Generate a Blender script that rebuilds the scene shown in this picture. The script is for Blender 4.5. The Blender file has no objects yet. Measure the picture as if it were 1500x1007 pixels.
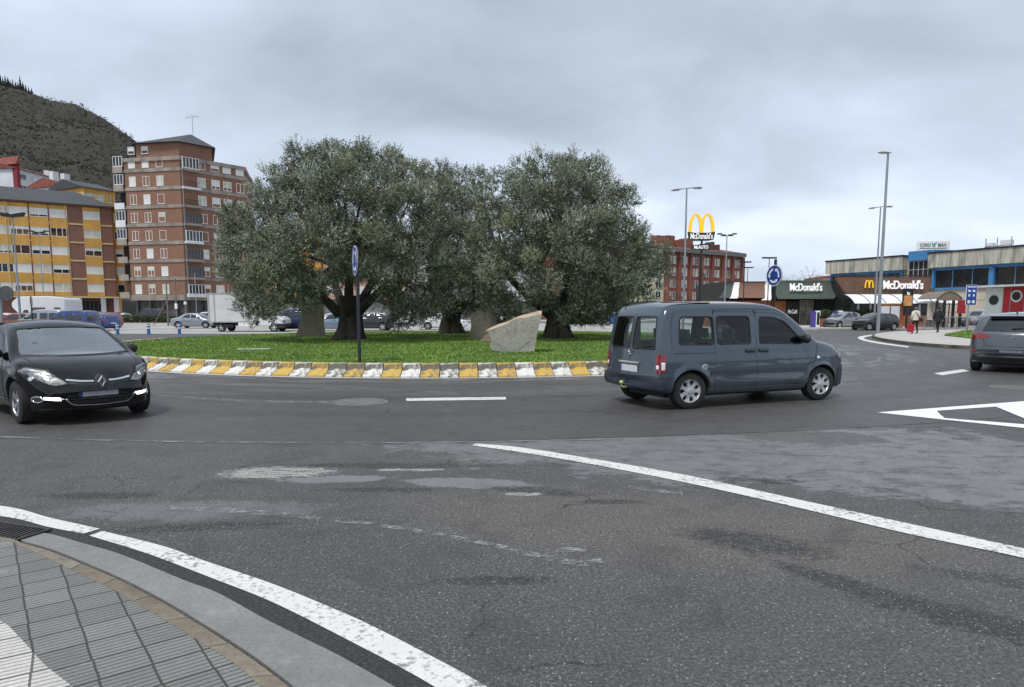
import bpy, bmesh, math, random
import numpy as np
from mathutils import Vector, Matrix
from mathutils.bvhtree import BVHTree
from mathutils.geometry import delaunay_2d_cdt
SC = bpy.context.scene
COL = SC.collection
R = math.radians
random.seed(7); RNG = np.random.default_rng(7)
# ---------------------------------------------------------------- camera
FPX, HZ, PITCH, CAMH = 1000.0, 456.0, 110.0, 1.65
AN = math.atan(PITCH / FPX); Y0 = HZ + PITCH
cam_d = bpy.data.cameras.new('camera'); cam = bpy.data.objects.new('camera', cam_d); COL.objects.link(cam)
cam.location = (0, 0, CAMH); cam.rotation_euler = (math.pi/2 - AN, 0, 0)
cam_d.sensor_width = 36; cam_d.lens = 36*FPX/1500; cam_d.shift_y = (Y0-503.5)/1500
cam_d.clip_start = .05; cam_d.clip_end = 6000
SC.camera = cam
def ray(px, py):
    dx, dy, dz = px-750, FPX, Y0-py
    return Vector((dx, dy*math.cos(AN)+dz*math.sin(AN), -dy*math.sin(AN)+dz*math.cos(AN)))
def G(px, py, z=0.0):                     # point of the plane at height z seen at a photo pixel
    r = ray(px, py); t = (z-CAMH)/r.z
    return Vector((r.x*t, r.y*t, z))
def at(px, py, Y):                        # point at depth Y
    r = ray(px, py); t = Y/r.y
    return Vector((r.x*t, Y, CAMH+r.z*t))
# ---------------------------------------------------------------- world
W = bpy.data.worlds.new("World"); SC.world = W; W.use_nodes = True
nt = W.node_tree; nt.nodes.clear()
def wn(t, **k):
    n = nt.nodes.new(t)
    for a, b in k.items(): setattr(n, a, b)
    return n
SUN_EL, SUN_ROT = 62, 215
sky = wn('ShaderNodeTexSky', sky_type='NISHITA', sun_disc=False, sun_elevation=R(SUN_EL), sun_rotation=R(SUN_ROT))
tc = wn('ShaderNodeTexCoord'); sep = wn('ShaderNodeSeparateXYZ'); nt.links.new(tc.outputs['Generated'], sep.inputs[0])
# project the view direction on a cloud deck: x/(z+.16), y/(z+.16)
zc = wn('ShaderNodeMath', operation='MAXIMUM'); zc.inputs[1].default_value = 0.0; nt.links.new(sep.outputs[2], zc.inputs[0])
za = wn('ShaderNodeMath', operation='ADD'); za.inputs[1].default_value = .42; nt.links.new(zc.outputs[0], za.inputs[0])
dx = wn('ShaderNodeMath', operation='DIVIDE'); dy = wn('ShaderNodeMath', operation='DIVIDE')
for d, o in ((dx, 0), (dy, 1)):
    nt.links.new(sep.outputs[o], d.inputs[0]); nt.links.new(za.outputs[0], d.inputs[1])
cmb = wn('ShaderNodeCombineXYZ'); nt.links.new(dx.outputs[0], cmb.inputs[0]); nt.links.new(dy.outputs[0], cmb.inputs[1])
def cloud(scale, detail, rough, dist, loc, sx=1.0, sy=1.0, rz=0):
    m = wn('ShaderNodeMapping'); m.inputs['Location'].default_value = loc; m.inputs['Scale'].default_value = (sx, sy, 1)
    m.inputs['Rotation'].default_value = (0, 0, rz)
    nt.links.new(cmb.outputs[0], m.inputs[0])
    n = wn('ShaderNodeTexNoise'); n.inputs['Scale'].default_value = scale; n.inputs['Detail'].default_value = detail
    n.inputs['Roughness'].default_value = rough; n.inputs['Distortion'].default_value = dist
    nt.links.new(m.outputs[0], n.inputs['Vector']); return n.outputs['Fac']
c1 = cloud(1.5, 7, .48, .35, (3.1, 1.7, 0), .75, 1.15, .25)
c2 = cloud(4.0, 8, .55, .5, (0, 5, 0), .8, 1.1, -.3)
mx = wn('ShaderNodeMath', operation='MULTIPLY_ADD'); mx.inputs[1].default_value = .30; nt.links.new(c2, mx.inputs[0]); nt.links.new(c1, mx.inputs[2])
def bank(cx, cy, sx, sy, rot, r0, r1, v0, v1):        # a broad thicker or thinner part of the cloud deck
    mp = wn('ShaderNodeMapping', vector_type='TEXTURE'); mp.inputs['Location'].default_value = (cx, cy, 0); mp.inputs['Scale'].default_value = (sx, sy, 1); mp.inputs['Rotation'].default_value = (0, 0, rot)
    nt.links.new(cmb.outputs[0], mp.inputs[0]); ln = wn('ShaderNodeVectorMath', operation='LENGTH'); nt.links.new(mp.outputs[0], ln.inputs[0])
    mr = wn('ShaderNodeMapRange'); mr.interpolation_type = 'SMOOTHSTEP'
    for k, v in zip(('From Min', 'From Max', 'To Min', 'To Max'), (r0, r1, v0, v1)): mr.inputs[k].default_value = v
    nt.links.new(ln.outputs['Value'], mr.inputs['Value']); return mr.outputs[0]
ad = wn('ShaderNodeMath', operation='ADD'); nt.links.new(mx.outputs[0], ad.inputs[0]); ad.inputs[1].default_value = -.07
for bk in (bank(-.38, 1.27, .75, .26, .10, .1, 1.3, -.25, 0), bank(.36, 1.08, .20, .10, 0, 0, 1.3, .12, 0), bank(-.15, 1.0, 1.0, .13, .2, .2, 1.3, -.13, 0), bank(.9, 1.75, 1.3, .5, 0, .1, 1.1, .03, 0), bank(-1.0, 1.75, .8, .35, 0, .1, 1.1, .04, 0)):
    q_ = wn('ShaderNodeMath', operation='ADD'); nt.links.new(ad.outputs[0], q_.inputs[0]); nt.links.new(bk, q_.inputs[1]); ad = q_
cr = wn('ShaderNodeValToRGB'); nt.links.new(ad.outputs[0], cr.inputs[0])
cr.color_ramp.elements[0].position = .20; cr.color_ramp.elements[0].color = (.19, .215, .255, 1)
cr.color_ramp.elements[1].position = .78; cr.color_ramp.elements[1].color = (.455, .505, .58, 1)
e = cr.color_ramp.elements.new(.48); e.color = (.30, .34, .40, 1)
e = cr.color_ramp.elements.new(.62); e.color = (.36, .41, .485, 1)
sc_ = wn('ShaderNodeVectorMath', operation='SCALE'); sc_.inputs['Scale'].default_value = 10.0; nt.links.new(cr.outputs[0], sc_.inputs[0])
mixw = wn('ShaderNodeMix', data_type='RGBA'); mixw.inputs[0].default_value = .96
nt.links.new(sky.outputs[0], mixw.inputs[6]); nt.links.new(sc_.outputs[0], mixw.inputs[7])
bg = wn('ShaderNodeBackground'); bg.inputs['Strength'].default_value = .10
out = wn('ShaderNodeOutputWorld'); nt.links.new(mixw.outputs[2], bg.inputs[0]); nt.links.new(bg.outputs[0], out.inputs[0])
# ---------------------------------------------------------------- sun (overcast)
sd = bpy.data.lights.new('sun', 'SUN'); sd.energy = 1.5; sd.angle = R(11); sd.color = (1, .97, .92)
so = bpy.data.objects.new('sun', sd); COL.objects.link(so)
so.rotation_euler = Vector((math.sin(R(SUN_ROT))*math.cos(R(SUN_EL)), math.cos(R(SUN_ROT))*math.cos(R(SUN_EL)), math.sin(R(SUN_EL)))).to_track_quat('Z', 'Y').to_euler()
SC.view_settings.view_transform = 'Standard'; SC.view_settings.look = 'None'
SC.view_settings.exposure = 0.95; SC.view_settings.gamma = 1
SC.cycles.max_bounces = 6; SC.cycles.transparent_max_bounces = 12; SC.cycles.diffuse_bounces = 3
# ---------------------------------------------------------------- materials
MATS = {}
def mat(name, col, rough=.6, metal=0, var=.12, vscale=3.0, bump=0, bscale=40, coat=0, spec=.5, emit=None, col2=None, stretch=None):
    if name in MATS: return MATS[name]
    m = bpy.data.materials.new(name); m.use_nodes = True; t = m.node_tree; b = t.nodes['Principled BSDF']
    b.inputs['Roughness'].default_value = rough; b.inputs['Metallic'].default_value = metal
    b.inputs['Coat Weight'].default_value = coat; b.inputs['Coat Roughness'].default_value = .04
    b.inputs['Specular IOR Level'].default_value = spec
    tcn = t.nodes.new('ShaderNodeTexCoord'); mp = t.nodes.new('ShaderNodeMapping'); t.links.new(tcn.outputs['Object'], mp.inputs[0])
    if stretch: mp.inputs['Scale'].default_value = stretch
    n = t.nodes.new('ShaderNodeTexNoise'); n.inputs['Scale'].default_value = vscale; n.inputs['Detail'].default_value = 5; n.inputs['Roughness'].default_value = .6
    t.links.new(mp.outputs[0], n.inputs['Vector'])
    r = t.nodes.new('ShaderNodeValToRGB'); t.links.new(n.outputs['Fac'], r.inputs[0])
    c2 = col2 or [c*(1+var) for c in col]; c1 = col if col2 else [c*(1-var) for c in col]
    r.color_ramp.elements[0].position = .35; r.color_ramp.elements[1].position = .65
    r.color_ramp.elements[0].color = (*c1[:3], 1); r.color_ramp.elements[1].color = (*c2[:3], 1)
    t.links.new(r.outputs[0], b.inputs['Base Color'])
    if bump:
        n2 = t.nodes.new('ShaderNodeTexNoise'); n2.inputs['Scale'].default_value = bscale; n2.inputs['Detail'].default_value = 4
        t.links.new(mp.outputs[0], n2.inputs['Vector'])
        bp = t.nodes.new('ShaderNodeBump'); bp.inputs['Strength'].default_value = bump; bp.inputs['Distance'].default_value = .02
        t.links.new(n2.outputs['Fac'], bp.inputs['Height']); t.links.new(bp.outputs[0], b.inputs['Normal'])
    if emit:
        b.inputs['Emission Color'].default_value = (*emit[:3], 1); b.inputs['Emission Strength'].default_value = emit[3]
    MATS[name] = m; return m
class N:      # tiny node helper for one material
    def __init__(s, name, rough=.8):
        s.m = bpy.data.materials.new(name); s.m.use_nodes = True; s.t = s.m.node_tree; s.b = s.t.nodes['Principled BSDF']
        s.b.inputs['Roughness'].default_value = rough; MATS[name] = s.m
        s.tc = s.t.nodes.new('ShaderNodeTexCoord'); s.co = s.tc.outputs['Object']
    def lk(s, a, b): s.t.links.new(a, b)
    def n(s, t, **k):
        x = s.t.nodes.new(t)
        for a, b in k.items(): setattr(x, a, b)
        return x
    def map(s, scale=(1, 1, 1), rot=(0, 0, 0), loc=(0, 0, 0), src=None):
        m = s.n('ShaderNodeMapping'); m.inputs['Scale'].default_value = scale; m.inputs['Rotation'].default_value = rot; m.inputs['Location'].default_value = loc
        s.lk(src or s.co, m.inputs[0]); return m.outputs[0]
    def noise(s, scale, detail=4, rough=.55, src=None, dist=0):
        x = s.n('ShaderNodeTexNoise'); x.inputs['Scale'].default_value = scale; x.inputs['Detail'].default_value = detail
        x.inputs['Roughness'].default_value = rough; x.inputs['Distortion'].default_value = dist
        s.lk(src or s.co, x.inputs['Vector']); return x.outputs['Fac']
    def vor(s, scale, src=None, feature='F1', out='Distance'):
        x = s.n('ShaderNodeTexVoronoi', feature=feature); x.inputs['Scale'].default_value = scale
        s.lk(src or s.co, x.inputs['Vector']); return x.outputs[out]
    def ramp(s, src, pts):
        r = s.n('ShaderNodeValToRGB'); s.lk(src, r.inputs[0]); el = r.color_ramp.elements
        while len(el) < len(pts): el.new(.5)
        for q, (p, c) in zip(el, pts):
            q.position = p; q.color = (*c[:3], 1) if hasattr(c, '__len__') else (c, c, c, 1)
        return r.outputs[0]
    def mix(s, f, a, b, mode='MIX'):
        x = s.n('ShaderNodeMix', data_type='RGBA', blend_type=mode)
        for sock, v in ((x.inputs[0], f), (x.inputs[6], a), (x.inputs[7], b)):
            if hasattr(v, 'is_linked'): s.lk(v, sock)
            elif hasattr(v, '__len__'): sock.default_value = (*v[:3], 1)
            else: sock.default_value = v if sock == x.inputs[0] else (v, v, v, 1)
        return x.outputs[2]
    def math(s, op, a, b=0.0, clamp=False):
        x = s.n('ShaderNodeMath', operation=op); x.use_clamp = clamp
        for sock, v in ((x.inputs[0], a), (x.inputs[1], b)):
            if hasattr(v, 'is_linked'): s.lk(v, sock)
            else: sock.default_value = v
        return x.outputs[0]
    def base(s, c): s.lk(c, s.b.inputs['Base Color'])
    def rough(s, c): s.lk(c, s.b.inputs['Roughness'])
    def bump(s, h, strength=.5, dist=.01):
        x = s.n('ShaderNodeBump'); x.inputs['Strength'].default_value = strength; x.inputs['Distance'].default_value = dist
        s.lk(h, x.inputs['Height']); s.lk(x.outputs[0], s.b.inputs['Normal'])
    def blob(s, cx, cy, rx, ry, rot=0, soft=.35, wob=.35, ws=1.5, wsrc=None):     # irregular patch mask at a place on the ground
        m = s.n('ShaderNodeMapping'); m.vector_type = 'TEXTURE'
        m.inputs['Location'].default_value = (cx, cy, 0); m.inputs['Rotation'].default_value = (0, 0, rot); m.inputs['Scale'].default_value = (rx, ry, 1e3)
        s.lk(s.co, m.inputs[0])
        d = s.n('ShaderNodeVectorMath', operation='LENGTH'); s.lk(m.outputs[0], d.inputs[0])
        w = wsrc or s.noise(ws, 5, .65)
        a = s.math('MULTIPLY', s.math('SUBTRACT', w, .5), wob*4)
        dd = s.math('ADD', d.outputs['Value'], a)
        mr = s.n('ShaderNodeMapRange'); mr.interpolation_type = 'SMOOTHSTEP'
        mr.inputs['From Min'].default_value = 1+soft/2; mr.inputs['From Max'].default_value = 1-soft/2
        s.lk(dd, mr.inputs['Value']); return mr.outputs[0]
# ---------------------------------------------------------------- objects
def tag(o, label=None, cat=None, group=None, kind=None):
    if label: o['label'] = label
    if cat: o['category'] = cat
    if group: o['group'] = group
    if kind: o['kind'] = kind
    return o
def empty(name, loc=(0, 0, 0), rz=0, label=None, cat=None, group=None):
    o = bpy.data.objects.new(name, None); o.empty_display_size = .2; COL.objects.link(o)
    o.location = loc; o.rotation_euler = (0, 0, rz); return tag(o, label, cat, group)
def link(name, me, parent=None, loc=(0, 0, 0), rz=0):
    o = bpy.data.objects.new(name, me); COL.objects.link(o); o.parent = parent; o.location = loc; o.rotation_euler = (0, 0, rz); return o
def copy_tree(o, parent=None):
    c = o.copy(); COL.objects.link(c); c.parent = parent
    for ch in KIDS(o): copy_tree(ch, c)
    return c
def KIDS(o): return [x for x in COL.objects if x.parent == o]
def clone(o, loc=None, rz=None, label=None, scale=None):
    c = copy_tree(o)
    if loc is not None: c.location = loc
    if rz is not None: c.rotation_euler = (0, 0, rz)
    if scale is not None: c.scale = scale if hasattr(scale, '__len__') else (scale,)*3
    if label: c['label'] = label
    return c
class MB:
    def __init__(s): s.v = []; s.f = []; s.mi = []; s.m = 0
    def add(s, vs, fs):
        b = len(s.v); s.v += [tuple(v) for v in vs]; s.f += [tuple(b+i for i in f) for f in fs]; s.mi += [s.m]*len(fs); return s
    def box(s, c, d, rz=0, taper=1.0):
        x, y, z = [q/2 for q in d]; vs = []
        for k, (zz, t) in enumerate(((-z, 1), (z, taper))):
            for a, b in ((-x, -y), (x, -y), (x, y), (-x, y)):
                a *= t; b *= t
                vs.append((c[0]+a*math.cos(rz)-b*math.sin(rz), c[1]+a*math.sin(rz)+b*math.cos(rz), c[2]+zz))
        return s.add(vs, [(3, 2, 1, 0), (4, 5, 6, 7), (0, 1, 5, 4), (1, 2, 6, 5), (2, 3, 7, 6), (3, 0, 4, 7)])
    def b2(s, x0, x1, y0, y1, z0, z1): return s.box(((x0+x1)/2, (y0+y1)/2, (z0+z1)/2), (x1-x0, y1-y0, z1-z0))
    def prism(s, poly, z0, z1):                      # poly ccw in xy
        n = len(poly); vs = [(p[0], p[1], z0) for p in poly]+[(p[0], p[1], z1) for p in poly]
        return s.add(vs, [tuple(range(n))[::-1], tuple(range(n, 2*n))]+[(i, (i+1) % n, n+(i+1) % n, n+i) for i in range(n)])
    def xz(s, poly, y0, y1):                         # polygon in xz extruded along y
        n = len(poly); vs = [(p[0], y0, p[1]) for p in poly]+[(p[0], y1, p[1]) for p in poly]
        return s.add(vs, [tuple(range(n)), tuple(range(n, 2*n))[::-1]]+[(i, n+i, n+(i+1) % n, (i+1) % n) for i in range(n)])
    def tube(s, pts, rad, n=8, cap=True):
        pts = [Vector(p) for p in pts]; rad = rad if hasattr(rad, '__len__') else [rad]*len(pts)
        b = []; up = None
        for i, p in enumerate(pts):
            d = (pts[min(i+1, len(pts)-1)]-pts[max(i-1, 0)]).normalized()
            if up is None: up = Vector((0, 0, 1)) if abs(d.z) < .9 else Vector((1, 0, 0))
            x = up.cross(d).normalized(); y = d.cross(x).normalized(); up = y
            b += [p+(x*math.cos(2*math.pi*k/n)+y*math.sin(2*math.pi*k/n))*rad[i] for k in range(n)]
        fs = [(i*n+k, i*n+(k+1) % n, (i+1)*n+(k+1) % n, (i+1)*n+k) for i in range(len(pts)-1) for k in range(n)]
        if cap: fs += [tuple(range(n))[::-1], tuple((len(pts)-1)*n+k for k in range(n))]
        return s.add(b, fs)
    def lathe(s, prof, n=24, axis='z', c=(0, 0, 0)):    # prof [(r, h)]
        vs = []
        for r, h in prof:
            for k in range(n):
                a = 2*math.pi*k/n; p = (r*math.cos(a), r*math.sin(a), h)
                if axis == 'y': p = (p[0], p[2], p[1])
                if axis == 'x': p = (p[2], p[0], p[1])
                vs.append((p[0]+c[0], p[1]+c[1], p[2]+c[2]))
        fs = [(i*n+k, i*n+(k+1) % n, (i+1)*n+(k+1) % n, (i+1)*n+k) for i in range(len(prof)-1) for k in range(n)]
        if axis == 'y': fs = [f[::-1] for f in fs]
        return s.add(vs, fs)
    def mesh(s, name, mats, smooth=False):
        me = bpy.data.meshes.new(name); me.from_pydata(s.v, [], s.f)
        for m in (mats if isinstance(mats, (list, tuple)) else [mats]): me.materials.append(m)
        me.polygons.foreach_set('material_index', s.mi)
        if smooth: me.polygons.foreach_set('use_smooth', [True]*len(s.f))
        me.update(); return me
    def build(s, name, mats, parent=None, loc=(0, 0, 0), rz=0, smooth=False, bevel=0, ang=None):
        me = s.mesh(name, mats, smooth)
        if ang: me.set_sharp_from_angle(angle=R(ang))
        o = link(name, me, parent, loc, rz)
        if bevel:
            b = o.modifiers.new('bevel', 'BEVEL'); b.width = bevel; b.segments = 2; b.limit_method = 'ANGLE'; b.angle_limit = R(40)
        return o
def text_mesh(txt, size, depth=.01, bold=0.0, align='CENTER', shear=0, spacing=1.0):
    c = bpy.data.curves.new('lettering', 'FONT'); c.body = txt; c.size = size; c.extrude = depth/2; c.offset = bold
    c.align_x = align; c.align_y = 'CENTER'; c.shear = shear; c.space_character = spacing; c.resolution_u = 4
    o = bpy.data.objects.new('lettering', c); COL.objects.link(o)
    dg = bpy.context.evaluated_depsgraph_get(); me = bpy.data.meshes.new_from_object(o.evaluated_get(dg))
    bpy.data.objects.remove(o); return me
def lettering(txt, size, m, parent, loc, rz=0, depth=.02, bold=0.0, name='lettering', sx=1.0, **k):
    me = text_mesh(txt, size, depth, bold, **k); me.materials.clear(); me.materials.append(m)
    # stand upright facing -y
    for v in me.vertices: v.co = (v.co.x*sx, -v.co.z, v.co.y)
    me.name = name; return link(name, me, parent, loc, rz)
def chaikin(p, it=2):
    for _ in range(it):
        q = []
        for i in range(len(p)):
            a, b = p[i], p[(i+1) % len(p)]
            q += [(a[0]*.75+b[0]*.25, a[1]*.75+b[1]*.25), (a[0]*.25+b[0]*.75, a[1]*.25+b[1]*.75)]
        p = q
    return p
def roundpoly(p, r=.04, seg=4):
    q = []; n = len(p)
    for i in range(n):
        a, b, c = Vector(p[i-1][:2]), Vector(p[i][:2]), Vector(p[(i+1) % n][:2])
        ra = min(r, (a-b).length*.45, (c-b).length*.45); s = b+(a-b).normalized()*ra; e_ = b+(c-b).normalized()*ra
        for k in range(seg+1):
            t = k/seg; q.append(tuple(s*(1-t)**2+b*2*t*(1-t)+e_*t*t))
    return q
def smooth_line(pts, n=8):        # catmull-rom through points
    P = [Vector(p) for p in pts]; P = [P[0]*2-P[1]]+P+[P[-1]*2-P[-2]]; o = []
    for i in range(1, len(P)-2):
        for k in range(n):
            t = k/n; a, b, c, d = P[i-1:i+3]
            o.append(.5*((2*b)+(c-a)*t+(2*a-5*b+4*c-d)*t*t+(3*b-a-3*c+d)*t**3))
    o.append(P[-2]); return o
def strip(name, left, right, z, m, kind='structure', thick=0, n=8, label=None, cat=None, group=None):   # sheet between two polylines
    L, Q = smooth_line([(p[0], p[1], 0) for p in left], n), smooth_line([(p[0], p[1], 0) for p in right], n)
    k = len(L); Q2 = []
    # resample right to same count
    for i in range(k):
        t = i/(k-1)*(len(Q)-1); j = min(int(t), len(Q)-2); Q2.append(Q[j].lerp(Q[j+1], t-j))
    mb = MB()
    if thick:
        vs = []
        for a, b in zip(L, Q2): vs += [(a.x, a.y, z), (b.x, b.y, z), (b.x, b.y, z-thick), (a.x, a.y, z-thick)]
        fs = [(4*i+j, 4*i+(j+1) % 4, 4*i+4+(j+1) % 4, 4*i+4+j) for i in range(k-1) for j in range(4)]+[(0, 1, 2, 3), (4*k-1, 4*k-2, 4*k-3, 4*k-4)]
    else:
        vs = []
        for a, b in zip(L, Q2): vs += [(a.x, a.y, z), (b.x, b.y, z)]
        fs = [(2*i, 2*i+1, 2*i+3, 2*i+2) for i in range(k-1)]
    mb.add(vs, fs); o = mb.build(name, m); bmf = bmesh.new(); bmf.from_mesh(o.data); bmesh.ops.recalc_face_normals(bmf, faces=bmf.faces)
    if not thick and bmf.faces[:][0].normal.z < 0: bmesh.ops.reverse_faces(bmf, faces=bmf.faces)
    bmf.to_mesh(o.data); bmf.free()
    if kind: o['kind'] = kind
    return tag(o, label, cat, group)
# ================================================================ GROUND
IC = Vector((-2.3, 32.45, 0)); IR = 15.2; OR = 24.0          # roundabout centre, island radius, outer radius of the ring
def asphalt(name, ring=False, far=False):
    a = N(name, .75)
    big = a.noise(.35, 5, .6); mid = a.noise(2.2, 6, .65); fine = a.noise(38, 4, .7); vf = a.noise(120, 3, .7)
    if ring:
        c = a.ramp(big, [(.3, (.050, .048, .048)), (.7, (.076, .072, .070))])
        sep = a.n('ShaderNodeVectorMath', operation='SUBTRACT'); sep.inputs[1].default_value = tuple(IC); a.lk(a.co, sep.inputs[0])
        ln = a.n('ShaderNodeVectorMath', operation='LENGTH'); a.lk(sep.outputs[0], ln.inputs[0])
        xyz = a.n('ShaderNodeSeparateXYZ'); a.lk(sep.outputs[0], xyz.inputs[0])
        th = a.math('ARCTAN2', xyz.outputs[1], xyz.outputs[0])
        cb = a.n('ShaderNodeCombineXYZ'); a.lk(a.math('MULTIPLY', ln.outputs['Value'], 1.0), cb.inputs[0]); a.lk(a.math('MULTIPLY', th, 4.0), cb.inputs[1])
        st = a.noise(1.3, 7, .62, src=cb.outputs[0], dist=1.2)
        inner = a.n('ShaderNodeMapRange'); inner.inputs['From Min'].default_value = 20.0; inner.inputs['From Max'].default_value = 17.4; a.lk(ln.outputs['Value'], inner.inputs['Value'])
        m = a.math('MULTIPLY', a.ramp(st, [(.50, 0), (.60, 1)]), inner.outputs[0])
        c = a.mix(a.math('MULTIPLY', m, .7), c, (.135, .142, .155))
        # two tyre-polished tracks
        for rr, wd, col, k in ((19.6, .5, (.03, .03, .031), .5), (21.6, .6, (.035, .034, .034), .5)):
            q = a.math('ABSOLUTE', a.math('SUBTRACT', ln.outputs['Value'], rr)); w = a.n('ShaderNodeMapRange'); w.interpolation_type = 'SMOOTHSTEP'
            w.inputs['From Min'].default_value = wd; w.inputs['From Max'].default_value = 0; a.lk(q, w.inputs['Value'])
            c = a.mix(a.math('MULTIPLY', w.outputs[0], k), c, col)
        sm = m; rbase = (.42, .62)
    else:
        c = a.ramp(big, [(.3, (.066, .066, .067)), (.7, (.098, .096, .094))])
        w1 = a.noise(1.1, 7, .72); w2 = a.noise(5, 6, .75); w3 = a.noise(7, 9, .85, src=a.map((1, 2.0, 1)))
        # stony brown stretch where the binder has worn away
        b1 = a.blob(1.35, 5.1, 2.3, .9, -.35, .9, .3, wsrc=w1)
        c = a.mix(a.math('MULTIPLY', b1, .75), c, (.125, .114, .100))
        # smooth pale repair seal on the right
        wg = a.math('ADD', a.math('MULTIPLY', w1, .6), a.math('MULTIPLY', a.noise(4.5, 9, .8, src=a.map((1, 2.4, 1), (0, 0, .25))), .4)); g1 = a.blob(3.6, 8.0, 5.2, 1.9, -.22, .10, .75, wsrc=wg); g2 = a.blob(5.6, 6.0, 2.4, .9, -.3, .10, .85, wsrc=wg)
        g3 = a.blob(.1, 8.2, 1.5, .35, 0, .2, .5, wsrc=w1)
        g = a.math('MAXIMUM', a.math('MAXIMUM', g1, g2), g3); g = a.math('MULTIPLY', g, a.ramp(a.noise(2.3, 9, .8, src=a.map((1, 1.8, 1), (0, 0, .3), (4, 2, 0))), [(.40, .15), (.47, 1)]))
        dk = a.blob(3.9, 8.9, 1.0, .5, -.2, .3, .5, wsrc=w2); g = a.math('MULTIPLY', g, a.math('SUBTRACT', 1.0, a.math('MULTIPLY', dk, .8)))
        c = a.mix(g, c, a.ramp(w2, [(.3, (.115, .117, .121)), (.7, (.170, .171, .173))]))
        # thin sealed smears left and middle
        p1 = a.blob(-.42, 6.45, .62, .19, -.12, .12, .35, wsrc=w2); p2 = a.blob(-1.75, 6.6, .55, .14, .1, .12, .45, wsrc=w2)
        p3 = a.blob(-2.7, 5.55, 1.0, .26, .05, .6, .5, wsrc=w2); p4 = a.blob(-1.1, 6.95, .5, .07, 0, .3, .5, wsrc=w2)
        p = a.math('MAXIMUM', a.math('MAXIMUM', p1, p2), a.math('MULTIPLY', p3, .6))
        c = a.mix(p, c, (.16, .165, .172))
        # worn hollows with darker, open aggregate
        hs = [(-1.3, 7.2, 1.1, .13, 0), (.25, 6.15, .42, .14, -.3), (1.72, 4.75, .5, .22, -.55), (.85, 5.8, .28, .07, 0), (-3.7, 6.0, .5, .12, 0), (-2.4, 5.1, .6, .11, .15),
              (2.1, 3.9, .6, .12, -.9), (2.6, 3.4, .8, .16, -.7), (-1.2, 6.2, .5, .08, 0), (-.1, 4.05, .35, .07, 0), (3.3, 3.9, .7, .12, -.5)]
        h = None
        for q in hs:
            k = a.blob(q[0], q[1], q[2], q[3], q[4], .45, .85, wsrc=w3); h = k if h is None else a.math('MAXIMUM', h, k)
        h = a.math('MULTIPLY', h, a.ramp(a.noise(16, 5, .8), [(.34, .15), (.55, 1)])); c = a.mix(a.math('MULTIPLY', h, .9), c, (.020, .020, .020))
        # old concrete showing through
        cc = a.blob(-2.42, 6.88, .55, .24, .1, .06, .75, wsrc=w3); c2_ = a.blob(.12, 6.05, .16, .05, 0, .2, .8, wsrc=w2); c3 = a.blob(-1.05, 7.0, .35, .05, 0, .2, .8, wsrc=w2)
        lay = a.noise(1.0, 4, .7, src=a.map((3, 26, 1)))
        cm = a.math('MULTIPLY', a.math('MAXIMUM', cc, a.math('MAXIMUM', c2_, c3)), a.ramp(lay, [(.40, 0), (.50, 1)]))
        c = a.mix(cm, c, (.40, .395, .36))
        # dusty film patches
        du = a.ramp(a.noise(.9, 7, .7, src=a.map((1, 1.7, 1), (0, 0, .5))), [(.52, 0), (.72, 1)])
        c = a.mix(a.math('MULTIPLY', du, .22), c, (.15, .15, .155))
        sm = a.math('MAXIMUM', g, p); rbase = (.55, .8)
    # aggregate: granular tone, pale and dark chips whose density drifts
    keep = a.math('SUBTRACT', 1.0, a.math('MULTIPLY', sm, .75)); gr = a.noise(46, 4, .85); dens = a.noise(1.7, 6, .7, dist=.6)
    g2 = a.ramp(gr, [(.33, .22), (.5, .95), (.68, 2.1)]); c = a.mix(a.math('MULTIPLY', keep, .95 if not ring else .6), c, a.mix(1.0, c, g2, 'MULTIPLY'))
    v = a.n('ShaderNodeTexVoronoi'); v.inputs['Scale'].default_value = 68; a.lk(a.co, v.inputs['Vector'])
    sx = a.n('ShaderNodeSeparateColor'); a.lk(v.outputs['Color'], sx.inputs[0])
    thr = a.math('ADD', sx.outputs[0], a.math('MULTIPLY', a.math('SUBTRACT', dens, .5), .9))
    chip = a.math('MULTIPLY', a.ramp(thr, [(.60, 0), (.80, 1)]), a.ramp(v.outputs['Distance'], [(.22, 1), (.45, 0)])); chip = a.math('MULTIPLY', chip, keep)
    tint = a.ramp(sx.outputs[1], [(.0, (.17, .167, .163)), (.5, (.28, .27, .25)), (1, (.52, .51, .49))])
    c = a.mix(a.math('MULTIPLY', chip, .92 if not ring else .4), c, tint)
    dkc = a.math('MULTIPLY', a.ramp(sx.outputs[2], [(.62, 0), (.75, 1)]), a.ramp(v.outputs['Distance'], [(.2, 1), (.5, 0)])); c = a.mix(a.math('MULTIPLY', a.math('MULTIPLY', dkc, keep), .6), c, (.018, .018, .018))
    c = a.mix(a.math('MULTIPLY', a.ramp(mid, [(.55, 0), (.8, 1)]), .22), c, (.15, .15, .15)); c = a.mix(a.math('MULTIPLY', a.ramp(dens, [(.3, 1), (.48, 0)]), .40), c, (.030, .030, .030))
    # hairline cracks
    cv = a.n('ShaderNodeTexVoronoi', feature='DISTANCE_TO_EDGE'); cv.inputs['Scale'].default_value = .55; wp = a.n('ShaderNodeVectorMath', operation='ADD'); wn_ = a.n('ShaderNodeTexNoise'); wn_.inputs['Scale'].default_value = 2.2; wn_.inputs['Detail'].default_value = 6; a.lk(a.co, wn_.inputs['Vector']); a.lk(a.co, wp.inputs[0]); ws_ = a.n('ShaderNodeVectorMath', operation='SCALE'); ws_.inputs['Scale'].default_value = .55; a.lk(wn_.outputs['Color'], ws_.inputs[0]); a.lk(ws_.outputs[0], wp.inputs[1]); a.lk(wp.outputs[0], cv.inputs['Vector'])
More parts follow.
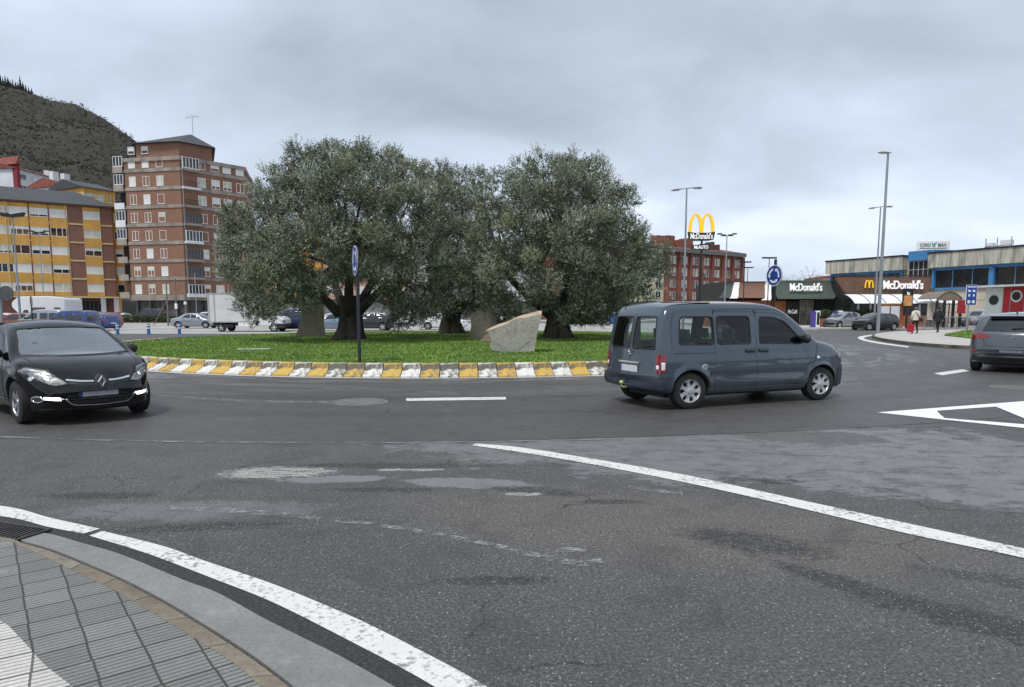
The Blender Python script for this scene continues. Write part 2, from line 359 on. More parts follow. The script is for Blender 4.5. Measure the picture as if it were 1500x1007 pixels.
    crk = a.math('MULTIPLY', a.ramp(cv.outputs['Distance'], [(.002, 1), (.008, 0)]), a.ramp(a.noise(.5, 3, .6), [(.5, 0), (.6, 1)])); c = a.mix(a.math('MULTIPLY', crk, .8), c, (.012, .012, .012))
    a.base(c)
    a.rough(a.math('ADD', a.ramp(mid, [(.2, rbase[0]), (.8, rbase[1])]), a.math('MULTIPLY', sm, -.12)))
    hgt = a.math('ADD', a.math('MULTIPLY', v.outputs['Distance'], -.6), a.math('MULTIPLY', gr, 1.3))
    hgt = a.math('MULTIPLY', hgt, a.math('SUBTRACT', 1.0, a.math('MULTIPLY', sm, .75)))
    a.bump(hgt, .9 if not ring else .5, .014)
    return a.m
A_OLD = asphalt('worn asphalt'); A_RING = asphalt('ring asphalt', ring=True)
def paint(name, col, wear=.55):
    a = N(name, .6); n1 = a.noise(24, 6, .75); n2 = a.noise(3, 4, .6)
    s = a.math('ADD', n1, a.math('MULTIPLY', n2, .5))
    c = a.mix(a.ramp(s, [(wear, 1), (wear+.16, 0)]), col, (.15, .15, .145))
    c = a.mix(a.math('MULTIPLY', a.ramp(n2, [(.4, 0), (.7, 1)]), .25), c, (.42, .41, .38)); a.base(c)
    v = a.vor(90); a.bump(v, .35, .01); return a.m
PW = paint('road paint', (.66, .65, .62), .575); PWN = paint('fresh road paint', (.80, .80, .79), .52)
def worn(name, col, lo, hi, sc=9):        # broken, half gone paint or dust trace
    a = N(name, .7); a.base(a.mix(0.0, col, col)); tr = a.n('ShaderNodeBsdfTransparent'); mx = a.n('ShaderNodeMixShader')
    n = a.noise(sc, 7, .75); a.lk(a.ramp(n, [(lo, 0), (hi, 1)]), mx.inputs[0]); a.lk(tr.outputs[0], mx.inputs[1]); a.lk(a.b.outputs[0], mx.inputs[2])
    o = [x for x in a.t.nodes if x.type == 'OUTPUT_MATERIAL'][0]; a.lk(mx.outputs[0], o.inputs[0]); return a.m
PWORN = worn('worn paint trace', (.30, .30, .30), .47, .66)
mb = MB(); mb.add([(-3000, -200, 0), (3000, -200, 0), (3000, 3500, 0), (-3000, 3500, 0)], [(0, 1, 2, 3)])
tag(mb.build('ground', A_OLD), kind='structure')
# ring road
mb = MB(); n = 192
vs = []
for k in range(n):
    a_ = 2*math.pi*k/n; w = .06*math.sin(5*a_)+.05*math.sin(11*a_+1)
    for r in (IR-.6, OR+w): vs.append((IC.x+r*math.cos(a_), IC.y+r*math.sin(a_), .004))
mb.add(vs, [(2*k, 2*k+1, 2*((k+1) % n)+1, 2*((k+1) % n)) for k in range(n)])
tag(mb.build('ring_road', A_RING), kind='structure')
# pale joint line along the outside of the ring (old edge line)
def arc(r0, r1, a0, a1, n=60, c=IC): return ([(c.x+r0*math.cos(a0+(a1-a0)*k/n), c.y+r0*math.sin(a0+(a1-a0)*k/n)) for k in range(n+1)], [(c.x+r1*math.cos(a0+(a1-a0)*k/n), c.y+r1*math.sin(a0+(a1-a0)*k/n)) for k in range(n+1)])
L, Q = arc(OR-.04, OR+.05, R(245), R(279)); strip('road_marking', L, Q, .007, worn('grey joint trace', (.20, .205, .215), .40, .6, 2), n=1)
L, Q = arc(IR+.44, IR+.57, R(195), R(345), 120); strip('road_marking', L, Q, .008, PW, n=1)
def gp(l): return [tuple(G(*p)[:2]) for p in l]
strip('road_marking', gp([(595, 584.2), (665, 583.2), (741, 582.4)]), gp([(595, 588.2), (665, 587.2), (741, 586.2)]), .008, PW)
strip('road_marking', gp([(1368, 547.5), (1410, 541.5)]), gp([(1380, 550.5), (1420, 544)]), .008, PW, n=2)
strip('road_marking', gp([(1180, 566), (1262, 561)]), gp([(1180, 569), (1262, 564)]), .008, PWORN, n=2)
strip('road_marking', gp([(230, 578), (350, 586), (500, 589)]), gp([(230, 581), (350, 589), (500, 592)]), .008, PWORN, n=6)
# solid line entering from the right
strip('road_marking', gp([(697, 650.5), (760, 656), (850, 670), (1000, 696), (1170, 733), (1330, 768), (1510, 807), (1700, 850)]),
      gp([(692, 653.5), (760, 663), (850, 678), (1000, 707), (1170, 745), (1330, 783), (1510, 821), (1700, 868)]), .006, PW)
# kerbside line, two runs with a step
strip('road_marking', gp([(-160, 730), (0, 742), (75, 760), (147, 776)]), gp([(-160, 742), (0, 757), (70, 773), (122, 783)]), .006, PW)
strip('road_marking', gp([(150, 779), (238, 801), (300, 823), (400, 857), (500, 898), (554, 923), (630, 962), (707, 1004), (850, 1090)]),
      gp([(131, 786), (215, 812), (315, 850), (400, 884), (515, 942), (630, 1004), (760, 1090)]), .006, PW)
# worn traces
strip('road_marking', gp([(250, 742), (400, 750), (560, 768), (700, 792), (790, 812), (850, 822), (880, 818)]), gp([(250, 748), (400, 757), (560, 774), (700, 798), (790, 820), (850, 831), (884, 826)]), .006, PWORN)
strip('road_marking', gp([(860, 806), (835, 803), (800, 806)]), gp([(872, 815), (835, 810), (800, 812)]), .006, PWORN)
strip('road_marking', gp([(920, 712), (1000, 722)]), gp([(920, 716), (1000, 727)]), .006, PWORN)
strip('road_marking', gp([(1290, 512), (1340, 516)]), gp([(1290, 514), (1340, 518)]), .008, PWORN)
# splitter triangle on the right (fresh paint)
def flat(name, poly, z, m):
    mb = MB(); mb.add([(p[0], p[1], z) for p in poly], [tuple(range(len(poly)))]); o = mb.build(name, m)
    b = bmesh.new(); b.from_mesh(o.data); [b.faces.ensure_lookup_table()]
    if b.faces[0].normal.z < 0: bmesh.ops.reverse_faces(b, faces=b.faces)
    b.to_mesh(o.data); b.free(); return tag(o, kind='structure')
flat('road_marking', gp([(1285, 605), (1500, 588.5), (1700, 573), (1700, 578), (1500, 593.5), (1372, 602.5), (1378, 609), (1384, 613.5), (1500, 622.5), (1700, 640), (1700, 646), (1500, 628), (1382, 615.5)]), .008, PWN)
flat('road_marking', gp([(1458, 596.5), (1500, 593.9), (1720, 577.5), (1760, 640), (1500, 614)]), .012, PWN)
# pale old concrete car park beyond the ring on the left, forecourt on the right
a = N('car park concrete', .7)
c = a.ramp(a.noise(.12, 6, .65), [(.3, (.26, .25, .235)), (.7, (.40, .385, .365))])
c = a.mix(a.math('MULTIPLY', a.ramp(a.noise(.8, 6, .7, src=a.map((.4, 2, 1))), [(.5, 0), (.7, 1)]), .5), c, (.20, .195, .185)); a.base(c)
CP = a.m
flat('car_park', [(-120, 50.5), (-20, 50.0), (-8, 52.5), (3, 53), (13, 51), (20, 56), (24, 130), (-160, 130)], .004, CP)
# raised verge strip in front of the apartment blocks
GRASS_FAR = mat('far grass', (.045, .07, .02), .9, var=.4, vscale=.8)
mb = MB(); mb.b2(-45, 20, 94, 96.5, 0, .22); tag(mb.build('verge', GRASS_FAR), kind='structure')
mb = MB(); mb.b2(-45, 20, 93.6, 93.98, 0, .2); tag(mb.build('verge_kerb', mat('kerb concrete', (.26, .25, .23), .85, var=.25, vscale=4)), kind='structure')
# ---- the central island: a low grassed mound
def islz(r): return .27+.16*max(0, 1-(r/(IR-.3))**2)
TURF = N('turf soil', .95); TURF.base(TURF.mix(TURF.noise(1.2, 5, .6), (.05, .10, .015), (.085, .15, .025))); TURF = TURF.m
mb = MB(); nr, na = 30, 120; vs = [(IC.x, IC.y, islz(0))]
for i in range(1, nr+1):
    r = (IR-.28)*i/nr
    for k in range(na):
        a_ = 2*math.pi*k/na; vs.append((IC.x+r*math.cos(a_), IC.y+r*math.sin(a_), islz(r)))
fs = [(0, 1+k, 1+(k+1) % na) for k in range(na)]+[(1+(i-1)*na+k, 1+i*na+k, 1+i*na+(k+1) % na, 1+(i-1)*na+(k+1) % na) for i in range(1, nr) for k in range(na)]
mb.add(vs, fs); isl = mb.build('island_ground', TURF, smooth=True); tag(isl, kind='structure')
# grass blades over the mound (denser towards the camera)
def grass_patch(name, pts, heights, mats, w=.012, z0=None, lean=.4):
    n = len(pts); rng = RNG; a_ = rng.uniform(0, 6.283, n); h = heights; wd = w*rng.uniform(.7, 1.5, n)
    lx = rng.normal(0, lean, n)*h; ly = rng.normal(0, lean, n)*h
    v = np.zeros((n, 3, 3)); ca, sa = np.cos(a_)*wd, np.sin(a_)*wd
    v[:, 0] = pts; v[:, 1] = pts; v[:, 2] = pts
    v[:, 0, 0] -= ca; v[:, 0, 1] -= sa; v[:, 1, 0] += ca; v[:, 1, 1] += sa
    v[:, 2, 0] += lx; v[:, 2, 1] += ly; v[:, 2, 2] += h
    me = np_mesh(name, v.reshape(-1, 3), 3, mats, rng.choice(len(mats), n, p=[.42, .33, .19, .06] if len(mats) == 4 else None)); o = link(name, me); return o
def np_mesh(name, V, k, mats, mi=None):
    me = bpy.data.meshes.new(name); nf = len(V)//k
    me.vertices.add(len(V)); me.vertices.foreach_set('co', np.ascontiguousarray(V, dtype=np.float32).ravel())
    me.loops.add(len(V)); me.loops.foreach_set('vertex_index', np.arange(len(V), dtype=np.int32))
    me.polygons.add(nf); me.polygons.foreach_set('loop_start', np.arange(0, len(V), k, dtype=np.int32))
    for m in mats: me.materials.append(m)
    if mi is not None: me.polygons.foreach_set('material_index', np.asarray(mi, dtype=np.int32))
    me.update(calc_edges=True); return me
GB = [mat('grass blade green', (.115, .225, .020), .5, var=.45, vscale=.7), mat('grass blade light', (.22, .33, .040), .5, var=.35, vscale=.9), mat('grass blade dark', (.07, .145, .016), .55, var=.3, vscale=.6), mat('grass blade dry', (.26, .25, .09), .6, var=.3, vscale=.6)]
n = 260000
th = RNG.uniform(0, 6.283, n*2); rr = (IR-.3)*np.sqrt(RNG.uniform(0, 1, n*2)); gx = IC.x+rr*np.cos(th); gy = IC.y+rr*np.sin(th)
keep = RNG.uniform(0, 1, n*2) < np.clip((19.5/np.maximum(gy, 17))**2.0, .04, 1); gx, gy, rr = gx[keep], gy[keep], rr[keep]
gz = .26+.16*np.clip(1-(rr/(IR-.3))**2, 0, 1)
hh = RNG.uniform(.03, .085, len(gx))*(.8+.5*np.sin(gx*1.7+np.sin(gy*2.1)*2)*.5)*(1+.02*np.maximum(gy-20, 0))
o = grass_patch('grass', np.stack([gx, gy, gz], 1), hh, GB, .012, lean=.5); tag(o, 'bright green mown grass covering the roundabout island', 'grass', kind='stuff')
# ---- kerb blocks round the island, painted yellow and white, sloping face
def kerbmat(name, col, dirt):
    a = N(name, .75); n1 = a.noise(5, 7, .7, src=a.map((1, 1, 1.6))); n2 = a.noise(1.3, 4, .6)
    oi = a.n('ShaderNodeObjectInfo'); ofs = a.math('MULTIPLY', oi.outputs['Random'], .13)
    z = a.n('ShaderNodeSeparateXYZ'); a.lk(a.co, z.inputs[0])
    zr = a.ramp(z.outputs[2], [(.0, 0), (.10, .0), (.20, .16), (.30, .08)])
    s = a.math('ADD', a.math('ADD', n1, ofs), zr)
    c = a.mix(a.ramp(s, [(dirt, 0), (dirt+.14, 1)]), col, (.075, .068, .05)); c = a.mix(a.math('MULTIPLY', n2, .35), c, (.30, .28, .22)); a.base(c); a.bump(n1, .4, .01); return a.m
KY = kerbmat('yellow kerb paint', (.56, .34, .035), .595); KW = kerbmat('white kerb paint', (.70, .69, .65), .565)
NK = 200; da = 2*math.pi/NK; prof = [(IR+.34, 0), (IR+.33, .04), (IR+.22, .08), (IR+.12, .14), (IR+.05, .20), (IR+.015, .27), (IR+.0, .31), (IR-.03, .325), (IR-.27, .325), (IR-.27, 0)]
def kerb_mesh(m):
    mb = MB(); vs = []; n_ = 5; gp_ = .012/IR
    for i in range(n_):
        a_ = gp_+(da-2*gp_)*i/(n_-1)-da/2
        vs += [((r)*math.sin(a_), IR-(r)*math.cos(a_), z) for r, z in prof]
    k = len(prof); fs = [(i*k+j, i*k+(j+1) % k, (i+1)*k+(j+1) % k, (i+1)*k+j) for i in range(n_-1) for j in range(k)]
    fs += [tuple(range(k))[::-1], tuple((n_-1)*k+j for j in range(k))]; mb.add(vs, fs); return mb.mesh('kerb_block', m)
KM = [kerb_mesh(KY), kerb_mesh(KW)]
for q in KM:
    b = bmesh.new(); b.from_mesh(q); bmesh.ops.recalc_face_normals(b, faces=b.faces); b.to_mesh(q); b.free()
for k in range(NK):
    a_ = (k+.5)*da-math.pi/2                       # angle of block centre, 0 = towards +x
    dirv = Vector((math.cos(a_), math.sin(a_), 0))
    if not (dirv.y < .12): continue
    w = k % 2
    o = link('kerb_block', KM[w], None, IC+dirv*IR, a_+math.pi/2)
    tag(o, 'white painted concrete kerb block with a sloping face at the edge of the island grass' if w else 'yellow painted concrete kerb block with a sloping face at the edge of the island grass', 'kerb block', 'yellow and white kerb blocks around the island')
mb = MB(); vs = []
for k in range(81):
    a_ = R(5)+R(170)*k/80; vs += [(IC.x+r*math.cos(a_), IC.y+r*math.sin(a_), z) for r, z in ((IR-.27, 0), (IR-.27, .30), (IR-.02, .30), (IR+.03, 0))]
mb.add(vs, [(4*i+j, 4*i+j+1, 4*i+5+j, 4*i+4+j) for i in range(80) for j in range(3)]); tag(mb.build('island_kerb', mat('old dark kerb', (.10, .09, .075), .9, var=.3)), kind='structure')
# ---- foreground pavement
PZ = .11
gut_o = gp([(-160, 745), (0, 775), (69, 783.5), (115, 796), (179, 815), (269, 852), (319, 871), (384, 907), (442, 936), (500, 965), (600, 1022), (740, 1110)])
kerb_o = gp([(-160, 765), (0, 786), (38, 796), (79, 808), (131, 829), (188, 854), (246, 885), (304, 920), (369, 962), (427, 1006), (500, 1065), (580, 1140)])
def gz_(l, z): return [tuple(G(p[0], p[1], z)[:2]) for p in l]
kerb_t = gz_([(-160, 765), (0, 786), (38, 796), (79, 808), (131, 829), (188, 854), (246, 885), (304, 920), (369, 962), (427, 1006), (500, 1065), (580, 1140)], PZ)
tile_o = gz_([(-160, 770), (0, 791), (28, 800), (58, 812), (115, 839), (165, 863), (215, 892), (269, 925), (338, 968), (382, 1006), (440, 1065), (510, 1140)], PZ)
white_o = gz_([(-200, 850), (-60, 885), (0, 908), (27, 931), (65, 972), (108, 1007), (160, 1060), (220, 1140)], PZ)
far_l = [(p[0]-6, p[1]-.8) for p in white_o]
a = N('gutter concrete', .85); n1 = a.noise(1.6, 6, .65); n2 = a.noise(60, 4, .7); c = a.ramp(n1, [(.3, (.17, .17, .165)), (.7, (.26, .26, .25))])
c = a.mix(a.math('MULTIPLY', a.ramp(n2, [(.4, 1), (.6, 0)]), .35), c, (.09, .09, .085)); c = a.mix(a.math('MULTIPLY', a.ramp(a.noise(4, 6, .7), [(.58, 0), (.7, 1)]), .4), c, (.36, .355, .34))
a.base(c); a.bump(n2, .35, .006); GUT = a.m
strip('gutter', gut_o, kerb_o, .010, GUT, thick=.02)
a = N('dark seam asphalt', .9); n2 = a.noise(50, 5, .75); a.base(a.ramp(n2, [(.3, (.018, .018, .018)), (.55, (.06, .06, .058)), (.75, (.14, .138, .132))])); a.bump(n2, 1, .03)
seam_in = gp([(-160, 740), (0, 754), (75, 771), (131, 782), (215, 806), (315, 843), (400, 876), (515, 932), (630, 994), (760, 1080)])
strip('asphalt_seam', seam_in, gut_o, .003, a.m)
# kerb stones: each stone one thing
a = N('brown kerb stone', .8); n1 = a.noise(7, 6, .7); oi = a.n('ShaderNodeObjectInfo')
c = a.ramp(a.math('ADD', n1, a.math('MULTIPLY', oi.outputs['Random'], .2)), [(.3, (.13, .105, .075)), (.6, (.20, .165, .12)), (.85, (.26, .235, .19))]); c = a.mix(a.math('MULTIPLY', a.ramp(a.noise(45, 4, .7), [(.4, 1), (.6, 0)]), .3), c, (.06, .055, .045))
a.base(c); a.bump(a.noise(45, 4, .7), .4, .006); KS = a.m
KT, KB, TO = smooth_line([(p[0], p[1], 0) for p in kerb_t], 12), smooth_line([(p[0], p[1], 0) for p in kerb_o], 12), smooth_line([(p[0], p[1], 0) for p in tile_o], 12)
s = [0]
for i in range(1, len(KT)): s.append(s[-1]+(KT[i]-KT[i-1]).length)
def samp(L_, S_, q):
    for i in range(1, len(S_)):
        if S_[i] >= q: return L_[i-1].lerp(L_[i], (q-S_[i-1])/max(1e-6, S_[i]-S_[i-1]))
    return L_[-1]
q = 0; stone_len = .42; first = True
while q < s[-1]-.02:
    e_ = min(q+stone_len, s[-1]); mbk = MB(); vs = []; kk = 6; ctr = samp(KT, s, (q+e_)/2)
    for i in range(kk):
        t = q+.004+(e_-q-.008)*i/(kk-1); a1, b1, c1_ = samp(KT, s, t), samp(KB, s, t), samp(TO, s, t)
        out_ = (a1-c1_).normalized()
        for P, z in ((a1+out_*.015, 0), (a1+out_*.005, PZ-.02), (a1-out_*.012, PZ), (c1_, PZ), (c1_, 0)): vs.append((P.x-ctr.x, P.y-ctr.y, z))
    mbk.add(vs, [(5*i+j, 5*i+j+1, 5*i+6+j, 5*i+5+j) for i in range(kk-1) for j in range(4)]+[(0, 1, 2, 3, 4), tuple(5*kk-1-j for j in range(5))])
    b = bmesh.new(); me = mbk.mesh('kerb_stone', KS, True); b.from_mesh(me); bmesh.ops.recalc_face_normals(b, faces=b.faces); b.to_mesh(me); b.free(); me.set_sharp_from_angle(angle=R(50))
    tag(link('kerb_stone', me, None, ctr), 'brownish concrete kerb stone between grey ribbed paving and gutter', 'kerb stone', 'brown kerb stones along the near pavement')
    q = e_
def tiles(name, col, colj, rot, ribs, tile, off):
    a = N(name, .85); co = a.map((1, 1, 1), (0, 0, rot), off)
    sp = a.n('ShaderNodeSeparateXYZ'); a.lk(co, sp.inputs[0])
    def saw(v, per, w, wob=0):
        f = a.math('FRACT', a.math('DIVIDE', v, per)); d = a.math('ABSOLUTE', a.math('SUBTRACT', f, .5))       # .5 at joint
        mr = a.n('ShaderNodeMapRange'); mr.interpolation_type = 'SMOOTHSTEP'; mr.inputs['From Min'].default_value = .5-w/per; mr.inputs['From Max'].default_value = .5-w/per*.35; a.lk(d, mr.inputs['Value']); return mr.outputs[0]
    wob = a.math('MULTIPLY', a.math('SUBTRACT', a.noise(9, 3, .6), .5), .006)
    X_, Y_ = a.math('ADD', sp.outputs[0], wob), a.math('ADD', sp.outputs[1], wob)
    row = a.math('FLOOR', a.math('DIVIDE', Y_, tile)); X2 = a.math('ADD', X_, a.math('MULTIPLY', a.math('MODULO', row, 2.0), tile*.015))
    j = a.math('MAXIMUM', saw(X2, tile, .006), saw(Y_, tile, .010)); rb = saw(Y_, ribs, .0045)
    # every tile its own tone
    cell = a.n('ShaderNodeCombineXYZ'); a.lk(a.math('FLOOR', a.math('DIVIDE', X2, tile)), cell.inputs[0]); a.lk(row, cell.inputs[1])
    wnz = a.n('ShaderNodeTexWhiteNoise'); a.lk(cell.outputs[0], wnz.inputs[0])
    n1 = a.noise(3, 6, .7); nf = a.noise(90, 4, .7)
    c = a.mix(a.math('ADD', a.math('MULTIPLY', wnz.outputs['Value'], .5), a.math('MULTIPLY', n1, .6)), [q*.72 for q in col], [q*1.25 for q in col])
    c = a.mix(a.math('MULTIPLY', a.ramp(nf, [(.38, 1), (.6, 0)]), .35), c, [q*.45 for q in col])
    c = a.mix(a.math('MULTIPLY', a.ramp(a.noise(5, 7, .75), [(.60, 0), (.70, 1)]), .35), c, (.45, .44, .41))
    c = a.mix(a.math('MULTIPLY', rb, .85), c, colj); c = a.mix(a.math('MULTIPLY', j, .8), c, (.022, .021, .015)); a.base(c)
    h = a.math('SUBTRACT', a.math('MULTIPLY', nf, .25), a.math('MAXIMUM', a.math('MULTIPLY', rb, .8), j)); a.bump(h, .8, .008); return a.m
strip('pavement', tile_o, white_o, PZ-.002, tiles('grey ribbed paving', (.19, .195, .185), (.05, .05, .045), R(-38), .034, .204, (.1, .05, 0)), thick=.1)
strip('pavement', white_o, far_l, PZ-.003, tiles('white ribbed paving', (.50, .48, .45), (.16, .15, .13), R(-33), .036, .216, (0, 0, 0)), thick=.1)
# ---- drain grate by the kerb
gc = G(8, 779, .01); dr = empty('drain_grate', (gc.x, gc.y, .012), R(-20), 'slotted rusty iron drain grate against the brown kerb', 'drain grate')
mb = MB(); mb.b2(-.30, .30, -.14, -.115, 0, .012); mb.b2(-.30, .30, .115, .14, 0, .012); mb.b2(-.30, -.275, -.115, .115, 0, .012); mb.b2(.275, .30, -.115, .115, 0, .012)
IRON = mat('cast iron', (.06, .055, .05), .6, .4, var=.4, vscale=8); mb.build('grate_frame', IRON, dr)
mb = MB()
for k in range(13): mb.box((-.25+k*.0415, 0, .005), (.014, .225, .008), rz=.25)
mb.build('grate_bars', IRON, dr); mb = MB(); mb.b2(-.27, .27, -.11, .11, .0, .0015); mb.build('drain_shaft', mat('drain black', (.004, .004, .004), .9), dr)
# ---- manhole covers set in the ring road
def manhole(px, py, r, lab, m):
    c = G(px, py); t = empty('manhole_cover', (c.x, c.y, .004), 0, lab, 'manhole cover')
    mb = MB(); mb.lathe([(0, .006), (r*.78, .006), (r*.8, .002)], 40); mb.build('cover', m, t)
    mb = MB(); mb.lathe([(r*.82, .002), (r*.84, .009), (r*.98, .009), (r, .001)], 40); mb.build('rim', mat('manhole rim', (.12, .115, .105), .7, var=.3), t); return t
manhole(527, 589.5, .52, 'round pale manhole cover in the ring road in front of the painted kerb', mat('pale iron cover', (.15, .15, .145), .65, .2, var=.35, vscale=6, bump=.6, bscale=60))
manhole(1485, 568.5, .45, 'round grey manhole cover in the road below the grey hatchback', mat('grey iron cover', (.12, .12, .118), .65, .2, var=.3, vscale=6, bump=.6, bscale=60))
# loose gravel scattered on the road
peb = []
for i in range(2600):
    if i % 3: px, py = random.uniform(560, 1500), random.gauss(672, 34)
    else: px, py = random.uniform(0, 1500), random.uniform(640, 1000)
    if py < 606: continue
    g = G(px, py); peb.append((g.x, g.y))
PEB = mat('loose gravel', (.05, .048, .045), .8, col2=(.26, .24, .21), vscale=2.5)
mb = MB()
for x, y in peb:
    if y < 3.6 and x < -.3: continue
    r = random.choice((.003, .004, .005, .006, .009)); a_ = random.random()*6; h = r*random.uniform(.6, 1.1)
    p = [(x+r*math.cos(a_+k*1.57)*random.uniform(.6, 1.2), y+r*math.sin(a_+k*1.57)*random.uniform(.6, 1.2), .0) for k in range(4)]
    mb.add(p+[(x, y, h)], [(0, 1, 4), (1, 2, 4), (2, 3, 4), (3, 0, 4)])
tag(mb.build('gravel', PEB), 'loose gravel scattered over the worn asphalt', 'gravel', kind='stuff')
# ---- right-hand pavement island and far pavement
PAVE = N('pale paving', .8); c = PAVE.ramp(PAVE.noise(.5, 6, .65), [(.3, (.36, .345, .315)), (.7, (.46, .44, .41))]); bt = PAVE.n('ShaderNodeTexBrick'); bt.inputs['Scale'].default_value = 2.5; bt.inputs['Mortar Size'].default_value = .01; PAVE.lk(PAVE.co, bt.inputs['Vector'])
c = PAVE.mix(PAVE.math('MULTIPLY', bt.outputs['Fac'], .5), c, (.15, .14, .13)); PAVE.base(c); PAVE = PAVE.m
KC = mat('mossy kerb', (.10, .095, .07), .9, var=.45, vscale=2)
edge = [G(x, y, 0) for x, y in ((1500, 517), (1440, 513), (1410, 511.5), (1370, 509), (1330, 505.5), (1300, 501.5), (1283, 498), (1277, 495), (1281, 492), (1300, 489.5), (1340, 487), (1380, 486), (1420, 485.5), (1500, 484.8))]
ed = [(p.x, p.y) for p in edge]; ed = [(ed[0][0]+12, ed[0][1]-4.5)]+ed+[(ed[-1][0]+16, ed[-1][1]+1)]
L = smooth_line([(p[0], p[1], 0) for p in ed], 5); poly = [(p.x, p.y) for p in L]; cx = sum(p[0] for p in poly)/len(poly); cy = sum(p[1] for p in poly)/len(poly)
mb = MB(); mb.prism(poly, 0, .15); tag(mb.build('pavement_island', [KC]), kind='structure')
inn = []
for i, p in enumerate(poly):
    a1 = Vector(poly[max(i-1, 0)]); b1 = Vector(poly[min(i+1, len(poly)-1)]); t = (b1-a1).normalized(); inn.append((p[0]+t.y*.16, p[1]-t.x*.16))
if sum((q[0]-cx)**2+(q[1]-cy)**2 for q in inn) > sum((q[0]-cx)**2+(q[1]-cy)**2 for q in poly):
    inn = [(2*p[0]-q[0], 2*p[1]-q[1]) for p, q in zip(poly, inn)]
mb = MB(); mb.prism(inn, .1, .154); tag(mb.build('pavement', PAVE), kind='structure')
def lawn(name, poly, z, n, lab, h=.12):
    mb = MB(); mb.prism(poly, z-.05, z); tag(mb.build('lawn_soil', TURF), kind='structure')
    xs = [p[0] for p in poly]; ys = [p[1] for p in poly]; P = []
    while len(P) < n:
        x, y = random.uniform(min(xs), max(xs)), random.uniform(min(ys), max(ys)); ins = False
        for i in range(len(poly)):
            a1, b1 = poly[i-1], poly[i]
            if (a1[1] > y) != (b1[1] > y) and x < (b1[0]-a1[0])*(y-a1[1])/(b1[1]-a1[1])+a1[0]: ins = not ins
        if ins: P.append((x, y, z))
    P = np.array(P); o = grass_patch('grass', P, RNG.uniform(.5*h, h*1.3, len(P)), GB, .02); return tag(o, lab, 'grass', kind='stuff')
lawn('grass', [tuple(G(x, y, .2)[:2]) for x, y in ((1383, 491), (1412, 485.5), (1500, 484), (1560, 486), (1560, 498), (1440, 497))][::1], .2, 12000, 'small green grass bed on the right pavement behind the grey hatchback')
# edge line round the pavement island, tip line
strip('road_marking', gp([(1300, 488.8), (1270, 491.5), (1257, 494.5), (1262, 498.5), (1285, 503.5), (1330, 509.5)]), gp([(1303, 490), (1277, 492.5), (1266, 495), (1270, 498), (1290, 502), (1332, 508)]), .008, PW)
# forecourt pavement before the restaurant
FC = [(20.5, 63.5), (27, 60.5), (60, 60.5), (90, 50), (120, 60), (120, 130), (24.5, 130), (22, 76)]
mb = MB(); mb.prism(FC, 0, .13); tag(mb.build('far_pavement', [PAVE]), kind='structure')
# ================================================================ VEHICLES
def pch(pts):
    xs = np.array([p[0] for p in pts], float); ys = np.array([p[1] for p in pts], float)
    h = np.diff(xs); d = np.diff(ys)/h; m = np.zeros(len(xs)); m[0] = d[0]; m[-1] = d[-1]
    for i in range(1, len(xs)-1):
        if d[i-1]*d[i] > 0: w1, w2 = 2*h[i]+h[i-1], h[i]+2*h[i-1]; m[i] = (w1+w2)/(w1/d[i-1]+w2/d[i])
    def f(x):
        x = min(max(x, xs[0]), xs[-1]); i = min(int(np.searchsorted(xs, x, 'right'))-1, len(xs)-2); t = (x-xs[i])/h[i]
        return float((2*t**3-3*t*t+1)*ys[i]+(t**3-2*t*t+t)*h[i]*m[i]+(3*t*t-2*t**3)*ys[i+1]+(t**3-t*t)*h[i]*m[i+1])
    return f
def sstep(t): t = min(max(t, 0), 1); return t*t*(3-2*t)
def carpaint(name, col, rough=.28, metal=.3, coat=1.0, dirt=.5):
    a = N(name, rough); a.b.inputs['Metallic'].default_value = metal; a.b.inputs['Coat Weight'].default_value = coat; a.b.inputs['Coat Roughness'].default_value = .06
    n = a.noise(2.2, 5, .6); c = a.mix(n, [q*.9 for q in col], [q*1.1 for q in col])
    z = a.n('ShaderNodeSeparateXYZ'); a.lk(a.co, z.inputs[0]); d = a.math('MULTIPLY', a.ramp(a.math('ADD', z.outputs[2], a.math('MULTIPLY', a.noise(6, 5, .7), .25)), [(.25, 1), (.75, 0)]), dirt)
    a.base(a.mix(a.math('MULTIPLY', d, .35), c, (.10, .09, .08))); a.rough(a.math('ADD', a.math('MULTIPLY', d, .3), rough)); return a.m
def glassmat(name, tint, refl=1.0, base=.04):
    m = bpy.data.materials.new(name); m.use_nodes = True; t = m.node_tree; t.nodes.clear()
    o = t.nodes.new('ShaderNodeOutputMaterial'); tr = t.nodes.new('ShaderNodeBsdfTransparent'); tr.inputs[0].default_value = (*tint, 1)
    g = t.nodes.new('ShaderNodeBsdfGlossy'); g.inputs['Roughness'].default_value = .03; g.inputs[0].default_value = (.92, .96, .97, 1)
    f = t.nodes.new('ShaderNodeFresnel'); f.inputs[0].default_value = 1.52; mr = t.nodes.new('ShaderNodeMath'); mr.operation = 'MULTIPLY_ADD'; mr.inputs[1].default_value = refl; mr.inputs[2].default_value = base; mr.use_clamp = True
    mx = t.nodes.new('ShaderNodeMixShader'); t.links.new(f.outputs[0], mr.inputs[0]); t.links.new(mr.outputs[0], mx.inputs[0]); t.links.new(tr.outputs[0], mx.inputs[1]); t.links.new(g.outputs[0], mx.inputs[2]); t.links.new(mx.outputs[0], o.inputs[0])
    return m
GLASS = glassmat('car glass', (.80, .87, .84), .9, .0); GLASS_W = glassmat('windscreen glass', (.85, .92, .90), 1.7, .20); GLASS_D = glassmat('dark car glass', (.22, .25, .25), 1.2, .06)
OPQ = mat('far car glass', (.012, .015, .017), .06, coat=.5, var=.1, spec=.8)
